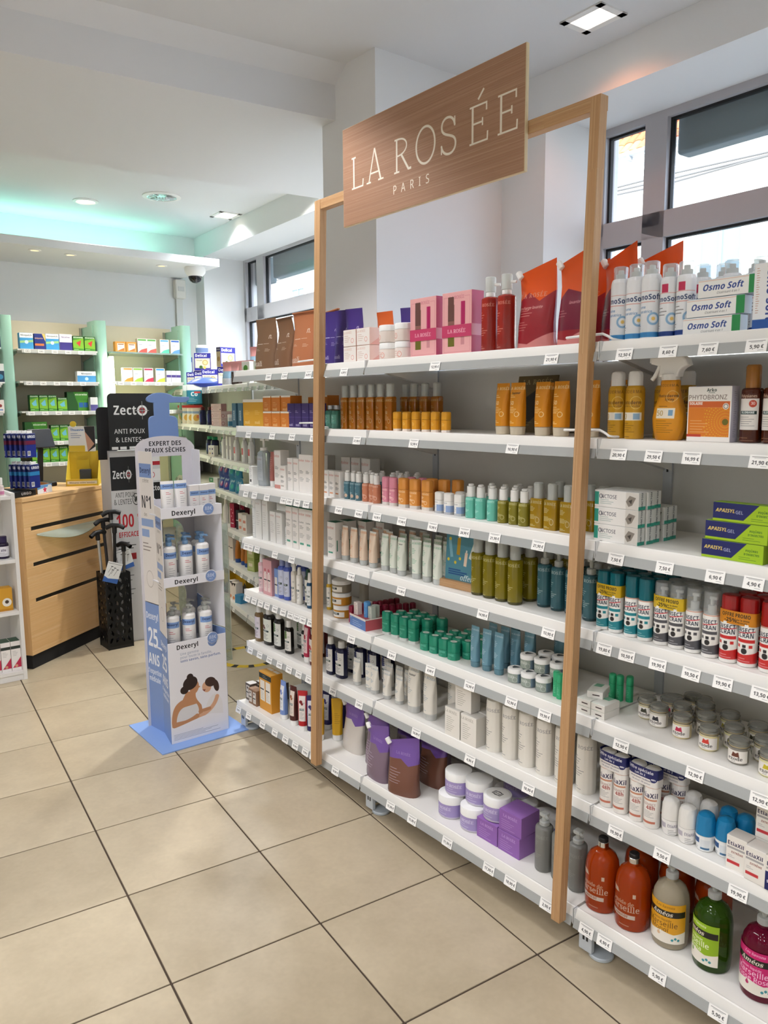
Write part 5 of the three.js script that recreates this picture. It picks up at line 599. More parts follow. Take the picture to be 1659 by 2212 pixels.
// ---- sixth shelf ----
{
  const oval = (kind, rx, rz, hb, capR, capH, body, lab, o = {}) => { const p = proto(kind); mesh('body', loft([{ y: 0, x: rx * 0.95, z: rz * 0.95, p: 2.6 }, { y: 0.004, x: rx, z: rz, p: 2.6 }, { y: hb * 0.9, x: rx, z: rz, p: 2.6 }, { y: hb * 0.97, x: rx * 0.85, z: rz * 0.9, p: 2.4 }, { y: hb, x: rx * 0.5, z: rz * 0.6, p: 2 }], 24), body, p); mesh('cap', lathe([[0, hb], [capR, hb], [capR * 0.94, hb + capH - 0.002], [capR * 0.86, hb + capH], [0, hb + capH]], 18), o.cap || M.white, p); const y0 = hb * 0.12, y1 = hb * 0.86, g = loft([{ y: y0, x: rx * 1.012, z: rz * 1.012, p: 2.6 }, { y: y1, x: rx * 1.012, z: rz * 1.012, p: 2.6 }], 32, false); const keep = [], P = g.attributes.position; for (let t = 0; t < P.count; t += 3) if ((P.getZ(t) + P.getZ(t + 1) + P.getZ(t + 2)) / 3 > rz * 0.45) keep.push(t, t + 1, t + 2); const q = new THREE.BufferGeometry(); for (const k of ['position', 'normal', 'uv']) { const A = g.attributes[k], n = A.itemSize; q.setAttribute(k, new THREE.Float32BufferAttribute(keep.flatMap((i) => Array.from({ length: n }, (_, j) => A.array[i * n + j])), n)); } printed('label', q, art(rx * 2000, (y1 - y0) * 1000, lab), 0.45, p); return p; };
  const leaf = (col) => (c, W, H) => { for (let k = 0; k < 5; k++) { c.save(); c.translate(W * 0.22, H * (0.1 + k * 0.07)); c.rotate(-0.7 + k * 0.1); c.beginPath(); c.ellipse(8, 0, 11, 3.4, 0, 0, 7); c.fillStyle = col; c.fill(); c.restore(); } }, pod = (col) => (c, W, H) => { disc(c, W * 0.3, H * 0.36, 9, col); disc(c, W * 0.42, H * 0.42, 6, col); };
  put(oval('cream_shampoo', 0.024, 0.019, 0.14, 0.013, 0.03, std(0x8a6f48, 0.2, { transmission: 0.2, thickness: 0.02 }), klorane('#8a7f8a', '#ded6de')), -1.37, Y6, -0.05, 0, 'amber shampoo bottle with lilac label at the far end', 'bottle');
  const bkm = std(0x17150f, 0.25), nvm = std(0x14163a, 0.2); const B1 = oval('large_black_shampoo', 0.036, 0.023, 0.145, 0.016, 0.025, bkm, klorane('#666', '#e6e9dc', { fig: pod('#5c2a1a') })), B2 = oval('black_shampoo', 0.03, 0.021, 0.142, 0.014, 0.028, bkm, klorane('#666', '#e4e6e0', { fig: leaf('#3c6a2c') })), B3 = oval('small_black_shampoo', 0.0235, 0.017, 0.122, 0.0125, 0.03, bkm, klorane('#666', '#e6e4dc', { fig: leaf('#5a7a3c') }));
  put(B1, -1.292, Y6, -0.06, 0, 'large black shampoo bottle with bean picture on label', 'bottle'); put(B2, -1.205, Y6, -0.062, 0, 'black shampoo bottle with leafy twig on label', 'bottle', 'leafy black shampoos'); put(B3, -1.114, Y6, -0.06, 0.1, 'smaller black shampoo bottle before the twig-labelled one', 'bottle'); put(B2, -1.145, Y6, -0.15, 0, 'black shampoo bottle in the back row, white cap', 'bottle', 'leafy black shampoos');
  const RD = oval('red_shampoo', 0.026, 0.019, 0.135, 0.013, 0.028, std(0x5e1a1c, 0.2), klorane('#777', '#e6dcd6', { fig: pod('#b02a2c') })); row(RD, Y6, [[-1.055, -0.15], [-0.99, -0.16], [-0.905, -0.06]], 'dark red shampoo bottle', 'the black bottles', 'bottle', 'dark red shampoos'); put(oval('dark_vial', 0.017, 0.015, 0.125, 0.011, 0.03, bkm, klorane('#777', '#dedad2')), -1.02, Y6, -0.085, 0, 'slim dark bottle behind the rose tube', 'bottle');
  const ktube = (kind, w, h, col, lab, o = {}) => tubeOf(kind, { w, h, cap: 0.026, capMat: M.white, tw: 1.06, fn: (c, W, H) => { bg(c, W, H, col); c.save(); c.translate(W * 0.16, H * 0.12); c.beginPath(); c.rect(0, 0, W * 0.66, H * 0.76); c.clip(); klorane('#777', lab, o)(c, W * 0.66, H * 0.76); c.restore(); } });
  put(ktube('rose_tube', 0.04, 0.172, '#b4294a', '#e6c9c9', { fig: pod('#a01c2c') }), -0.958, Y6, -0.058, 0, 'crimson and rose hair tube on white cap', 'tube');
  const N1 = oval('navy_shampoo', 0.023, 0.017, 0.13, 0.0125, 0.03, nvm, klorane('#777', '#e2e0dc', { fig: leaf('#2c3468') })), N2 = oval('large_navy_shampoo', 0.029, 0.021, 0.126, 0.014, 0.026, nvm, klorane('#777', '#e6e6e2', { fig: leaf('#2c3468') }));
  put(N1, -0.768, Y6, -0.052, 0, 'slim navy shampoo bottle beside the far wooden post', 'bottle', 'navy shampoos'); put(N2, -0.705, Y6, -0.062, 0, 'broad navy shampoo bottle before the white tubes', 'bottle', 'navy shampoos'); row(N2, Y6, [[-0.735, -0.14], [-0.665, -0.13], [-0.6, -0.15], [-0.53, -0.17]], 'navy shampoo bottle in the back row', 'the far wooden post', 'bottle', 'navy shampoos');
  const wtA = (w, h, t, k) => tubeOf(k, { w, h, cap: h * 0.14, capMat: std(0xdfe0dc, 0.3, { transmission: 0.3, thickness: 0 }), tw: 1.08, fn: (c, W, H) => { rosee('#7e96a8', '#eae6dc', { w: W * 0.82, ly: 0.13, ls: W * 0.2, ty: 0.3, test: t })(c, W, H); box(c, 0, 0, W, H * 0.05, '#d9dcda'); } });
  const sw = wtA(0.038, 0.11, 0, 'small_cream_tube'), lw = wtA(0.055, 0.172, 0, 'large_cream_tube'), lt = wtA(0.055, 0.178, 0.24, 'large_cream_tube');
  row(sw, Y6, [[-0.594, -0.06], [-0.51, -0.062, 0.5], [-0.474, -0.058], [-0.4, -0.06], [-0.328, -0.062]], 'small white cream tube, front', 'the navy bottles', 'tube', 'small white tubes'); row(sw, Y6, [[-0.465, -0.125], [-0.41, -0.13], [-0.35, -0.125], [-0.295, -0.12], [-0.43, -0.19], [-0.37, -0.195], [-0.31, -0.185]], 'small white cream tube, behind', 'the navy bottles', 'tube', 'small white tubes');
  put(lt, -0.24, Y6, -0.06, 0, 'large white cream tube with tester scribbled in black', 'tube', 'large white tubes'); row(lw, Y6, [[-0.15, -0.058], [-0.105, -0.135], [-0.04, -0.16]], 'large white cream tube', 'the scribbled tester', 'tube', 'large white tubes');
  const cc = carton('cream_box', { w: 0.072, h: 0.1, d: 0.045, col: '#ece8e0', side: '#d3d0c8', f: (c, W, H) => { txt(c, 'LA ROSÉE', W * 0.42, 14, 12, '#a9a396', { f: 'serif' }); lines(c, 9, 32, 40, 8, 7, '#8f8b82', 1.1); } });
  put(cc, 0.012, Y6, -0.035, 0, 'white cream carton below, on the tube side', 'carton', 'white cream cartons'); put(cc, 0.092, Y6, -0.033, 0, 'white cream carton below, on the tall bottle side', 'carton', 'white cream cartons'); put(cc, 0.053, Y6 + 0.1012, -0.045, 0.05, 'white cream carton on top of two others', 'carton', 'white cream cartons'); put(cc, 0.1, Y6, -0.085, 0, 'white cream carton behind the lower ones', 'carton', 'white cream cartons');
  const tw = proto('body_milk_bottle'); printed('body', lathe([[0, 0], [0.027, 0], [0.0285, 0.003], [0.029, 0.02], [0.029, 0.14], [0.0283, 0.164], [0.0262, 0.172], [0.021, 0.1755], [0, 0.176]], 28), wrap(0.029, 0.176, rosee('#77767a', '#e9e5db', { w: 62, ly: 0.2, ls: 14, ty: 0.36 })), 0.42, tw);
  row(tw, Y6, [[0.17, -0.055], [0.239, -0.056], [0.308, -0.057], [0.379, -0.057], [0.452, -0.056], [0.528, -0.06]], 'tall white body milk bottle', 'the white cream cartons', 'bottle', 'tall white bottles');
  const et = (c, W, H) => { bg(c, W, H, '#efebe5'); const x = W / 2, w = W * 0.4; box(c, -2, H * 0.03, W + 4, 1.2, '#c9927c'); txt(c, 'EtiaXil', x, H * 0.22, w * 0.33, '#2a2644', { b: 1 }); box(c, x - w * 0.45, H * 0.3, w * 0.9, H * 0.04, '#c98a6c'); txt(c, 'TOLÉRANCE', x, H * 0.42, w * 0.15, '#a9837a'); txt(c, '48h', x + w * 0.15, H * 0.5, w * 0.26, '#a04a44', { b: 1 }); lines(c, x - w * 0.2, H * 0.58, w * 0.55, 5, H * 0.035, '#999', 1); box(c, x - w * 0.45, H * 0.82, w * 0.85, H * 0.05, '#c9735c'); };
  const eb = (p, x) => { printed('bottle', lathe(bottlePts(0.0215, 0.118, 0.0205, 0.003, 0.004)).translate(x, 0, 0), wrap(0.0215, 0.118, et), 0.35, p); mesh('cap', cyl(0.021, 0.118, 0.163, 0.004, 22).translate(x, 0, 0), M.white, p); };
  const ep = proto('deodorant_twin_pack'); eb(ep, -0.0225); eb(ep, 0.0225); const st = { x: 0.0455, z: 0.0222, p: 3.4 }; printed('promo_band', loft([{ y: 0.116, ...st }, { y: 0.165, ...st }], 28, false), art(150, 84, (c, W, H) => { bg(c, W, H, '#ece8e4'); box(c, 0, 0, W, H * 0.56, '#1b2362'); txt(c, 'Offre spéciale', W * 0.46, H * 0.2, 19, '#f2f2f4', { b: 1 }); txt(c, 'Lot de 2', W * 0.46, H * 0.43, 14, '#f2f2f4', { b: 1 }); txt(c, 'DÉODORANT TOLÉRANCE', W * 0.5, H * 0.68, 9, '#3a3a56', { b: 1 }); txt(c, "0% alcool - 0% parfum", W * 0.5, H * 0.84, 9, '#3a3a56'); disc(c, W * 0.88, H * 0.55, 13, '#1b2362'); txt(c, '48h', W * 0.88, H * 0.55, 11, '#fff', { b: 1 }); }), 0.3, ep);
  put(ep, 0.637, Y6, -0.042, -0.04, 'white deodorant twin pack with navy offer band, by near post', 'twin pack', 'deodorant twin packs'); put(ep, 0.733, Y6, -0.042, -0.04, 'white deodorant twin pack with navy offer band, by roll-ons', 'twin pack', 'deodorant twin packs'); put(ep, 0.77, Y6, -0.11, 0, 'white deodorant twin pack standing behind the other two', 'twin pack', 'deodorant twin packs');
  const ro = (kind, capM, fn) => { const p = proto(kind); mesh('cap', lathe([[0, 0.1], [0.012, 0.0985], [0.019, 0.093], [0.0225, 0.08], [0.024, 0.055], [0.024, 0.044], [0, 0.044]], 24), capM, p); printed('body', lathe([[0, 0], [0.017, 0], [0.0205, 0.003], [0.023, 0.018], [0.024, 0.043], [0, 0.043]], 24), wrap(0.024, 0.043, fn), 0.4, p); return p; };
  const rw = ro('white_roll_on', std(0xeae8e2, 0.45), (c, W, H) => { bg(c, W, H, '#efedea'); box(c, W * 0.3, H * 0.2, W * 0.2, H * 0.3, '#b9b4c0'); txt(c, 'EtiaXil', W * 0.62, H * 0.35, 10, '#55506a'); lines(c, W * 0.54, H * 0.6, 26, 3, 5, '#777', 1); }), rbl = ro('blue_roll_on', std(0x157fb4, 0.3), (c, W, H) => { bg(c, W, H, '#eef0f0'); box(c, W * 0.32, H * 0.16, W * 0.16, H * 0.3, '#1c4c86'); box(c, W * 0.5, H * 0.22, W * 0.16, H * 0.6, '#dfe4e8'); box(c, W * 0.5, H * 0.7, W * 0.16, H * 0.12, '#3a6a94'); lines(c, W * 0.34, H * 0.6, 18, 3, 5, '#777', 1); });
  row(rw, Y6, [[0.806, -0.05], [0.855, -0.047]], 'white roll-on deodorant, front', 'the twin packs', 'deodorant', 'white roll-ons'); row(rw, Y6, [[0.828, -0.12], [0.878, -0.108]], 'white roll-on deodorant, behind', 'the twin packs', 'deodorant', 'white roll-ons'); row(rbl, Y6, [[0.902, -0.05], [0.946, -0.064]], 'blue-capped roll-on deodorant, front', 'the white roll-ons', 'deodorant', 'blue roll-ons'); row(rbl, Y6, [[0.927, -0.115], [0.972, -0.112]], 'blue-capped roll-on deodorant, behind', 'the white roll-ons', 'deodorant', 'blue roll-ons');
  const eb2 = (offer) => carton('deodorant_carton', { w: 0.05, h: 0.084, d: 0.045, k: 1200, col: '#eeeae2', side: '#e4e0d8', top: '#d9d4cc', t: (c, W, H) => txt(c, 'EtiaXil', W / 2, H / 2, 15, '#6a6478', { b: 1 }), f: (c, W, H) => { txt(c, 'EtiaXil', W * 0.46, H * 0.22, 16, '#2a2644', { b: 1 }); box(c, 3, H * 0.32, W * 0.86, 6, '#a9a6a6'); txt(c, 'EXTRÊME', W * 0.55, H * 0.48, 8, '#8f5a50', { b: 1 }); lines(c, 6, H * 0.58, 22, 2, 5, '#999', 1); box(c, 4, H * 0.74, W * 0.62, 9, '#c8353c'); if (offer) { box(c, 0, H * 0.45, W, H * 0.55, '#1b2362'); txt(c, 'OFFRE', W / 2, H * 0.58, 13, '#fff', { b: 1 }); txt(c, 'SPÉCIALE', W / 2, H * 0.74, 11, '#fff', { b: 1 }); txt(c, 'Lot de 2', W / 2, H * 0.9, 9, '#fff', { b: 1 }); } } });
  const E1 = eb2(0), E2 = eb2(1); row(E1, Y6, [[0.998, -0.04], [1.05, -0.028]], 'small cream deodorant carton with red tab, lower', 'the blue roll-ons', 'carton', 'deodorant cartons'); put(E2, 1.1, Y6, -0.024, 0, 'lower deodorant carton with navy offer block', 'carton', 'deodorant cartons'); put(E1, 1.045, Y6 + 0.0852, -0.082, 0, 'cream deodorant carton with red tab on the upper layer', 'carton', 'deodorant cartons'); put(E2, 1.096, Y6 + 0.0852, -0.08, 0, 'upper deodorant carton with navy offer block', 'carton', 'deodorant cartons'); row(E1, Y6, [[1.045, -0.082], [1.096, -0.078]], 'small cream deodorant carton carrying another', 'the blue roll-ons', 'carton', 'deodorant cartons');
}
// ---- bottom shelf ----
{
  const hc = (kind, w, h, col, top) => carton(kind, { w, h, d: 0.04, col, side: col, top, f: (c, W, H) => { box(c, W * 0.14, H * 0.12, W * 0.7, H * 0.74, '#ddd6ca'); disc(c, W * 0.42, H * 0.26, W * 0.13, '#3a2c22'); box(c, W * 0.14, H * 0.5, W * 0.6, 5, '#1d2a22'); lines(c, W * 0.2, H * 0.62, W * 0.5, 3, 5, '#777', 1); } });
  const g1 = hc('grey_hair_carton', 0.045, 0.084, '#5c5048', '#d6d2cc'), g2 = hc('brown_hair_carton', 0.035, 0.074, '#8a6a50', '#9a7a60');
  row(g1, Y7, [[-1.375, 0.0], [-1.36, -0.05], [-1.325, -0.09], [-1.285, -0.12]], 'taupe hair colour carton with pale top', 'the far shelf corner', 'carton', 'taupe hair cartons'); row(g2, Y7, [[-1.33, 0.012], [-1.292, 0.012], [-1.305, -0.04]], 'small brown hair carton', 'the far shelf corner', 'carton', 'brown hair cartons');
  put(carton('orange_twin_carton', { w: 0.11, h: 0.182, d: 0.062, col: '#d99a34', side: '#cf8a1c', top: '#d9a24a', t: (c, W, H) => { box(c, W * 0.06, H * 0.1, W * 0.4, H * 0.8, '#e9e0d0'); box(c, W * 0.54, H * 0.1, W * 0.4, H * 0.8, '#e9e0d0'); }, f: (c, W, H) => { box(c, 0, H * 0.04, W, H * 0.13, '#1d2a24'); lines(c, W * 0.3, H * 0.08, 44, 2, 8, '#e4e0d0'); for (const x of [0.08, 0.54]) { box(c, W * x, H * 0.22, W * 0.38, H * 0.54, '#ebe5d8'); box(c, W * x, H * 0.44, W * 0.3, 6, '#1d2a24'); lines(c, W * x + 5, H * 0.52, 28, 5, 8, '#888', 1); } } }), -1.205, Y7, -0.01, 0, 'large orange carton with two label panels', 'carton');
  const kt = (kind, col, lab, fig) => tubeOf(kind, { w: 0.042, h: 0.178, cap: 0.024, capMat: M.white, tw: 1.04, fn: (c, W, H) => { bg(c, W, H, col); c.save(); c.translate(W * 0.14, H * 0.14); c.beginPath(); c.rect(0, 0, W * 0.68, H * 0.72); c.clip(); klorane('#888', lab, { fig })(c, W * 0.68, H * 0.72); c.restore(); } });
  const blob = (col) => (c, W, H) => { disc(c, W * 0.32, H * 0.24, 8, col); disc(c, W * 0.5, H * 0.32, 6, col); };
  put(kt('sky_hair_tube', '#7590c9', '#e4e6ea', blob('#5a78c4')), -1.075, Y7, 0.0, 0, 'sky blue hair tube with white label', 'tube'); put(kt('maroon_hair_tube', '#4a1a16', '#dfd2c6', blob('#a05a30')), -0.99, Y7, 0.0, 0.15, 'maroon hair tube with cream label', 'tube', 'hair tubes below'); put(kt('red_hair_tube', '#b4121c', '#e9e0da', blob('#7a1018')), -0.915, Y7, 0.0, 0.75, 'bright red hair tube seen edge on', 'tube'); const nt = kt('navy_hair_tube', '#1b1656', '#dcdce2', blob('#3a3470')); put(nt, -0.845, Y7, 0.0, 0.9, 'violet navy hair tube standing edge on', 'tube', 'navy hair tubes'); put(nt, -0.86, Y7, -0.09, 0.4, 'navy hair tube in the row behind the red one', 'tube', 'navy hair tubes'); put(kt('dark_hair_tube', '#251b16', '#d6cfc4', blob('#6a4a30')), -0.93, Y7, -0.09, 0.2, 'dark brown hair tube behind the red tube', 'tube'); put(nt, -0.79, Y7, -0.12, 0.2, 'navy hair tube deep behind the yellow tubes', 'tube', 'navy hair tubes');
  const yh = tubeOf('yellow_hair_tube', { w: 0.046, h: 0.182, cap: 0.026, capMat: M.white, fn: (c, W, H) => { bg(c, W, H, '#d9a81c'); lines(c, W * 0.25, H * 0.4, W * 0.5, 6, 9, '#7a5a10', 1); } }); put(yh, -0.74, Y7, -0.06, 0.95, 'yellow hair tube standing edge on beside the white pouch', 'tube', 'yellow hair tubes'); put(yh, -0.79, Y7, -0.0, 0.7, 'yellow hair tube right behind the far wooden post', 'tube', 'yellow hair tubes');
  const bp2 = (kind, body, top = '#7a58a8') => pouchOf(kind, { w: 0.13, h: 0.206, d: 0.066, slant: 0.018, spout: 1, rough: 0.25, o: { transmission: 0.12, thickness: 0 }, fn: (c, W, H) => { bg(c, W, H, body); poly(c, [[0, 0], [W, 0], [W, H * 0.4], [W * 0.7, H * 0.46], [W * 0.45, H * 0.36], [0, H * 0.4]], top); txt(c, 'LA ROSÉE', W * 0.5, H * 0.27, 12, '#a78cc9', { f: 'serif' }); lines(c, W * 0.12, H * 0.54, W * 0.4, 6, 9, '#cfc2d6', 1.2); } });
  put(bp2('cream_refill', '#ddd6cc', '#7d5fae'), -0.615, Y7, -0.06, 0, 'white refill pouch with purple top and spout', 'refill pouch');
  const lp = bp2('lilac_refill', '#857080'), ap = bp2('amber_refill', '#7a5040');
  put(lp, -0.445, Y7, -0.05, 0.05, 'lilac grey refill pouch behind the foremost one', 'refill pouch', 'purple refill pouches'); put(lp, -0.365, Y7, 0.008, -0.05, 'lilac grey refill pouch at the shelf edge', 'refill pouch', 'purple refill pouches'); put(lp, -0.355, Y7, -0.13, 0.1, 'lilac grey refill pouch in the dark at the back', 'refill pouch', 'purple refill pouches'); put(ap, -0.215, Y7, 0.01, 0.35, 'amber refill pouch at the shelf edge, turned sideways', 'refill pouch', 'amber refill pouches'); put(ap, -0.2, Y7, -0.12, 0.1, 'amber refill pouch behind the turned one', 'refill pouch', 'amber refill pouches'); put(lp, -0.27, Y7, -0.21, 0, 'lilac refill pouch furthest back against the panel', 'refill pouch', 'purple refill pouches');
  const bj = (top) => jarOf('body_balm_jar', { r: 0.0465, h: 0.079, lid: 0.36, lr: 1.0, fn: (c, W, H) => { bg(c, W, H, '#a595c9'); txt(c, 'LA ROSÉE', W * 0.5, H * 0.3, 13, '#e2dcee', { f: 'serif' }); lines(c, W * 0.42, H * 0.5, 40, 3, 7, '#e2dcee', 1); box(c, -2, H * 0.84, W + 4, H * 0.2, '#c9c4d0'); }, top }), J = bj(), JT = bj((c, W, H) => { bg(c, W, H, '#efeee8'); c.save(); c.translate(W / 2, H / 2); c.strokeStyle = '#3a3a38'; c.lineWidth = 2.5; c.strokeRect(-16, -9, 32, 18); disc(c, 0, 0, 12, '#3a3a38', 2); txt(c, 'BON', 0, 0, 9, '#3a3a38', { b: 1 }); c.restore(); });
  put(J, 0.0, Y7, -0.025, 0, 'lower lilac balm jar nearest the refill pouches', 'jar', 'lilac balm jars'); put(J, 0.012, Y7 + 0.0795, -0.045, 0.3, 'lilac balm jar stacked on the one nearest the pouches', 'jar', 'lilac balm jars'); put(J, 0.108, Y7, -0.025, 0, 'lower lilac balm jar beside the purple cartons', 'jar', 'lilac balm jars'); put(J, 0.102, Y7 + 0.0795, -0.055, 0.2, 'lilac balm jar stacked beside the crested lid', 'jar', 'lilac balm jars');
  const pb = carton('purple_box', { w: 0.09, h: 0.068, d: 0.088, col: '#8f60ac', side: '#9a6cb4', top: '#9468b0', t: (c, W, H) => { txt(c, 'LA ROSÉE', W / 2, H / 2, 11, '#b893cc', { f: 'serif' }); disc(c, W * 0.78, H * 0.72, 8, '#e4e0e6'); disc(c, W * 0.78, H * 0.72, 6, '#4a3a56'); }, f: (c, W, H) => { txt(c, 'LA ROSÉE', W / 2, H * 0.24, 12, '#c9a8da', { f: 'serif' }); lines(c, 10, H * 0.44, 56, 5, 7, '#c9a8da', 1); } });
  put(pb, 0.2, Y7, -0.035, 0, 'purple balm carton under the jar with crested lid', 'carton', 'purple balm cartons'); put(pb, 0.294, Y7, -0.035, 0, 'lower purple balm carton beside the frosted bottles', 'carton', 'purple balm cartons'); put(pb, 0.296, Y7 + 0.0695, -0.037, 0.04, 'upper purple balm carton beside the frosted bottles', 'carton', 'purple balm cartons'); put(JT, 0.2, Y7 + 0.0695, -0.04, 0, 'lilac balm jar with black crest on its lid', 'jar');
  row(J, Y7, [[0.1, -0.2], [0.2, -0.17], [0.3, -0.16]], 'lilac balm jar in the dark back row', 'the refill pouches', 'jar', 'lilac balm jars'); put(J, 0.15, Y7 + 0.0795, -0.19, 0, 'lilac balm jar on top in the dark back row', 'jar', 'lilac balm jars');
  const fb = proto('frosted_bottle'); printed('body', lathe(bottlePts(0.0272, 0.142, 0.018, 0.01)), wrap(0.0272, 0.142, rosee('#a5a5a0', '#868680', { w: 56, ly: 0.22, ls: 12 })), 0.3, fb, { transmission: 0.25, thickness: 0.03 }); mesh('collar', cyl(0.0155, 0.142, 0.156, 0.002), M.frost, fb); mesh('pump', merge([cyl(0.008, 0.156, 0.172, 0.001), rbx(-0.012, 0.012, 0.17, 0.182, -0.012, 0.012, 0.004), bar([0, 0.176, 0], [0.022, 0.174, 0.012], 0.008, 0.008)]), M.frost, fb);
  row(fb, Y7, [[0.412, -0.02], [0.474, -0.022], [0.537, -0.02]], 'frosted grey pump bottle', 'the purple cartons', 'bottle', 'frosted pump bottles');
  const soapPts = [[0, 0], [0.04, 0], [0.0445, 0.003], [0.046, 0.01], [0.047, 0.05], [0.0465, 0.12], [0.043, 0.142], [0.035, 0.158], [0.022, 0.168], [0.0145, 0.172], [0.0145, 0.178], [0, 0.178]];
  const soap = (kind, liq, fn, cap, lab) => { const p = proto(kind); const r = wrap(0.047, 0.178, (c, W, H) => { bg(c, W, H, liq); fn && fn(c, W, H); }, 1200); printed('body', lathe(soapPts, 32), r, 0.06, p, { transmission: 0.4, thickness: 0.05, ior: 1.36 }); if (cap) { mesh('cap_ring', cyl(0.0145, 0.178, 0.193, 0.001), M.chrome, p); mesh('cap', cyl(0.0135, 0.193, 0.205, 0.002), M.black, p); } else { mesh('collar', cyl(0.016, 0.178, 0.196, 0.002), M.frost, p); mesh('pump', merge([cyl(0.006, 0.196, 0.208, 0.001), rbx(-0.011, 0.011, 0.206, 0.214, -0.011, 0.011, 0.003)]), M.frost, p); } if (lab) band('label', p, 0.0474, 0.02, 0.128, 2.7, art(150, 130, lab), 0.4); return p; };
  const SA = soap('orange_soap_bottle', '#b4410a', (c, W, H) => { const x = W / 2 - 8; poly(c, [[x - 46, H * 0.34], [x - 20, H * 0.36], [x - 12, H * 0.42], [x - 40, H * 0.43]], '#e9c9ae'); txt(c, 'Liquide de', x - 4, H * 0.54, 17, '#f0d6bc', { f: 'serif' }); txt(c, 'Marseille', x - 2, H * 0.63, 27, '#f3dcc4', { f: 'serif' }); box(c, x - 48, H * 0.72, 92, 14, '#f0e2d2'); txt(c, 'ABRICOT', x - 2, H * 0.757, 11, '#a4481c', { b: 1 }); lines(c, x - 10, H * 0.9, 60, 1, 4, '#f0d6bc', 2); box(c, x + 34, H * 0.38, 10, 14, '#f0d6bc'); }, 1);
  put(SA, 0.628, Y7, -0.012, 0.1, 'orange liquid soap bottle with black cap beside the near post', 'soap bottle', 'orange soap bottles'); put(SA, 0.727, Y7, -0.012, 0.1, 'orange liquid soap bottle with black cap beside the cream one', 'soap bottle', 'orange soap bottles'); row(SA, Y7, [[0.685, -0.115], [0.785, -0.13], [0.885, -0.14]], 'orange liquid soap bottle in the row behind', 'the near post', 'soap bottle', 'orange soap bottles');
  const am = (top, ink, mid, name, sub, drop) => (c, W, H) => { bg(c, W, H, '#e9e3d6'); poly(c, [[0, 0], [W, 0], [W, H * 0.7], [W * 0.75, H * 0.76], [W * 0.5, H * 0.7], [W * 0.25, H * 0.76], [0, H * 0.68]], top); txt(c, 'Les Savons', W * 0.56, H * 0.08, 11, ink, { f: 'serif', it: 1 }); box(c, 0, H * 0.18, W * 0.98, H * 0.15, '#17150f'); txt(c, 'Améos', W * 0.5, H * 0.255, 19, '#ece4d4', { f: 'serif', it: 1, b: 1 }); txt(c, mid, W * 0.5, H * 0.42, 10, ink); txt(c, name, W * 0.5, H * 0.53, 24, ink); txt(c, sub, W * 0.46, H * 0.66, 20, ink); disc(c, W * 0.45, H * 0.79, 5, drop); poly(c, [[W * 0.45 - 4.5, H * 0.78], [W * 0.45, H * 0.71], [W * 0.45 + 4.5, H * 0.78]], drop); for (let k = 0; k < 3; k++) { box(c, W * 0.7 + k * 9, H * 0.88 - (k % 2) * 5, 8, 4, '#2f8a94'); box(c, W * 0.7 + k * 9 + 2, H * 0.88 - (k % 2) * 5 - 2, 4, 8, '#2f8a94'); } };
  put(soap('cream_soap_bottle', '#b9ad94', null, 0, am('#d99c1c', '#5a3a10', 'Savon liquide', 'Marseille', 'Monoï', '#d9b48c')), 0.829, Y7, -0.03, 0.05, 'cream liquid soap bottle with yellow label', 'soap bottle', 'soap pump bottles'); put(soap('green_soap_bottle', '#2f4f0c', null, 0, am('#8fb41c', '#f0f2dc', 'Savon liquide', 'Marseille', 'Matcha', '#6a9a2c')), 0.942, Y7, -0.036, -0.55, 'green liquid soap bottle with lime label', 'soap bottle', 'soap pump bottles'); put(soap('magenta_soap_bottle', '#6e0a2c', null, 0, am('#c8186a', '#f6d6e4', 'Savon liquide', 'Marseille', 'Mousse Rose', '#b01c5c')), 1.066, Y7, -0.035, -0.1, 'magenta liquid soap bottle with pink label', 'soap bottle', 'soap pump bottles');
}
// ================= far shelving under the first window =================
const FU = new THREE.Matrix4().makeRotationY(-0.192).setPosition(-2.95, 0, -0.82), fuP = (x, y, z) => new THREE.Vector3(x, y, z).applyMatrix4(FU);
const FT = [1.68, 1.38, 1.14, 0.905, 0.64, 0.385];
[[-2.4, -0.784, 'far white shelving bay with boxed foods and plasters by the corner'], [-0.784, 0.22, 'far white shelving bay with oral care behind the blue display'], [0.22, 1.1, 'far white shelving bay half hidden behind the near shelving']].forEach(([a, b, l]) => {
  const g = thing('far_shelving_bay', l, 'shelving', [-2.95, 0, -0.82], -0.192, 'far shelving bays'); mesh('back_panel', bx(a, b, 0.02, 1.66, -0.36, -0.34), panelMat, g); mesh('upright', bx(a, a + 0.03, 0, 1.66, -0.375, -0.33), upMat, g);
  FT.forEach((h, i) => shelfUnit(g, a, b, h, a < -1 ? -0.02 : 0, 0.33, Array.from({ length: 6 }, (_, k) => [a + (b - a) * (k + 0.5) / 6, '6,90 €']))); shelfUnit(g, a, b, 0.13, 0.05, 0.38, [[a + 0.2, '9,90 €'], [a + 0.45, '8,90 €'], [a + 0.7, '7,50 €']]);
});
function far(p, y, list, desc, anchor, cat, group) { list.forEach(([x, z, ry, dy], i) => { const v = fuP(x, 0, z); put(p, v.x, y + (dy || 0), v.z, -0.192 + (ry || 0), list.length > 1 ? `${desc}, ${ORD[i]} from ${anchor}` : desc, cat, group); }); }
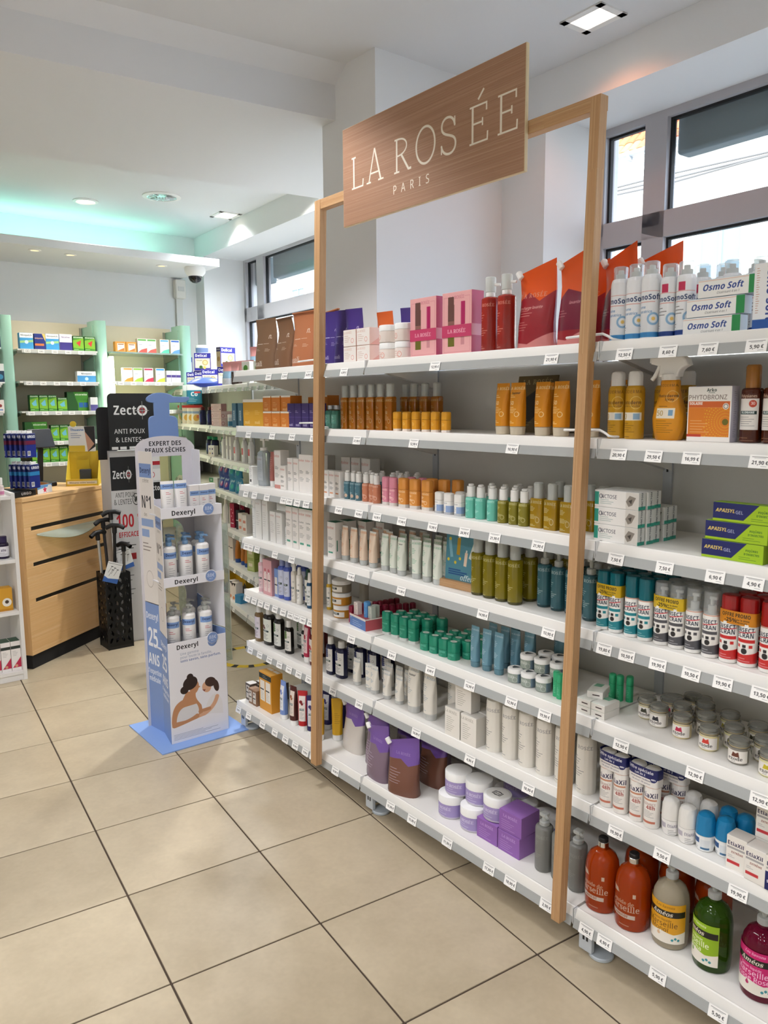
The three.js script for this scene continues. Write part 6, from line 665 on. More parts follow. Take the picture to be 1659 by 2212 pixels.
{
  const dl = carton('soup_box', { w: 0.135, h: 0.145, d: 0.055, col: '#22228c', side: '#c9b48c', f: (c, W, H) => { txt(c, 'Delical', W * 0.42, H * 0.15, 30, '#fff', { b: 1 }); box(c, W * 0.05, H * 0.3, W * 0.9, H * 0.55, '#e4dcc0'); txt(c, 'Soupe', W * 0.3, H * 0.4, 18, '#4a4a2c', { it: 1 }); disc(c, W * 0.66, H * 0.54, 24, '#b9a468'); disc(c, W * 0.66, H * 0.54, 15, '#d9cc94'); disc(c, W * 0.4, H * 0.8, 14, '#3a5a24'); disc(c, W * 0.62, H * 0.82, 12, '#d8c25c'); }, s: (c, W, H) => { box(c, 0, 0, W, H * 0.22, '#3a3468'); txt(c, 'Delical', W / 2, H * 0.11, 13, '#ddd', { b: 1 }); disc(c, W / 2, H * 0.6, 18, '#a9834c'); } });
  far(dl, FT[0], [[-2.05, -0.1, 1.25], [-1.72, -0.12, 1.25], [-1.45, -0.12, 1.25], [-1.12, -0.1, 1.25]], 'navy soup carton in the lower layer on far shelf', 'the back wall', 'carton', 'navy soup cartons'); far(dl, FT[0] + 0.147, [[-2.0, -0.1, 1.9], [-1.42, -0.12, 1.25], [-0.72, -0.12, 1.9]], 'navy soup carton in the upper layer on far shelf', 'the back wall', 'carton', 'navy soup cartons'); far(dl, FT[0], [[-0.72, -0.12, 1.25]], 'navy soup carton under another beside the pink packs', '', 'carton', 'navy soup cartons');
  const tub = jarOf('powder_tub', { r: 0.055, h: 0.1, lid: 0.18, fn: (c, W, H) => { bg(c, W, H, '#e9eaee'); poly(c, [[0, H * 0.1], [W, H * 0.1], [W, H * 0.5], [0, H * 0.75]], '#6d84b0'); } }); const tv = fuP(-1.9, 0, -0.24); put(tub, tv.x, FT[0] + 0.294, tv.z, 1, 'white and blue powder tub standing high on the soup cartons', 'tub');
  const bagm = std(0x5a78d8, 0.25, { transmission: 0.35, thickness: 0 }); const bg1 = fuP(-1.0, FT[0], -0.02), hb = thing('hanging_bag', 'blue plastic bag drooping over the edge of the far top shelf', 'bag', [bg1.x, bg1.y, bg1.z], 1.0);
  mesh('bag', loft([{ y: 0.0, x: 0.12, z: 0.05, p: 2 }, { y: 0.03, x: 0.14, z: 0.06, cz: 0.01, p: 2.3 }, { y: 0.06, x: 0.11, z: 0.04, cx: 0.02, p: 2 }, { y: 0.075, x: 0.05, z: 0.015, p: 2 }], 18), bagm, hb);
  const sc = (col, t) => art(70, 90, (c, W, H) => { bg(c, W, H, col); box(c, 0, 0, W, H * 0.3, '#dfe8e4'); txt(c, t, W * 0.5, H * 0.5, 26, '#e9f0f0', { b: 1 }); box(c, W * 0.5, H * 0.36, W * 0.4, 8, '#c4403c'); lines(c, 8, H * 0.7, 44, 3, 7, '#cfe0e0', 1.4); });
  [[-1.16, 0.06, '#9cc4b4', 'M', 0.95, 'pale green hanging sachet clipped under the blue bag'], [-0.98, 0.07, '#2a7f94', 'Co', 1.15, 'teal hanging sachet clipped under the blue bag']].forEach(([x, z, col, t, ry, l]) => { const v = fuP(x, FT[0] - 0.13, z), s = thing('hanging_sachet', l, 'sachet', [v.x, v.y, v.z], ry, 'hanging sachets'); const g = loft([{ y: 0, x: 0.06, z: 0.002, p: 4 }, { y: 0.07, x: 0.06, z: 0.014, p: 3 }, { y: 0.15, x: 0.058, z: 0.002, p: 4 }], 16); printed('sachet', g, sc(col, t), 0.3, s); mesh('clip_strip', bx(-0.012, 0.012, 0.13, 0.2, -0.004, -0.002), M.clear, s); });
  const pk = pouchOf('baby_pack', { w: 0.085, h: 0.17, d: 0.05, fn: (c, W, H) => { bg(c, W, H, '#dcdfe6'); box(c, 0, 0, W, H * 0.4, '#e0a4a4'); box(c, 0, H * 0.4, W, H * 0.3, '#8fb4cc'); lines(c, 10, H * 0.76, 50, 4, 8, '#777'); }, o: { transmission: 0.2, thickness: 0 } }); far(pk, FT[0] + 0.0, [[-0.46, -0.05, 0.5], [-0.36, -0.08, 0.5], [-0.27, -0.11, 0.5], [-0.19, -0.14, 0.5]], 'pink and clear baby care pack on far top shelf', 'the blue bag', 'pack', 'pink baby packs'); far(pk, FT[0] + 0.1, [[-0.27, -0.2, 0.5], [-0.15, -0.22, 0.5]], 'pink and clear baby care pack raised at the back', 'the blue bag', 'pack', 'pink baby packs');
  far(carton('green_white_pack', { w: 0.08, h: 0.15, d: 0.06, col: '#eef0ea', f: (c, W, H) => { disc(c, W * 0.5, H * 0.3, 22, '#5a9a3c'); lines(c, 10, H * 0.6, 50, 4, 8, '#888'); } }), FT[0], [[-0.03, -0.08, 0.4], [0.1, -0.12, 0.4], [0.3, -0.12, 0.3]], 'white pack with green disc on far top shelf', 'the pink packs', 'pack', 'green disc packs'); far(carton('brown_pack', { w: 0.075, h: 0.085, d: 0.06, col: '#4a3a34', f: (c, W, H) => lines(c, 8, 20, 50, 4, 10, '#a89888') }), FT[0], [[-0.12, -0.03, 0.4]], 'dark brown square pack on far top shelf', '', 'pack');
  const sa = pouchOf('snack_sachet', { w: 0.1, h: 0.16, d: 0.05, fn: (c, W, H) => { bg(c, W, H, '#e6ddc9'); box(c, 0, 0, W, H * 0.14, '#c4302c'); box(c, 0, H * 0.32, W, H * 0.12, '#8fa4c0'); disc(c, W * 0.5, H * 0.66, 26, '#e0b04c'); disc(c, W * 0.66, H * 0.6, 14, '#d87a4c'); } }); far(sa, FT[1], [[-1.95, -0.06, 1.0], [-1.78, -0.06, 1.0], [-1.6, -0.06, 1.0], [-1.44, -0.06, 1.0]], 'cream and red snack sachet on second far shelf', 'the back wall', 'sachet', 'snack sachets');
  const nb2 = (kind, cap, w = 0.03) => { const p = proto(kind); mesh('body', lathe(bottlePts(w, 0.12, w * 0.6, 0.02)), std(0x161a44, 0.3), p); mesh('cap', cyl(w * 0.66, 0.12, 0.145, 0.002), cap, p); band('label', p, w * 1.01, 0.02, 0.09, 2, art(60, 64, (c, W, H) => { bg(c, W, H, '#24286a'); box(c, W * 0.35, 8, 12, 46, '#aeb4d0'); }), 0.4); return p; };
  const NB = nb2('navy_pill_bottle', std(0x6a1c24, 0.4)), GB = nb2('green_cap_bottle', std(0x1f9a6c, 0.4), 0.034); far(NB, FT[1], [[-1.25, -0.06], [-1.12, -0.09]], 'navy bottle with red cap on second far shelf', 'the snack sachets', 'bottle', 'navy red-capped bottles'); far(GB, FT[2], [[-1.2, -0.1], [-1.05, -0.1], [-0.92, -0.14]], 'dark bottle with green cap on third far shelf', 'the back wall', 'bottle', 'green-capped bottles');
  const pc = carton('pink_pill_box', { w: 0.13, h: 0.055, d: 0.05, col: '#e4cac6', side: '#c9a09c', f: (c, W, H) => { disc(c, 14, H * 0.6, 12, '#b9686c', 3); lines(c, 34, 14, 70, 4, 8, '#9a6a6a', 1.2); box(c, W * 0.86, H * 0.7, 10, 8, '#333'); } }); [0, 0.0565, 0.113].forEach((dy, i) => far(pc, FT[1] + dy, [[-0.72, -0.05, 0.35]], `${['lowest', 'second', 'top'][i]} pale pink pill box stacked on second far shelf`, '', 'carton', 'pale pink pill boxes')); [0, 0.0565].forEach((dy, i) => far(pc, FT[1] + dy, [[-0.6, -0.09, 1.6]], `${['lower', 'upper'][i]} pale pink pill box turned end on, second far shelf`, '', 'carton', 'pale pink pill boxes'));
  const be = carton('blue_effervescent_box', { w: 0.05, h: 0.17, d: 0.05, col: '#557f9c', f: (c, W, H) => { txt(c, 'BIANE', W / 2, H * 0.5, 24, '#dbe6ec', { b: 1, rot: -PI / 2 }); } }); far(be, FT[1], [[-0.28, -0.06, 0.3], [-0.2, -0.08, 0.3], [-0.13, -0.06, 0.3]], 'steel blue upright box on second far shelf', 'the pink pill boxes', 'carton', 'steel blue boxes'); far(jarOf('blue_white_jar', { r: 0.035, h: 0.09, lid: 0.25, fn: (c, W, H) => { bg(c, W, H, '#d6e0e4'); box(c, 0, H * 0.4, W, H * 0.5, '#3a7fa4'); } }), FT[1], [[-0.43, -0.07], [-0.36, -0.1]], 'white and blue jar on second far shelf', 'the pink pill boxes', 'jar', 'white and blue jars');
  far(carton('leaflet_holder', { w: 0.075, h: 0.085, d: 0.04, col: '#eceae4', f: (c, W, H) => { for (let k = 0; k < 4; k++) disc(c, W * (0.3 + (k % 2) * 0.4), H * (0.3 + Math.floor(k / 2) * 0.4), 7, ['#5a5a8c', '#4a3a6c', '#c9a06c', '#3a3a6a'][k]); } }), FT[2], [[-0.85, -0.03, 0.4]], 'small white leaflet box with coloured dots, third far shelf', '', 'carton');
  const ml = (kind, red) => { const p = proto(kind); printed('body', loft([{ y: 0, x: 0.03, z: 0.02, p: 3 }, { y: 0.12, x: 0.03, z: 0.02, p: 3 }, { y: 0.15, x: 0.014, z: 0.012, p: 2 }], 20), art(66, 150, (c, W, H) => { bg(c, W, H, '#efeeec'); if (red) box(c, W * 0.2, H * 0.34, W * 0.6, H * 0.3, '#cf4058'); lines(c, W * 0.2, H * 0.72, 36, 4, 8, '#777'); }), 0.4, p); mesh('nozzle', cyl(0.011, 0.15, 0.2, 0.003), M.white, p); return p; };
  far(ml('white_spray', 0), FT[2], [[-0.6, -0.05]], 'white nasal spray bottle on third far shelf', '', 'bottle'); far(ml('red_label_bottle', 1), FT[2], [[-0.28, -0.05], [-0.18, -0.08], [-0.09, -0.05], [0.06, -0.05]], 'white bottle with red label on third far shelf', 'the nasal spray', 'bottle', 'red label bottles'); far(carton('white_spine_box', { w: 0.045, h: 0.17, d: 0.06, col: '#eeecea', f: (c, W, H) => box(c, W * 0.3, H * 0.4, 12, 26, '#3a3a4c') }), FT[2], [[-0.47, -0.06], [-0.38, -0.06]], 'slim white box on third far shelf', 'the nasal spray', 'carton', 'slim white far boxes');
  const ds = pouchOf('blue_flosser_pack', { w: 0.09, h: 0.11, d: 0.03, fn: (c, W, H) => { bg(c, W, H, '#26429a'); txt(c, 'Oral', W / 2, H * 0.3, 22, '#cfe2f4', { b: 1, it: 1 }); disc(c, W * 0.55, H * 0.66, 18, '#a03a7c'); poly(c, [[W * 0.5, H * 0.5], [W * 0.62, H * 0.54], [W * 0.5, H * 0.86]], '#eef'); } }), dt = pouchOf('teal_flosser_pack', { w: 0.09, h: 0.11, d: 0.03, fn: (c, W, H) => { bg(c, W, H, '#2484ac'); txt(c, 'Oral', W / 2, H * 0.3, 22, '#d6f0f4', { b: 1, it: 1 }); disc(c, W * 0.55, H * 0.66, 18, '#3cb0a4'); } });
  [0, 0.112].forEach((dy, l) => { far(ds, FT[3] + dy, [[-0.68, -0.05, 0.3], [-0.55, -0.05, 0.3]], `royal blue dental pack, ${l ? 'upper' : 'lower'} row on fourth far shelf`, 'the end', 'pack', 'royal blue dental packs'); far(dt, FT[3] + dy, [[-0.4, -0.05, 0.3], [-0.24, -0.05, 0.3]], `teal dental pack, ${l ? 'upper' : 'lower'} row on fourth far shelf`, 'the blue ones', 'pack', 'teal dental packs'); });
  far(carton('green_end_box', { w: 0.12, h: 0.07, d: 0.06, col: '#e6ebe4', f: (c, W, H) => { box(c, 0, 0, W * 0.5, H * 0.5, '#3c8a5a'); txt(c, 'SU', W * 0.25, H * 0.25, 18, '#fff', { b: 1 }); } }), FT[3], [[-0.82, -0.04, 0.3]], 'white and green box at the end of the fourth far shelf', '', 'carton'); far(carton('small_white_box', { w: 0.06, h: 0.05, d: 0.05, col: '#eeece8' }), FT[3], [[-0.05, -0.04], [0.04, -0.05], [0.13, -0.05]], 'small white box on fourth far shelf', 'the teal packs', 'carton', 'small white far boxes');
  far(ml('slim_white_bottle', 0), FT[4], [[-0.62, -0.05], [-0.55, -0.08]], 'white bottle on fifth far shelf behind the price sign', 'the display', 'bottle', 'white fifth shelf bottles'); far(carton('crimson_carton', { w: 0.055, h: 0.18, d: 0.05, col: '#a81c44', side: '#6a1430', f: (c, W, H) => { for (let k = 0; k < 4; k++) disc(c, W * (0.35 + (k % 2) * 0.3), H * (0.25 + k * 0.14), 6, '#e4a4b4'); box(c, 8, H * 0.8, 36, 6, '#eee'); } }), FT[4], [[-0.38, -0.05, 0.3], [-0.36, -0.12, 0.3]], 'tall crimson carton on fifth far shelf', 'the edge', 'carton', 'tall crimson cartons'); far(carton('black_white_carton', { w: 0.05, h: 0.14, d: 0.05, col: '#1a2430', f: (c, W, H) => box(c, 0, H * 0.5, W, 6, '#ddd') }), FT[4], [[-0.27, -0.06, 0.3]], 'black carton with white line on fifth far shelf', '', 'carton'); far(carton('peach_label_carton', { w: 0.05, h: 0.13, d: 0.05, col: '#eee8e0', f: (c, W, H) => { box(c, 8, H * 0.3, 30, 20, '#d8907a'); box(c, 8, H * 0.7, 30, 20, '#d8907a'); } }), FT[4], [[-0.18, -0.05, 0.3], [-0.08, -0.05, 0.3]], 'white carton with peach squares on fifth far shelf', 'the black carton', 'carton', 'peach square cartons');
  far(carton('cream_strip_carton', { w: 0.045, h: 0.17, d: 0.05, col: '#e4dcd4', f: (c, W, H) => box(c, 6, H * 0.42, 32, 7, '#222') }), FT[5], [[-0.5, -0.05, 0.3], [-0.43, -0.05, 0.3], [-0.58, -0.05, 0.3]], 'cream carton with black strip on sixth far shelf', 'the aisle', 'carton', 'cream strip cartons'); far(tubeOf('amber_paste_tube', { w: 0.055, h: 0.17, cap: 0.03, capMat: std(0x1c4a94, 0.4), fn: (c, W, H) => { bg(c, W, H, '#b9701c'); lines(c, 14, 20, 30, 8, 12, '#d9a04c', 3); } }), FT[5], [[-0.33, -0.05], [-0.22, -0.06], [-0.13, -0.06]], 'amber tube with blue cap on sixth far shelf', 'the cream cartons', 'tube', 'amber blue-capped tubes'); const gl = carton('lime_carton', { w: 0.085, h: 0.085, d: 0.06, col: '#c4cc8c', side: '#9aa84c', f: (c, W, H) => { c.strokeStyle = '#8aa43c'; c.lineWidth = 4; c.strokeRect(6, 6, W - 12, H - 12); box(c, 18, 28, 44, 22, '#eee6d0'); } }); [0, 0.087].forEach((dy, l) => far(gl, FT[5] + dy, [[0.02, -0.06, 0.3]], `${l ? 'upper' : 'lower'} lime green soap carton on sixth far shelf`, '', 'carton', 'lime cartons'));
  const yk = carton('yellow_black_carton', { w: 0.09, h: 0.15, d: 0.07, col: '#16181a', side: '#c49c1c', top: '#d0a41c', f: (c, W, H) => { box(c, 0, 0, W, H * 0.4, '#d9b01c'); poly(c, [[0, H * 0.4], [W * 0.2, H * 0.56], [W * 0.4, H * 0.4], [W * 0.6, H * 0.6], [W * 0.8, H * 0.4], [W, H * 0.52], [W, H * 0.4]], '#d9b01c'); box(c, 10, H * 0.72, 40, 20, '#3a9ab4'); } }); far(yk, 0.13, [[-0.5, -0.02, 0.3], [-0.48, -0.1, 0.3], [-0.38, -0.12, 0.3], [-0.63, -0.04, 0.3]], 'yellow and black carton on the far bottom shelf', 'the aisle', 'carton', 'yellow and black cartons'); far(carton('white_fire_carton', { w: 0.06, h: 0.13, d: 0.06, col: '#ece2d8', f: (c, W, H) => { poly(c, [[0, 0], [W, 0], [W * 0.75, H * 0.2], [W * 0.5, H * 0.05], [W * 0.25, H * 0.2]], '#221a18'); disc(c, W * 0.5, H * 0.85, 12, '#d87a3c'); } }), 0.13, [[-0.3, 0.0, 0.3], [-0.22, 0.0, 0.3]], 'white carton with orange spot on the far bottom shelf', 'the yellow cartons', 'carton', 'orange spot cartons'); far(carton('blue_flat_carton', { w: 0.07, h: 0.06, d: 0.06, col: '#3c8ab4' }), 0.13, [[-0.12, 0.0, 0.3]], 'small blue carton on the far bottom shelf', '', 'carton');
}
// ================= back wall shelving =================
{
  const beige = std(0xe8dcc4, 0.75), green = std(0x9cc9b8, 0.35), X0 = -5.12, XF = -4.74;
  const SH = [1.985, 1.735, 1.5, 1.26, 1.09, 0.84];
  [[0.9, 0.265, 'cream back wall shelf bay at the picture edge', [1.98, 1.716, 1.5]], [0.14, -0.475, 'cream back wall shelf bay with the green gum boxes', SH], [-0.585, -1.22, 'cream back wall shelf bay with homeopathy cartons by the corner', [1.99, 1.742, 1.5, 1.26]]].forEach(([z0, z1, l, hs], b) => {
    const g = thing('wall_shelf_bay', l, 'shelving', [0, 0, 0], 0, 'back wall shelving'); mesh('back_panel', bx(X0 - 0.02, X0, 0.4, 2.235, z1 - 0.055, z0 + 0.06), beige, g);
    hs.forEach((h, i) => { const gl = b === 2 && !i; const s = mesh('shelf', rbx(X0, XF, h - 0.014, h, z1, z0, 0.002), gl ? std(0xbfd6cc, 0.1, { transmission: 0.6, thickness: 0 }) : std(0xd9d8d2, 0.4), g); if (!gl) { mesh('price_strip', bx(XF, XF + 0.004, h - 0.03, h - 0.002, z1 + 0.01, z0 - 0.03), std(0xc9ccc9, 0.35), s); for (let k = 0; k < 5; k++) { const t = mesh('price_tag', price('9,90 €'), tagMat, s); t.position.set(XF + 0.0055, h - 0.016, z0 - 0.07 - k * (z0 - z1 - 0.1) / 5); t.rotation.y = PI / 2; } } for (const z of [z0 - 0.012, z1 + 0.012]) { const br = prism([[0, h - 0.014], [0.3, h - 0.014], [0.3, h - 0.03], [0, h - 0.075]], -0.003, 0.003); br.rotateY(PI / 2); br.translate(X0, 0, z); mesh('bracket', br, std(0x9b9c8e, 0.5), s); } });
    mesh('slotted_upright', bx(X0, X0 + 0.014, 0.5, 2.2, z1 + 0.005, z1 + 0.02), std(0xa9a89e, 0.5), g);
  });
  [0.203, -0.53, -1.28].forEach((z, i) => { const p = thing('green_pilaster', `pale green pilaster, ${ORD[2 - i]} from the window corner`, 'pilaster', [-4.9, 0, z], 0, 'green pilasters'); const gg = loft([{ y: 0.4, x: 0.12, z: 0.05, p: 5 }, { y: 2.24, x: 0.12, z: 0.05, p: 5 }], 24); mesh('front', gg, green, p); mesh('side_strip', bx(-0.22, 0.06, 0.4, 2.2, 0.05, 0.056), green, p); });
  const lt = thing('wall_light_tube', 'bright vertical light tube on the pilaster beside the gum boxes', 'light tube', [-4.77, 1.0, -0.6]); mesh('tube', cyl(0.016, 0, 0.95, 0.004), glow(0xf6ffd2, 5), lt); mesh('holder', bx(-0.05, -0.01, 0.0, 0.95, -0.01, 0.02), M.white, lt);
  const tl = areaLight(-4.745, 1.47, -0.6, 0.03, 0.93, 90, 0xf2fbc8, 0, PI / 2), tl2 = areaLight(-4.77, 1.47, -0.625, 0.03, 0.93, 60, 0xf2fbc8, 0, PI), tl3 = areaLight(-4.77, 1.47, -0.575, 0.03, 0.93, 50, 0xf2fbc8, 0, 0);
  const wl = (p, y, zs, desc, anchor, cat, group, x = -4.8) => zs.forEach((z, i) => put(p, x, y, z, PI / 2, zs.length > 1 ? `${desc}, ${ORD[i]} from ${anchor}` : desc, cat, group));
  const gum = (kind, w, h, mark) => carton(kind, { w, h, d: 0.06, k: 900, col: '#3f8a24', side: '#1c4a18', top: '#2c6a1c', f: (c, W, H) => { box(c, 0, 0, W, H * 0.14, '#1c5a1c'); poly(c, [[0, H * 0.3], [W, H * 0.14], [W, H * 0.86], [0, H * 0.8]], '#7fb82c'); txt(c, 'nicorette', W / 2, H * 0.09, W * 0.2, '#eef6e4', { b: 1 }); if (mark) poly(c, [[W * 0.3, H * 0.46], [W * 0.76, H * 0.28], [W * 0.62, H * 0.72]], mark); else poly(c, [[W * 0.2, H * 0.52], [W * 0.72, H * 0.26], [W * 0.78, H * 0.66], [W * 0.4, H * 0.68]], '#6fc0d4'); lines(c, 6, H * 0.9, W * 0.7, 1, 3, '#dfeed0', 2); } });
  const gr = gum('green_gum_box', 0.066, 0.128), gx = gum('red_mark_gum_box', 0.086, 0.118, '#cf3a34'), gsm = gum('small_gum_box', 0.074, 0.108);
  const np = carton('patch_box', { w: 0.1, h: 0.125, d: 0.06, col: '#eef2f4', side: '#3f8fc4', f: (c, W, H) => { txt(c, 'Nicopatch', W / 2, H * 0.14, 17, '#33495a', { b: 1 }); box(c, 0, H * 0.3, W, H * 0.7, '#3f9ad4'); poly(c, [[0, H * 0.5], [W, H * 0.42], [W, H * 0.56], [0, H * 0.64]], '#9ccf8c'); disc(c, W * 0.5, H * 0.56, 14, '#cfe8f4'); } });
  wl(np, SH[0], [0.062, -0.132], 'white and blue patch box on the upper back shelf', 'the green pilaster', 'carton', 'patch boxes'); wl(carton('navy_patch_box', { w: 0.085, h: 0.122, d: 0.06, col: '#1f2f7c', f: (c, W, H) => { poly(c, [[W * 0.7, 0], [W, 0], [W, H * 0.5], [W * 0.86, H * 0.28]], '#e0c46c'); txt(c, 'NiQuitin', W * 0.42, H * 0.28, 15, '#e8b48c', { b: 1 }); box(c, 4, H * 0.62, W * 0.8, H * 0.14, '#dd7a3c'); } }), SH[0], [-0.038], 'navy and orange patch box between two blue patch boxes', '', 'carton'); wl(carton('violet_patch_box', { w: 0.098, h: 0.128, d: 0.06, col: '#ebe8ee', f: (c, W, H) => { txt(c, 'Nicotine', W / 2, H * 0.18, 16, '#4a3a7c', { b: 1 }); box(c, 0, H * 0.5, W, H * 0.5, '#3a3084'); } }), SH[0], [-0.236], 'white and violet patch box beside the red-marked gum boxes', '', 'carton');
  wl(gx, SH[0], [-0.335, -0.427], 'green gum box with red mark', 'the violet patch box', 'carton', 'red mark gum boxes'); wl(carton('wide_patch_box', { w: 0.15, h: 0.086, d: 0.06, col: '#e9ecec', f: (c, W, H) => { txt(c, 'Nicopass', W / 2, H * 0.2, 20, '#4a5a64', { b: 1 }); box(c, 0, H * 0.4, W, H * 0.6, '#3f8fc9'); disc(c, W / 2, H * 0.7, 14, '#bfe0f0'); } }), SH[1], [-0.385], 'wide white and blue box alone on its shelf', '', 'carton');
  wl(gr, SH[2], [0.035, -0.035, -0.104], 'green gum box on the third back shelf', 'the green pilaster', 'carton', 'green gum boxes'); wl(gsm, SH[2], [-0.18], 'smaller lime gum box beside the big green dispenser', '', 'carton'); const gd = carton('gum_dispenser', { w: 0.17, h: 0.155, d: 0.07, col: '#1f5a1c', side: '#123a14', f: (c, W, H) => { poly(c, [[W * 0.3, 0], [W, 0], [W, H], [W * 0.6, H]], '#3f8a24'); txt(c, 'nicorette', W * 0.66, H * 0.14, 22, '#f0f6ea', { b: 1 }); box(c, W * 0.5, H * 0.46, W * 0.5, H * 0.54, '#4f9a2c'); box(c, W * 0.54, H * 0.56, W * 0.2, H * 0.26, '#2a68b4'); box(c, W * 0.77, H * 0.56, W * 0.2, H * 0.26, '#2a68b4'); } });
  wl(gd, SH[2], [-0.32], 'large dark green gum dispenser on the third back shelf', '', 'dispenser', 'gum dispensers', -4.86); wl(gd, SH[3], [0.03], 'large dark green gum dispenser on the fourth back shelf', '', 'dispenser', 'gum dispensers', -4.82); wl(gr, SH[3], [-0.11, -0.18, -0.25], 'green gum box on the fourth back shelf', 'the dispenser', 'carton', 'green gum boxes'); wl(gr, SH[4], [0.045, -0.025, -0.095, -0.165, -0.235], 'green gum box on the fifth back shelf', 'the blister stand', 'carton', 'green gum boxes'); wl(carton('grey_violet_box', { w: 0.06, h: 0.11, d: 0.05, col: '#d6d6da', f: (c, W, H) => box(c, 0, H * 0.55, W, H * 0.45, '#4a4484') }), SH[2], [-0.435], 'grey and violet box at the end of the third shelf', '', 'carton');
  const hom = (kind, bar_, sw) => carton(kind, { w: 0.082, h: 0.118, d: 0.05, col: '#f2f0ea', side: '#dcd6c4', f: (c, W, H) => { box(c, 5, 4, W - 10, H * 0.12, bar_); txt(c, '~~~', W / 2, H * 0.4, 15, '#9aa'); lines(c, 12, H * 0.42, 46, 1, 4, '#8a94a8', 3); poly(c, [[0, H], [W, H], [W, H * 0.66], [W * 0.4, H * 0.78]], sw); } });
  const oj = carton('orange_pastille_box', { w: 0.09, h: 0.085, d: 0.05, col: '#d9973c', side: '#c9862c', f: (c, W, H) => { box(c, W * 0.2, H * 0.16, W * 0.66, H * 0.72, '#f0ece2'); box(c, W * 0.26, H * 0.22, W * 0.54, 7, '#9a5a24'); lines(c, W * 0.28, H * 0.42, 34, 2, 7, '#777'); poly(c, [[W * 0.22, H * 0.88], [W * 0.84, H * 0.88], [W * 0.84, H * 0.6]], '#c97a2c'); } }); wl(oj, 1.99, [-0.682, -0.775], 'orange pastille box on the glass shelf', 'the light tube', 'carton', 'orange pastille boxes'); wl(hom('green_red_box', '#5aa44c', '#d8584c'), 1.99, [-0.87, -0.953], 'white box with green bar and red swoosh', 'the orange boxes', 'carton', 'green bar boxes'); wl(hom('teal_swoosh_box', '#4f9cc4', '#5cc0a4'), 1.99, [-1.07], 'white box with blue bar and teal swoosh', '', 'carton'); wl(hom('blue_head_box', '#2f5fb4', '#5f94c9'), 1.99, [-1.168], 'white and blue box beside the corner pilaster', '', 'carton');
  [['orange_swoosh_box', '#e08a3c', '#e8852c', -0.733, 'orange'], ['lime_swoosh_box', '#84b83c', '#9cc83c', -0.82, 'lime'], ['crimson_swoosh_box', '#b82c54', '#c4284c', -0.915, 'crimson'], ['sky_swoosh_box', '#3f94cf', '#b4c03c', -1.02, 'sky blue']].forEach(([k, a, b, z, n]) => wl(hom(k, a, b), 1.742, [z], `white homeopathy box with ${n} bar on the second shelf`, '', 'carton', 'homeopathy boxes')); wl(carton('violet_band_box', { w: 0.042, h: 0.1, d: 0.04, col: '#ecebee', f: (c, W, H) => box(c, 0, H * 0.36, W, H * 0.22, '#4a3a86') }), 1.742, [-1.1, -1.145, -1.19], 'small white box with violet band', 'the swoosh boxes', 'carton', 'violet band boxes');
  const db = carton('dark_blue_box', { w: 0.12, h: 0.15, d: 0.06, col: '#e6eaea', f: (c, W, H) => { box(c, 0, H * 0.36, W, H * 0.56, '#1f3a54'); disc(c, W * 0.76, H * 0.66, 20, '#3f8ab4'); lines(c, 10, H * 0.46, 50, 4, 12, '#cfd8e0', 3); } }); wl(db, 1.98, [0.31], 'white and dark blue box on the edge bay, upper shelf', '', 'carton', 'dark blue edge boxes'); wl(db, 1.716, [0.3], 'white and dark blue box on the edge bay, second shelf', '', 'carton', 'dark blue edge boxes'); const bj = jarOf('blue_lid_jar', { r: 0.045, h: 0.095, lid: 0.24, lidMat: std(0x2c6a94, 0.4), fn: (c, W, H) => { bg(c, W, H, '#e4e4e2'); lines(c, W * 0.35, H * 0.5, 60, 4, 10, '#333', 3); } }); put(bj, -4.8, 1.5, 0.34, 1.5, 'lower white jar with blue lid at the picture edge', 'jar', 'blue lid jars'); put(bj, -4.8, 1.596, 0.34, 1.5, 'upper white jar with blue lid at the picture edge', 'jar', 'blue lid jars');
  wl(carton('red_flower_box', { w: 0.05, h: 0.09, d: 0.05, col: '#efe9e4', f: (c, W, H) => { disc(c, W * 0.45, H * 0.5, 12, '#8f2c2c'); box(c, 6, H * 0.8, 34, 9, '#5a84c4'); } }), 1.5, [0.285], 'small white box with red flower beside the blue-lidded jars', '', 'carton', undefined, -4.78);
}
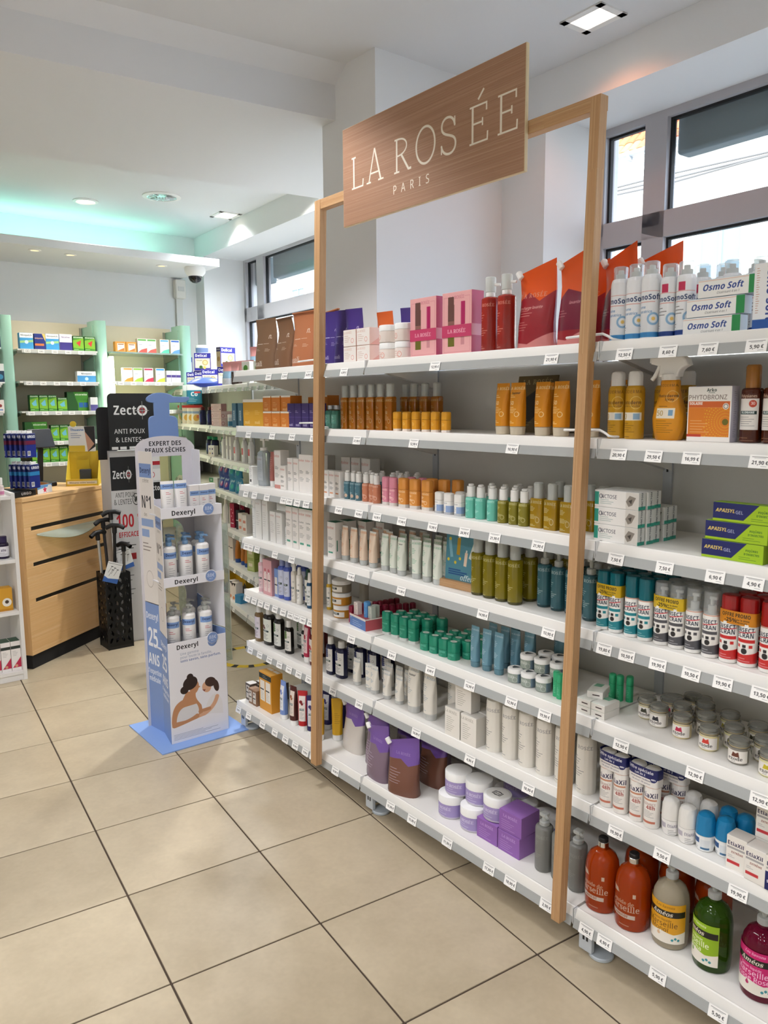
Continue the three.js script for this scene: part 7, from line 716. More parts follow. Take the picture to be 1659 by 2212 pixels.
// ================= counter and what stands on it =================
const CT = new THREE.Matrix4().makeRotationY(2.2199).setPosition(-2.898, 0, 0.614), ctP = (x, y, z) => new THREE.Vector3(x, y, z).applyMatrix4(CT).toArray(), CR = 2.2199;
{
  const c = thing('counter', 'light wood pharmacy counter with three dark slots and black plinth', 'counter', [-2.898, 0, 0.614], CR), w = (g, al) => uvm(g, 1.3, al, rnd(), rnd());
  mesh('plinth', bx(0.01, 0.84, 0, 0.085, -0.45, -0.012), M.blackM, c);
  [[0.085, 0.392], [0.417, 0.605], [0.63, 0.818], [0.843, 0.992]].forEach(([a, b]) => mesh('front_panel', w(rbx(0, 0.85, a, b, -0.018, 0, 0.0015), 'x'), M.oak, c)); for (const y of [0.392, 0.605, 0.818]) { mesh('slot_lining', bx(0.06, 0.81, y, y + 0.025, -0.02, -0.012), std(0x2b2c28, 0.3), c); for (const [a, b] of [[0, 0.06], [0.81, 0.85]]) mesh('slot_end', w(bx(a, b, y, y + 0.025, -0.018, -0.0005), 'x'), M.oak, c); }
  mesh('side_panel', w(rbx(0, 0.018, 0.085, 0.992, -0.5, -0.018, 0.001), 'y'), M.oak, c); mesh('side_panel', w(rbx(0.832, 0.85, 0.085, 0.992, -0.5, -0.018, 0.001), 'y'), M.oak, c); mesh('back_panel', w(bx(0.018, 0.832, 0.085, 0.992, -0.5, -0.485), 'x'), M.oak, c); mesh('top', w(rbx(-0.005, 0.86, 0.992, 1.018, -0.52, 0.006, 0.003), 'x'), M.oak, c);
  const tg = []; for (let i = 0; i <= 12; i++) { const t = i / 12; tg.push([0.1 + t * 0.66, 0.79 - 0.055 * Math.sin(PI * Math.min(1, t * 1.15)) * (1 - t * 0.4), 0.004 + 0.07 * Math.sin(PI * t)]); }
  const tr = thing('leaflet_tray', 'curved clear acrylic leaflet tray on the counter front', 'tray', [-2.898, 0, 0.614], CR); const pos = [], ix = []; tg.forEach(([x, y, z], i) => { pos.push(x, 0.795, 0.002, x, y, z, x, y - 0.004, z + 0.003, x, 0.79, 0.002); if (i < 12) for (let k = 0; k < 4; k++) { const a = i * 4 + k, b = i * 4 + (k + 1) % 4; ix.push(a, b, b + 4, a, b + 4, a + 4); } }); const g = new THREE.BufferGeometry(); g.setAttribute('position', new THREE.Float32BufferAttribute(pos, 3)); g.setAttribute('uv', new THREE.Float32BufferAttribute(new Array(pos.length / 3 * 2).fill(0), 2)); g.setIndex(ix); g.computeVertexNormals(); mesh('tray', g, std(0xe4ede4, 0.08, { transmission: 0.75, thickness: 0 }), tr);
}
{
  // blister stand with plasters
  const top = 1.018, t = thing('plaster_stand', 'black counter display stand for blister packs of plasters', 'display stand', ctP(0.06, top, -0.16), CR);
  mesh('base', rbx(-0.1, 0.1, 0, 0.035, -0.12, 0.13, 0.002), M.black, t); const u = art(110, 30, (c, W, H) => { bg(c, W, H, '#101014'); txt(c, '⁃URGO', W / 2, H / 2, 22, '#f0f0f0', { b: 1 }); }), g = new THREE.PlaneGeometry(0.15, 0.03); g.translate(0.01, 0.018, 0.131); printed('base_print', g, u, 0.4, t);
  const hn = art(160, 260, (c, W, H) => { bg(c, W, H, '#14183a'); txt(c, 'Cosmogel', W * 0.4, 26, 26, '#e9eaf2', { b: 1, it: 1 }); lines(c, 20, 60, 80, 6, 14, '#5a6090', 3); }), hg = rb(0.19, 0.42, 0.006, 0.001); hg.translate(-0.02, 0.245, -0.11); printed('back_board', hg, hn, 0.5, t);
  const pack = (kind, mid, low) => { const p = proto(kind); const r = art(80, 130, (c, W, H) => { bg(c, W, H, '#17225e'); box(c, 0, H * 0.3, W, H * 0.16, mid); box(c, 0, H * 0.48, W, H * 0.5, low); txt(c, 'URGO', W * 0.55, H * 0.14, 22, '#fff', { b: 1 }); box(c, W * 0.1, H * 0.72, 24, 26, '#eee'); for (let k = 0; k < 6; k++) box(c, W * 0.1 + 3 + k * 3.2, H * 0.74, 1.6, 18, '#222'); }); const g2 = rb(0.085, 0.14, 0.016, 0.004, 2); g2.translate(0, 0.07, 0); printed('card', g2, r, 0.3, p); mesh('hook_tab', rbx(-0.022, 0.022, 0.138, 0.156, -0.002, 0.002, 0.001), M.white, p); return p; };
  const A = pack('red_blister_pack', '#6a1c3c', '#1f2f86'), B = pack('blue_blister_pack', '#2a7fb8', '#1a2a7c'); for (let k = 0; k < 5; k++) { let v = ctP(0.105, 0, -0.005 - k * 0.034); put(A, v[0], top + 0.225, v[2], CR, `blister pack with wine red stripe, upper peg, ${ORD[k]} from the front`, 'blister pack', 'upper blister packs'); v = ctP(0.115, 0, 0.0 - k * 0.032); put(B, v[0], top + 0.045, v[2], CR, `blister pack with sky blue stripe, lower peg, ${ORD[k]} from the front`, 'blister pack', 'lower blister packs'); }
  const ct = thing('card_tray', 'white and blue counter tray with red star beside the plaster stand', 'display tray', ctP(0.25, top, -0.12), CR + 0.1), ca = art(120, 44, (c, W, H) => { bg(c, W, H, '#e4e8ee'); poly(c, [[0, 0], [W, 0], [W, H * 0.2], [0, H * 0.5]], '#5f9ad0'); poly(c, Array.from({ length: 10 }, (_, k) => [W * 0.5 + (k % 2 ? 8 : 18) * Math.sin(k * PI / 5), H * 0.6 - (k % 2 ? 8 : 18) * Math.cos(k * PI / 5)]), '#d0284c'); box(c, W * 0.72, H * 0.1, 26, 9, '#eee'); });
  mesh('back', rbx(-0.075, 0.075, 0, 0.14, -0.075, -0.072, 0.001), std(0xb9854c, 0.8), ct); for (const x of [-0.075, 0.072]) { const s = prism([[-0.074, 0], [0.074, 0], [0.074, 0.05], [0, 0.06], [-0.074, 0.14]], x, x + 0.003); mesh('side', s, std(0xc79860, 0.8), ct); } mesh('floor', bx(-0.074, 0.074, 0, 0.003, -0.074, 0.074), std(0xb9854c, 0.8), ct); const fg = rb(0.15, 0.052, 0.003, 0.001); fg.translate(0, 0.026, 0.075); printed('front', fg, ca, 0.5, ct);
  const mo = thing('computer_mouse', 'black computer mouse lying on the wooden counter', 'mouse', ctP(0.4, top, -0.2), CR - 0.6); mesh('shell', loft([{ y: 0, x: 0.034, z: 0.055, p: 2.4 }, { y: 0.012, x: 0.036, z: 0.058, p: 2.4 }, { y: 0.026, x: 0.028, z: 0.045, p: 2.2, cz: -0.006 }, { y: 0.034, x: 0.014, z: 0.024, p: 2, cz: -0.01 }], 22), M.black, mo); mesh('wheel', cyl(0.006, -0.003, 0.003, 0.001).rotateZ(PI / 2).translate(0, 0.026, 0.035), M.grey, mo);
  const rd = thing('card_reader', 'black payment terminal behind the yellow counter display', 'terminal', ctP(0.62, top, -0.34), CR - 0.3); mesh('body', rbx(-0.05, 0.05, 0, 0.03, -0.08, 0.08, 0.008, 2), M.black, rd); const sg = rb(0.17, 0.13, 0.014, 0.004); sg.rotateX(-0.35); sg.translate(0.02, 0.31, -0.02); mesh('screen', sg, std(0x0d0d10, 0.25), rd); mesh('stalk', bar([0, 0.02, -0.03], [0.02, 0.29, -0.03], 0.03, 0.02), M.black, rd);
  // yellow cardboard counter display
  const yd = thing('yellow_display', 'yellow cardboard counter display with slanted side and device inside', 'counter display', ctP(0.76, top, -0.13), 1.15), Y = std(0xe3c43a, 0.6), Wi = std(0xeee9dc, 0.65);
  mesh('floor', bx(-0.1, 0.1, 0, 0.004, -0.1, 0.1), Wi, yd); mesh('back', bx(-0.1, 0.1, 0, 0.22, -0.1, -0.096), Y, yd); const ya = art(140, 150, (c, W, H) => { bg(c, W, H, '#e3c43a'); for (let k = 0; k < 5; k++) box(c, 12 + (k % 2) * 16, 40 + k * 16, 8, 8, '#a98c1c'); box(c, 8, H - 22, W - 20, 12, '#eee6cc'); }); for (const x of [-0.1, 0.097]) { const s = prism([[-0.1, 0], [0.1, 0], [0.1, 0.045], [-0.1, 0.22]], x, x + 0.003); mesh('side', s, Y, yd); } const yf = rb(0.2, 0.045, 0.003, 0.001); yf.translate(0, 0.0225, 0.1); printed('front_lip', yf, art(140, 34, (c, W, H) => { bg(c, W, H, '#e3c43a'); box(c, 6, 9, W - 12, 15, '#f0ead6'); txt(c, 'Mesurez votre tension', W / 2, 17, 11, '#4a4426'); }), 0.55, yd);
  const hd = rb(0.17, 0.17, 0.004, 0.002); hd.translate(-0.01, 0.3, -0.09); printed('header_card', hd, art(130, 130, (c, W, H) => { bg(c, W, H, '#eef0f2'); txt(c, 'Thuasne', W * 0.34, 18, 16, '#3a6ab4', { b: 1 }); lines(c, 12, 36, 56, 3, 10, '#8a9ac0', 3); poly(c, [[W * 0.6, 0], [W, 0], [W, H * 0.8], [W * 0.72, H], [W * 0.66, H * 0.4]], '#1f1f24'); poly(c, [[W * 0.62, H * 0.2], [W * 0.96, H * 0.7], [W * 0.7, H]], '#c99a84'); box(c, 0, H * 0.76, W * 0.6, H * 0.24, '#e3c43a'); }), 0.5, yd); mesh('round_tab', cyl(0.02, -0.002, 0.002, 0.0005).rotateX(PI / 2).translate(-0.06, 0.4, -0.09), Y, yd); mesh('device', rbx(-0.03, 0.045, 0.01, 0.1, -0.06, -0.02, 0.006), std(0x3a3c40, 0.25), yd); mesh('leaflet', bx(-0.05, 0.03, 0.1, 0.16, -0.07, -0.066), std(0xd8b828, 0.5), yd);
}
// ================= white shelf unit at the picture edge =================
{
  const t = thing('white_shelf_unit', 'low white melamine shelf unit beside the counter', 'shelf unit', [0, 0, 0]), wm = std(0xeceae6, 0.55);
  mesh('side_panel', rbx(-3.0, -2.755, 0, 1.065, 0.682, 0.702, 0.001), wm, t); mesh('side_panel', rbx(-3.0, -2.755, 0, 1.065, 1.5, 1.52, 0.001), wm, t); mesh('back', bx(-3.01, -3.0, 0, 1.065, 0.682, 1.52), wm, t); [1.05, 0.695, 0.4, 0.055].forEach((y) => mesh('shelf', rbx(-3.0, -2.76, y - 0.02, y, 0.702, 1.5, 0.001), wm, t)); mesh('kick_board', bx(-2.78, -2.765, 0, 0.035, 0.702, 1.5), wm, t);
  const pb = proto('supplement_bottle'); mesh('body', lathe(bottlePts(0.032, 0.09, 0.022, 0.014)), std(0x221636, 0.25), pb); mesh('cap', cyl(0.024, 0.09, 0.125, 0.002), std(0x2c1f4c, 0.4), pb); band('label', pb, 0.0325, 0.014, 0.07, 3, art(120, 60, (c, W, H) => { bg(c, W, H, '#e6e4ea'); txt(c, 'zilo', W / 2, H * 0.35, 20, '#2a2040', { b: 1 }); lines(c, 30, H * 0.62, 60, 3, 7, '#777'); })); put(pb, -2.84, 0.695, 0.745, 1.5, 'dark violet supplement bottle on the white unit', 'bottle');
  const tb = carton('tea_carton', { w: 0.1, h: 0.13, d: 0.07, col: '#d8a02c', f: (c, W, H) => { disc(c, W * 0.7, H * 0.62, 24, '#f0ece2'); disc(c, W * 0.7, H * 0.6, 10, '#4a3a2a'); box(c, 0, H * 0.9, W, H * 0.1, '#c98a1c'); } }); put(tb, -2.84, 0.4, 0.77, PI / 2, 'amber carton with white blossom picture on the white unit', 'carton');
  const rc = carton('red_white_carton', { w: 0.05, h: 0.17, d: 0.09, col: '#f0ece8', side: '#e6e0da', top: '#3f5a48', f: (c, W, H) => { box(c, 0, H * 0.16, W, H * 0.1, '#2f3a34'); lines(c, 8, H * 0.34, 30, 4, 8, '#999'); poly(c, [[W * 0.1, H * 0.9], [W, H * 0.55], [W, H * 0.9]], '#c0284c'); disc(c, W * 0.5, H * 0.84, 8, '#d8a080'); } }); [0.728, 0.78, 0.832].forEach((z, i) => put(rc, -2.83, 0.055, z, PI / 2, `white carton with red triangle on the lowest shelf, ${ORD[i]} from the counter`, 'carton', 'red triangle cartons'));
  const mb = proto('nail_polish'); mesh('body', lathe(bottlePts(0.016, 0.06, 0.009, 0.01)), std(0xd9c9c4, 0.15), mb); mesh('cap', cyl(0.0105, 0.06, 0.1, 0.002), M.white, mb); band('label', mb, 0.0163, 0.008, 0.045, 3, art(50, 36, (c, W, H) => { bg(c, W, H, '#e9d6da'); box(c, 0, H * 0.5, W, H * 0.5, '#c47a9c'); }), 0.4); put(mb, -2.8, 1.05, 0.74, 1.5, 'small pink-labelled bottle on top of the white unit', 'bottle');
}
// ================= black display with the lice treatments =================
const iconNo = (c, x, y, r, col = '#f0f0f0') => { disc(c, x, y, r, col, r * 0.16); c.save(); c.translate(x, y); c.rotate(0.7); c.beginPath(); c.ellipse(0, 0, r * 0.3, r * 0.62, 0, 0, 7); c.fillStyle = col; c.fill(); for (let k = -1; k < 2; k++) box(c, -r * 0.6, k * r * 0.28, r * 1.2, r * 0.1, col); c.restore(); c.save(); c.strokeStyle = col; c.lineWidth = r * 0.14; c.beginPath(); c.moveTo(x - r * 0.7, y - r * 0.7); c.lineTo(x + r * 0.7, y + r * 0.7); c.stroke(); c.restore(); };
const zecto = (c, x, y, s, col = '#f4f4f4') => { txt(c, 'Zect', x - s * 0.55, y, s, col, { b: 1, sx: 0.92 }); disc(c, x + s * 0.85, y + s * 0.02, s * 0.34, col, s * 0.17); disc(c, x + s * 0.85, y + s * 0.02, s * 0.18, '#a83038', s * 0.12); box(c, x + s * 0.82, y - s * 0.72, s * 0.06, s * 1.45, '#8a8a8a'); box(c, x + s * 0.3, y, s * 1.1, s * 0.05, '#bbb'); };
{
  const t = thing('lice_treatment_display', 'tall black and white cardboard display for lice treatment beside the counter', 'display stand', [-3.05, 0, -0.12], PI / 2);
  const ha = art(400, 430, (c, W, H) => { bg(c, W, H, '#0c0c0d'); zecto(c, W * 0.46, H * 0.3, 96); txt(c, 'ANTI POUX', W * 0.4, H * 0.67, 50, '#f0f0f0', { sx: 0.95 }); txt(c, '& LENTES', W * 0.37, H * 0.82, 50, '#f0f0f0', { sx: 0.95 }); iconNo(c, W * 0.87, H * 0.74, 34); for (const x of [0.04, 0.2, 0.38, 0.54, 0.74]) box(c, W * x, H * 0.94, 50, 22, '#e8e8e8'); });
  const sh = new THREE.Shape(); sh.absarc(0.135, 1.585, 0.03, 0, PI / 2); sh.absarc(-0.135, 1.585, 0.03, PI / 2, PI); sh.lineTo(-0.165, 1.26); sh.lineTo(0.165, 1.26); sh.closePath(); const hg = new THREE.ExtrudeGeometry(sh, { depth: 0.006, bevelEnabled: false, curveSegments: 8 }); hg.translate(0, 0, -0.006); mesh('header_board', hg, M.blackM, t);
  const hp = new THREE.ShapeGeometry(sh, 8), hu = hp.attributes.uv, hpos = hp.attributes.position; for (let i = 0; i < hu.count; i++) hu.setXY(i, (hpos.getX(i) + 0.165) / 0.33, (hpos.getY(i) - 1.26) / 0.355); hp.translate(0, 0, 0.001); printed('header_print', hp, ha, 0.5, t);
  const s2 = new THREE.Shape(); s2.absarc(-0.19, 1.5, 0.03, PI / 2, PI); s2.lineTo(-0.22, 1.2); s2.lineTo(-0.1, 1.2); s2.lineTo(-0.1, 1.53); s2.closePath(); const g2 = new THREE.ExtrudeGeometry(s2, { depth: 0.006, bevelEnabled: false }); g2.translate(0, 0, -0.06); mesh('rear_board', g2, M.blackM, t);
  mesh('body', rbx(-0.165, 0.165, 0, 1.255, -0.2, -0.022, 0.002), std(0xcfcfd2, 0.6), t);
  const pa = art(230, 900, (c, W, H) => { bg(c, W, H, '#d6d4d4'); box(c, 0, H * 0.03, W, H * 0.17, '#17171a'); zecto(c, W * 0.4, H * 0.12, 52); txt(c, 'ANTI POUX', W * 0.45, H * 0.225, 30, '#333'); txt(c, '& LENTES', W * 0.36, H * 0.26, 32, '#333'); iconNo(c, W * 0.8, H * 0.25, 26, '#333'); txt(c, '100', W * 0.4, H * 0.36, 84, '#c4202c', { b: 1 }); txt(c, '%', W * 0.86, H * 0.34, 28, '#c4202c', { b: 1 }); txt(c, 'EFFICACE', W * 0.5, H * 0.43, 34, '#c4202c', { b: 1 }); lines(c, 30, H * 0.47, 150, 3, 14, '#444', 4); box(c, W * 0.1, H * 0.53, 50, 30, '#333'); box(c, W * 0.5, H * 0.53, 50, 30, '#a02028'); lines(c, 30, H * 0.62, 120, 8, 22, '#777', 4); });
  const lp = new THREE.PlaneGeometry(0.195, 1.25); lp.translate(-0.065, 0.627, -0.0205); printed('left_print', lp, pa, 0.55, t);
  const pb = art(130, 900, (c, W, H) => { bg(c, W, H, '#d2d4d8'); box(c, 0, H * 0.02, W, H * 0.06, '#efefef'); box(c, 0, H * 0.06, W, H * 0.02, '#b82030'); box(c, 0, H * 0.1, W, H * 0.06, '#efeef0'); disc(c, W * 0.6, H * 0.13, 12, '#b82030', 3); box(c, 0, H * 0.17, W, H * 0.32, '#0e0e10'); txt(c, 'Zecto', W * 0.6, H * 0.2, 34, '#eee', { b: 1 }); iconNo(c, W * 0.5, H * 0.29, 34); iconNo(c, W * 0.5, H * 0.39, 34); txt(c, 'Zecto', W * 0.6, H * 0.46, 34, '#eee', { b: 1 }); txt(c, 'ANTI', W * 0.6, H * 0.53, 36, '#444'); txt(c, '& LENTES', W * 0.62, H * 0.57, 26, '#444'); c.save(); c.translate(W * 0.55, H * 0.7); c.rotate(-0.25); box(c, -26, -60, 52, 130, '#eef0f0'); box(c, -14, -84, 28, 26, '#fff'); box(c, -26, -44, 52, 20, '#16161a'); box(c, -26, 0, 40, 8, '#c42840'); box(c, -26, 40, 40, 8, '#c42840'); c.restore(); for (let k = 0; k < 12; k++) { c.strokeStyle = ['#3a1c10', '#5a2c18', '#7a4426'][k % 3]; c.lineWidth = 9; c.beginPath(); c.arc(W * 0.4, H * 0.9, 8 + k * 8, 0, 7); c.stroke(); } disc(c, W * 0.7, H * 0.86, 16, '#eee'); txt(c, '0%', W * 0.7, H * 0.86, 15, '#333', { b: 1 }); });
  const rp = new THREE.PlaneGeometry(0.13, 1.25); rp.translate(0.099, 0.627, -0.0205); printed('right_print', rp, pb, 0.55, t); mesh('divider', bx(0.03, 0.036, 0, 1.25, -0.022, 0.0), std(0xe6e6e6, 0.6), t);
}
// ================= perforated basket with walking sticks =================
{
  const t = thing('walking_stick_basket', 'black perforated square basket holding walking sticks beside the counter', 'basket', [-3.055, 0, 0.065], PI / 2);
  const S = 0.078, Hh = 0.49, sh = new THREE.Shape(); sh.moveTo(-S, 0.02); sh.lineTo(S, 0.02); sh.lineTo(S, Hh); sh.lineTo(-S, Hh); sh.closePath();
  for (let r = 0; r < 9; r++) for (let k = 0; k < 4; k++) { const x = -0.055 + k * 0.037 + (r % 2 ? 0.004 : -0.004), y = 0.06 + r * 0.048, a = (r % 2 ? 0.45 : -0.45) * (k < 2 ? 1 : -1), h = new THREE.Path(); for (let i = 0; i <= 10; i++) { const q = i / 10 * 2 * PI, ex = 0.0085 * Math.sin(q) * Math.abs(Math.sin(q)), ey = 0.02 * Math.cos(q); const px = x + ex * Math.cos(a) - ey * Math.sin(a), py = y + ex * Math.sin(a) + ey * Math.cos(a); i ? h.lineTo(px, py) : h.moveTo(px, py); } sh.holes.push(h); }
  const g = new THREE.ExtrudeGeometry(sh, { depth: 0.002, bevelEnabled: false }); for (let k = 0; k < 4; k++) { const q = g.clone(); q.translate(0, 0, S - 0.001); q.rotateY(k * PI / 2); mesh('side_panel', q, std(0x0e0e10, 0.45, { metalness: 0.3 }), t); } mesh('floor', bx(-S, S, 0, 0.02, -S, S), M.black, t); for (const [x, z] of [[-S, -S], [-S, S], [S, -S], [S, S]]) mesh('corner_post', bx(x - 0.003, x + 0.003, 0, Hh, z - 0.003, z + 0.003), M.black, t);
  const cane = (x, z, top, tilt, m, mm, l, ry) => { const c = thing('walking_stick', l, 'walking stick', [-3.055 + x, 0.021, 0.065 + z], ry, 'walking sticks in the basket'); c.rotation.z = tilt; mesh('shaft', cyl(0.0095, 0, top, 0.002, 14), m, c); mesh('handle', merge([rod([[-0.055, top + 0.012, 0], [-0.02, top + 0.03, 0], [0.03, top + 0.03, 0], [0.06, top + 0.018, 0]], 0.014, 10), cyl(0.014, top - 0.02, top + 0.03, 0.003, 14)]), M.black, c); mesh('ferrule', cyl(0.013, -0.001, 0.03, 0.003, 14), mm, c); };
  cane(0.0, -0.03, 0.82, 0.03, M.steel, M.blackM, 'steel walking stick standing tallest in the basket', 1.3); cane(0.02, 0.02, 0.74, -0.05, M.black, M.blackM, 'black walking stick leaning forward in the basket', 0.9); cane(-0.03, 0.0, 0.77, 0.05, std(0x2a2a2e, 0.35), M.blackM, 'dark grey walking stick at the basket rear', 1.7); cane(0.035, -0.045, 0.62, -0.04, std(0x55524c, 0.5), M.blackM, 'shorter patterned walking stick at the basket corner', 0.4); cane(-0.02, 0.045, 0.7, 0.06, M.steel, M.blackM, 'steel walking stick on the counter side of the basket', 2.0);
  const ca = art(100, 130, (c, W, H) => { bg(c, W, H, '#eeeeec'); box(c, 4, 10, W - 8, 2, '#555'); for (const [x, y] of [[20, 30], [42, 36], [62, 44], [30, 50]]) { c.save(); c.strokeStyle = '#333'; c.lineWidth = 1.6; c.beginPath(); c.moveTo(x, y + 40); c.lineTo(x + 14, y); c.stroke(); box(c, x + 8, y - 3, 14, 4, '#222'); c.restore(); } poly(c, [[0, H], [0, H * 0.72], [W * 0.3, H * 0.82], [W, H * 0.76], [W, H]], '#3f6ab4'); });
  [[0.085, 0.055, 0.44, -0.35, 'white instruction card with blue foot hanging on the basket front'], [0.02, -0.085, 0.5, 0.2, 'white instruction card hanging behind the steel stick']].forEach(([x, z, y, rz, l]) => { const c = thing('hang_card', l, 'tag', [-3.055 + x, y, 0.065 + z], PI / 2, 'walking stick cards'); c.rotation.set(0, PI / 2, rz, 'YXZ'); const q = rb(0.095, 0.13, 0.0015, 0.0005); q.translate(0, 0.065, 0.004); printed('card', q, ca, 0.5, c); mesh('string', bx(-0.001, 0.001, 0.13, 0.16, 0, 0.002), M.black, c); });
}
// ================= blue and white floor display =================
const BLUE = '#7d97c9';
{
  const t = thing('skincare_floor_display', 'tall blue and white cardboard floor display topped by a blue pump shape', 'display stand', [-1.545, 0, 0.258], PI / 2);
  const card = std(0xdfdfe4, 0.6), blue = std(0x7f98c6, 0.55), W2 = 0.1425, F = 0.145;
  mesh('base_plate', rbx(-0.215, 0.215, 0, 0.006, -0.195, 0.213, 0.001), std(0x86a6de, 0.45), t);
  const badge = (c, x, y, r) => { disc(c, x, y, r * 1.14, '#eceef2'); disc(c, x, y, r, BLUE); txt(c, '88€', x, y - r * 0.1, r * 0.85, '#cfdaf0'); txt(c, 'les 2', x, y + r * 0.5, r * 0.3, '#cfdaf0'); };
  const fa = art(428, 708, (c, W, H) => {
    bg(c, W, H, '#e9e9ee'); txt(c, 'Dexeryl', W * 0.33, H * 0.055, 44, '#16161a', { b: 1 }); c.save(); c.globalAlpha = 0.9; txt(c, 'Une gamme', W * 0.2, H * 0.125, 25, '#9aa2b8', { al: 'left' }); txt(c, 'pour toute la famille,', W * 0.2, H * 0.16, 25, '#9aa2b8', { al: 'left' }); txt(c, 'sans savon, sans parfum.', W * 0.2, H * 0.195, 25, '#6a7ba8', { al: 'left', b: 1 }); c.restore();
    // printed photo: two people facing each other
    const skin = '#c08a63', skin2 = '#d9a988', hair = '#2c1c18';
    c.fillStyle = skin; c.beginPath(); c.moveTo(6, 560); c.bezierCurveTo(10, 470, 30, 430, 90, 412); c.lineTo(120, 360); c.lineTo(190, 372); c.bezierCurveTo(176, 420, 200, 440, 226, 480); c.lineTo(236, 540); c.lineTo(180, 572); c.lineTo(8, 590); c.closePath(); c.fill();
    c.fillStyle = skin; c.beginPath(); c.ellipse(178, 340, 34, 48, 0.15, 0, 7); c.fill(); poly(c, [[208, 336], [224, 346], [206, 356]], skin);
    c.fillStyle = hair; c.beginPath(); c.ellipse(150, 306, 54, 46, -0.35, 0, 7); c.fill(); disc(c, 150, 262, 24, hair); c.beginPath(); c.ellipse(106, 346, 30, 28, 0, 0, 7); c.fill();
    c.fillStyle = '#dcdbdc'; c.beginPath(); c.moveTo(40, 560); c.bezierCurveTo(46, 500, 70, 466, 110, 466); c.lineTo(190, 462); c.bezierCurveTo(214, 500, 206, 540, 196, 566); c.closePath(); c.fill();
    c.fillStyle = skin2; c.beginPath(); c.ellipse(270, 360, 33, 40, -0.35, 0, 7); c.fill(); c.fillStyle = '#3a241c'; c.beginPath(); c.ellipse(300, 330, 42, 34, 0.3, 0, 7); c.fill(); c.beginPath(); c.ellipse(342, 366, 20, 44, -0.2, 0, 7); c.fill(); poly(c, [[236, 372], [262, 376], [252, 390]], '#8a4a40');
    c.fillStyle = '#e6e4e4'; c.beginPath(); c.moveTo(240, 590); c.bezierCurveTo(250, 500, 280, 430, 330, 424); c.bezierCurveTo(380, 430, 392, 500, 388, 600); c.closePath(); c.fill();
    c.strokeStyle = skin2; c.lineCap = 'round'; c.lineWidth = 30; c.beginPath(); c.moveTo(346, 446); c.bezierCurveTo(330, 500, 290, 540, 210, 560); c.stroke(); c.strokeStyle = skin; c.lineWidth = 34; c.beginPath(); c.moveTo(24, 580); c.bezierCurveTo(90, 590, 160, 570, 190, 552); c.stroke(); c.lineWidth = 24; c.beginPath(); c.moveTo(214, 524); c.lineTo(286, 520); c.stroke();
    c.fillStyle = '#ecebee'; c.beginPath(); c.moveTo(0, 600); c.bezierCurveTo(120, 590, 200, 560, 300, 560); c.lineTo(W, 590); c.lineTo(W, 640); c.lineTo(0, 640); c.closePath(); c.fill(); lines(c, 18, 648, 360, 5, 9, '#8a8c96', 2.4);
    badge(c, W * 0.76, H * 0.06, 34);
  });
  const fg = rb(0.285, 0.472, 0.004, 0.001); fg.translate(0, 0.242, F); printed('front_panel', fg, fa, 0.5, t);
  const bd = mesh('price_badge', cyl(0.027, 0, 0.003, 0.0006, 28).rotateX(PI / 2).translate(0.075, 0.468, F + 0.002), card, t);
  const bgm = (y, x) => { const g = new THREE.CircleGeometry(0.0255, 28); g.translate(x, y, F + 0.0056); printed('badge_print', g, art(70, 70, (c, W, H) => { bg(c, W, H, BLUE); txt(c, '88€', W / 2, H * 0.44, 30, '#d6e0f2'); txt(c, 'les 2', W / 2, H * 0.74, 11, '#d6e0f2'); }), 0.5, t); }; bgm(0.468, 0.075);
  const sa = art(150, 470, (c, W, H) => { bg(c, W, H, BLUE); txt(c, 'Dexeryl', W * 0.5, H * 0.1, 34, '#e6eaf4', { b: 1 }); txt(c, '25', W * 0.5, H * 0.27, 96, '#eef0f6', { b: 1 }); txt(c, 'ANS', W * 0.5, H * 0.44, 58, '#eef0f6', { b: 1 }); txt(c, "d'expertise", W * 0.5, H * 0.54, 26, '#dfe5f2', { b: 1 }); txt(c, 'médicale', W * 0.5, H * 0.6, 26, '#dfe5f2', { b: 1 }); });
  const ua = art(150, 620, (c, W, H) => { bg(c, W, H, '#e2dcd6'); box(c, W * 0.1, H * 0.08, W * 0.8, H * 0.09, BLUE); txt(c, 'Dexeryl', W * 0.5, H * 0.125, 30, '#223056', { b: 1 }); txt(c, 'crème', W * 0.5, H * 0.19, 22, '#8a8078'); txt(c, 'N°1', W * 0.5, H * 0.33, 70, '#1c1c20', { b: 1, sx: 0.85 }); txt(c, 'des', W * 0.4, H * 0.41, 20, '#8a8078'); box(c, W * 0.1, H * 0.44, W * 0.8, H * 0.05, '#8fa6cf'); box(c, W * 0.1, H * 0.51, W * 0.5, H * 0.05, '#8fa6cf'); lines(c, 20, H * 0.6, 90, 3, 14, '#8a8078', 4); disc(c, W * 0.5, H * 0.84, 34, '#b9b0a8', 3); });
  for (const sx of [-1, 1]) {
    for (const [z0, z1, x0, x1] of [[F, 0.0, W2, W2 - 0.028], [0.0, -0.13, W2 - 0.028, W2 - 0.01]]) {
      const L = Math.hypot(z0 - z1, x1 - x0), ang = Math.atan2(x1 - x0, z1 - z0);
      const mk = (h0, h1, r, nm, col) => { const q = new THREE.Group(); q.name = nm; t.add(q); q.position.set(sx * (x0 + x1) / 2, (h0 + h1) / 2, (z0 + z1) / 2); q.rotation.y = sx * (PI / 2 + Math.atan2(x0 - x1, z0 - z1)); mesh('board', rb(L, h1 - h0, 0.003, 0.0008), col, q); const f = new THREE.PlaneGeometry(L, h1 - h0); f.translate(0, 0, 0.0016); printed('print', f, r, 0.5, q); };
      mk(0.006, z0 > 0.1 ? 0.5 : 0.62, sa, 'lower_side', blue); mk(z0 > 0.1 ? 0.505 : 0.625, z0 > 0.1 ? 1.09 : 1.33, ua, 'upper_side', card);
    }
  }
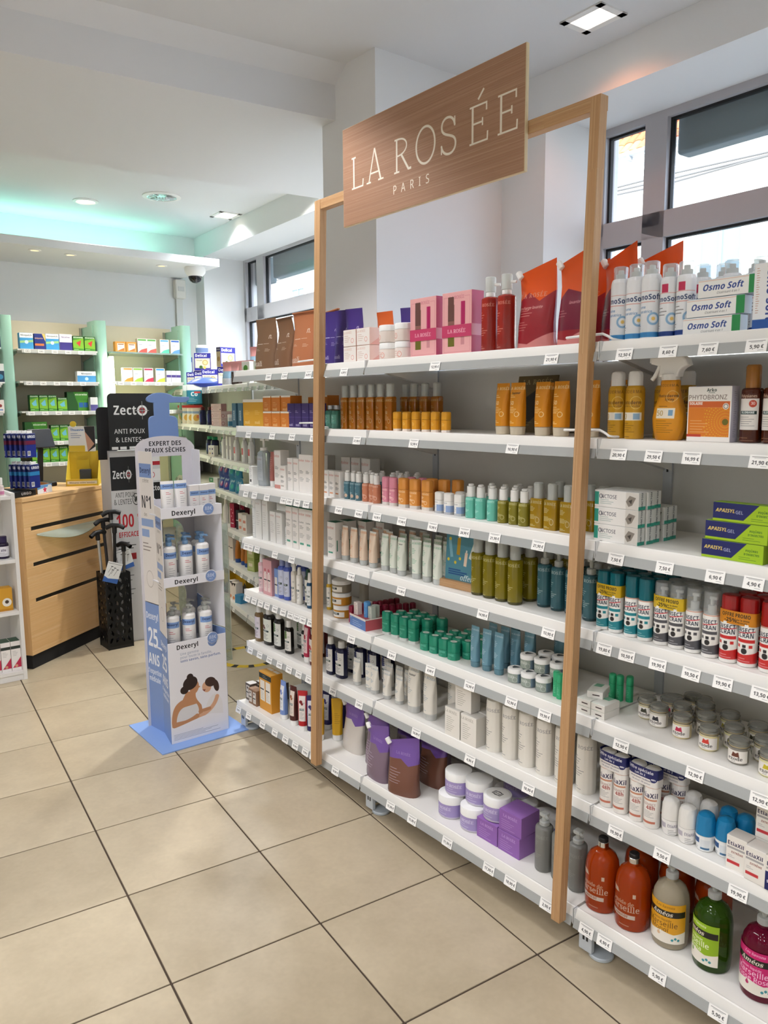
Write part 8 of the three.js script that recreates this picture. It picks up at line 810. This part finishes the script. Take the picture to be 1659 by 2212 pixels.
  const la = art(300, 52, (c, W, H) => { bg(c, W, H, '#e9e9ee'); txt(c, 'Dexeryl', W * 0.36, H * 0.52, 32, '#16161a', { b: 1 }); });
  for (const [y0, y1, fl] of [[1.042, 1.09, 1.048], [0.734, 0.778, 0.74]]) { mesh('tray_floor', bx(-W2 + 0.02, W2 - 0.02, fl - 0.006, fl, -0.12, F), card, t); const g = rb(0.292, y1 - y0, 0.004, 0.001); g.translate(0, (y0 + y1) / 2, F + 0.001); printed('tray_lip', g, la, 0.5, t); mesh('price_badge', cyl(0.029, 0, 0.003, 0.0006, 28).rotateX(PI / 2).translate(0.078, (y0 + y1) / 2 + 0.004, F + 0.002), card, t); bgm((y0 + y1) / 2 + 0.004, 0.078); }
  mesh('tray_floor', bx(-W2 + 0.02, W2 - 0.02, 0.414, 0.42, -0.12, F - 0.003), card, t);
  const bs = new THREE.Shape(); bs.moveTo(-0.145, 0.006); bs.lineTo(0.145, 0.006); bs.lineTo(0.145, 1.34); bs.bezierCurveTo(0.13, 1.385, 0.06, 1.395, 0, 1.395); bs.bezierCurveTo(-0.06, 1.395, -0.13, 1.385, -0.145, 1.34); bs.closePath();
  const hole = (x0, x1, y0, y1, top) => { const h = new THREE.Path(); h.moveTo(x0, y0); h.lineTo(x1, y0); h.lineTo(x1, y1); if (top) h.absarc((x0 + x1) / 2, y1, (x1 - x0) / 2, 0, PI); else h.lineTo(x0, y1); h.closePath(); bs.holes.push(h); }; hole(-0.068, 0.08, 1.1, 1.3); hole(-0.07, 0.075, 0.8, 0.93, 1); hole(-0.07, 0.075, 0.5, 0.63, 1);
  const bgG = new THREE.ExtrudeGeometry(bs, { depth: 0.004, bevelEnabled: false, curveSegments: 10 }); bgG.translate(0, 0, -0.125); const bk = mesh('back_board', bgG, std(0xcfccd0, 0.6), t);
  const hp = new THREE.PlaneGeometry(0.22, 0.075); hp.translate(0, 1.345, -0.1205); printed('headline', hp, art(320, 110, (c, W, H) => { bg(c, W, H, '#cdcace'); txt(c, 'EXPERT DES', W / 2, H * 0.3, 42, '#1a1a1e', { b: 1 }); txt(c, 'PEAUX SÈCHES', W / 2, H * 0.72, 42, '#1a1a1e', { b: 1 }); }), 0.55, bk);
  const ps = new THREE.Shape(); ps.moveTo(-0.073, 1.385); ps.lineTo(0.067, 1.385); ps.lineTo(0.065, 1.46); ps.bezierCurveTo(0.064, 1.478, 0.055, 1.485, 0.035, 1.486); ps.lineTo(0.026, 1.487); ps.lineTo(0.027, 1.55); ps.lineTo(0.11, 1.552); ps.lineTo(0.127, 1.566); ps.lineTo(0.127, 1.574); ps.lineTo(0.05, 1.576); ps.bezierCurveTo(0.02, 1.6, -0.05, 1.6, -0.076, 1.572); ps.bezierCurveTo(-0.084, 1.56, -0.08, 1.552, -0.045, 1.55); ps.lineTo(-0.044, 1.487); ps.bezierCurveTo(-0.068, 1.486, -0.073, 1.478, -0.073, 1.455); ps.closePath();
  const pg = new THREE.ExtrudeGeometry(ps, { depth: 0.008, bevelEnabled: true, bevelSize: 0.002, bevelThickness: 0.002, bevelSegments: 1, curveSegments: 8 }); pg.translate(0.004, 0, -0.137); mesh('pump_topper', pg, std(0x6f8cc0, 0.5), t);
  // stock in the trays
  const dx = (x, z) => [-1.545 + z, 0.258 - x], dp = (p, y, pts, desc, anchor, cat, grp) => pts.forEach(([x, z, ry], i) => { const [u, w] = dx(x, z); put(p, u, y, w, PI / 2 + (ry || 0), pts.length > 1 ? `${desc}, ${ORD[i]} from ${anchor}` : desc, cat, grp); });
  const dlab = (c, W, H, y = 0.1) => { box(c, -2, H * y, W + 4, H * 0.16, '#7f9fd0'); txt(c, 'Dexeryl', W * 0.5, H * (y + 0.07), Math.min(20, W * 0.2), '#1c2c54', { b: 1 }); lines(c, W * 0.3, H * (y + 0.26), W * 0.4, 2, 8, '#c4505a', 2); lines(c, W * 0.3, H * (y + 0.42), W * 0.4, 4, 10, '#8a8a90', 1.4); };
  dp(tubeOf('emollient_tube', { w: 0.058, h: 0.155, cap: 0.02, fn: (c, W, H) => { bg(c, W, H, '#eeecea'); dlab(c, W, H, 0.1); } }), 1.049, [[-0.093, 0.1], [-0.03, 0.1, 0.1]], 'white emollient tube with blue band in the top tray', 'the counter side', 'tube', 'emollient tubes'); dp(carton('emollient_carton', { w: 0.045, h: 0.13, d: 0.035, col: '#e9e6e4', side: '#d6d4d4', f: (c, W, H) => dlab(c, W, H, 0.2) }), 1.049, [[0.027, 0.105], [0.073, 0.105], [0.119 - 0.004, 0.09]], 'slim white carton with blue band in the top tray', 'the tubes', 'carton', 'emollient cartons');
  const bt = (kind, capM, clear) => { const p = proto(kind), r = 0.031; printed('body', lathe(bottlePts(r, 0.17, 0.014, 0.014)), wrap(r, 0.17, (c, W, H) => { bg(c, W, H, '#eceae6'); c.save(); c.translate(W * 0.3, 0); c.beginPath(); c.rect(0, 0, W * 0.4, H); c.clip(); dlab(c, W * 0.4, H, 0.16); c.restore(); }), 0.4, p); mesh('collar', cyl(0.0135, 0.17, 0.188, 0.002), capM, p); mesh('pump', merge([cyl(0.006, 0.188, 0.2, 0.001), rbx(-0.011, 0.011, 0.199, 0.21, -0.011, 0.011, 0.003), bar([0, 0.205, 0], [0.02, 0.203, 0.022], 0.008, 0.008)]), capM, p); return p; };
  const bb = bt('blue_pump_bottle', std(0x86b0dc, 0.4)), cb = bt('clear_pump_bottle', M.frost); dp(bb, 0.741, [[-0.092, 0.09], [-0.012, 0.085], [0.067, 0.09]], 'white bottle with light blue pump, front of middle tray', 'the counter side', 'bottle', 'blue pump bottles'); dp(bb, 0.741, [[-0.06, 0.01], [0.02, 0.0], [0.085, 0.01]], 'white bottle with light blue pump, back of middle tray', 'the counter side', 'bottle', 'blue pump bottles');
  dp(cb, 0.421, [[-0.09, 0.09, -0.5], [-0.01, 0.085, -0.45], [0.07, 0.09]], 'white bottle with clear pump, front of lower tray', 'the counter side', 'bottle', 'clear pump bottles'); dp(cb, 0.421, [[-0.05, 0.01], [0.03, 0.0], [0.098, 0.02]], 'white bottle with clear pump, back of lower tray', 'the counter side', 'bottle', 'clear pump bottles');
}
// ================= clear bin with a price card, and the floor sticker =================
{
  const t = thing('acrylic_bin', 'tall clear acrylic bin standing between the floor display and far shelves', 'bin', [-2.42, 0, -0.26], PI / 2), ac = std(0xeef2ee, 0.04, { transmission: 0.9, thickness: 0 });
  for (const [a, b, c, d] of [[-0.12, 0.12, 0.097, 0.1], [-0.12, 0.12, -0.1, -0.097], [-0.12, -0.117, -0.1, 0.1], [0.117, 0.12, -0.1, 0.1]]) mesh('wall', bx(a, b, 0, 0.84, c, d), ac, t); mesh('floor', bx(-0.12, 0.12, 0, 0.004, -0.1, 0.1), ac, t); mesh('edge', bx(0.1165, 0.1205, 0, 0.84, 0.0965, 0.1005), std(0xb9b8a8, 0.2), t);
  const c = thing('price_card', 'white price card with green circle reading two euros', 'sign', [-2.33, 0.55, -0.26], PI / 2), g = rb(0.13, 0.31, 0.003, 0.001); g.rotateX(-0.05); g.translate(0.02, 0.15, 0); printed('card', g, art(120, 280, (c2, W, H) => { bg(c2, W, H, '#e6e0e4'); disc(c2, W * 0.5, H * 0.24, 36, '#5a9a86'); txt(c2, '2€', W * 0.5, H * 0.24, 42, '#f2f4f0', { b: 1 }); lines(c2, 16, 20, 40, 1, 4, '#777', 3); box(c2, W * 0.16, H * 0.42, 14, 100, '#e4cfc4'); box(c2, W * 0.14, H * 0.4, 20, 18, '#a8243c'); box(c2, W * 0.4, H * 0.44, 26, 90, '#a9c9bc'); txt(c2, 'OFF', W * 0.34, H * 0.84, 18, '#333', { b: 1 }); txt(c2, 'New white', W * 0.46, H * 0.92, 18, '#333', { b: 1 }); }), 0.5, c); mesh('strut', bar([0.02, 0.0, -0.01], [0.02, -0.12, -0.03], 0.01, 0.003), M.white, c);
  for (let k = 0; k < 5; k++) { const q = thing('toothbrush_pack', `clear toothbrush pack heaped in the acrylic bin, ${ORD[k]} from its top`, 'pack', [-2.42 + rr(-0.03, 0.03), 0.5 - k * 0.05, -0.26 + rr(-0.05, 0.05)], rr(0, 3), 'toothbrush packs in the bin'); q.rotation.z = rr(-0.35, 0.35); mesh('card', rb(0.045, 0.004, 0.15, 0.001), std(['#e9e6e0', '#4f6a5c', '#c4284c', '#d8a83c', '#8f9c98'][k], 0.5), q); mesh('blister', rb(0.03, 0.014, 0.12, 0.005).translate(0, 0.008, 0), M.clear, q); }
  const f = thing('floor_sticker', 'round yellow and black striped distance sticker on the floor', 'floor marking', [-2.31, 0.0005, -0.49]), ya = std(0xd9b62c, 0.5), bl = std(0x2a2824, 0.6); for (let k = 0; k < 36; k++) { const g = new THREE.RingGeometry(0.165, 0.21, 2, 1, k * PI / 18, PI / 18 * (k % 3 ? 1 : 1)); g.rotateX(-PI / 2); const m = mesh(k % 3 ? 'yellow_segment' : 'black_segment', g, k % 3 ? ya : bl, f); m.position.y = 0.0006; }
  const dg = new THREE.CircleGeometry(0.165, 36); dg.rotateX(-PI / 2); mesh('centre', dg, std(0xc9bb9c, 0.5), f);
}
renderer.render(scene, camera);
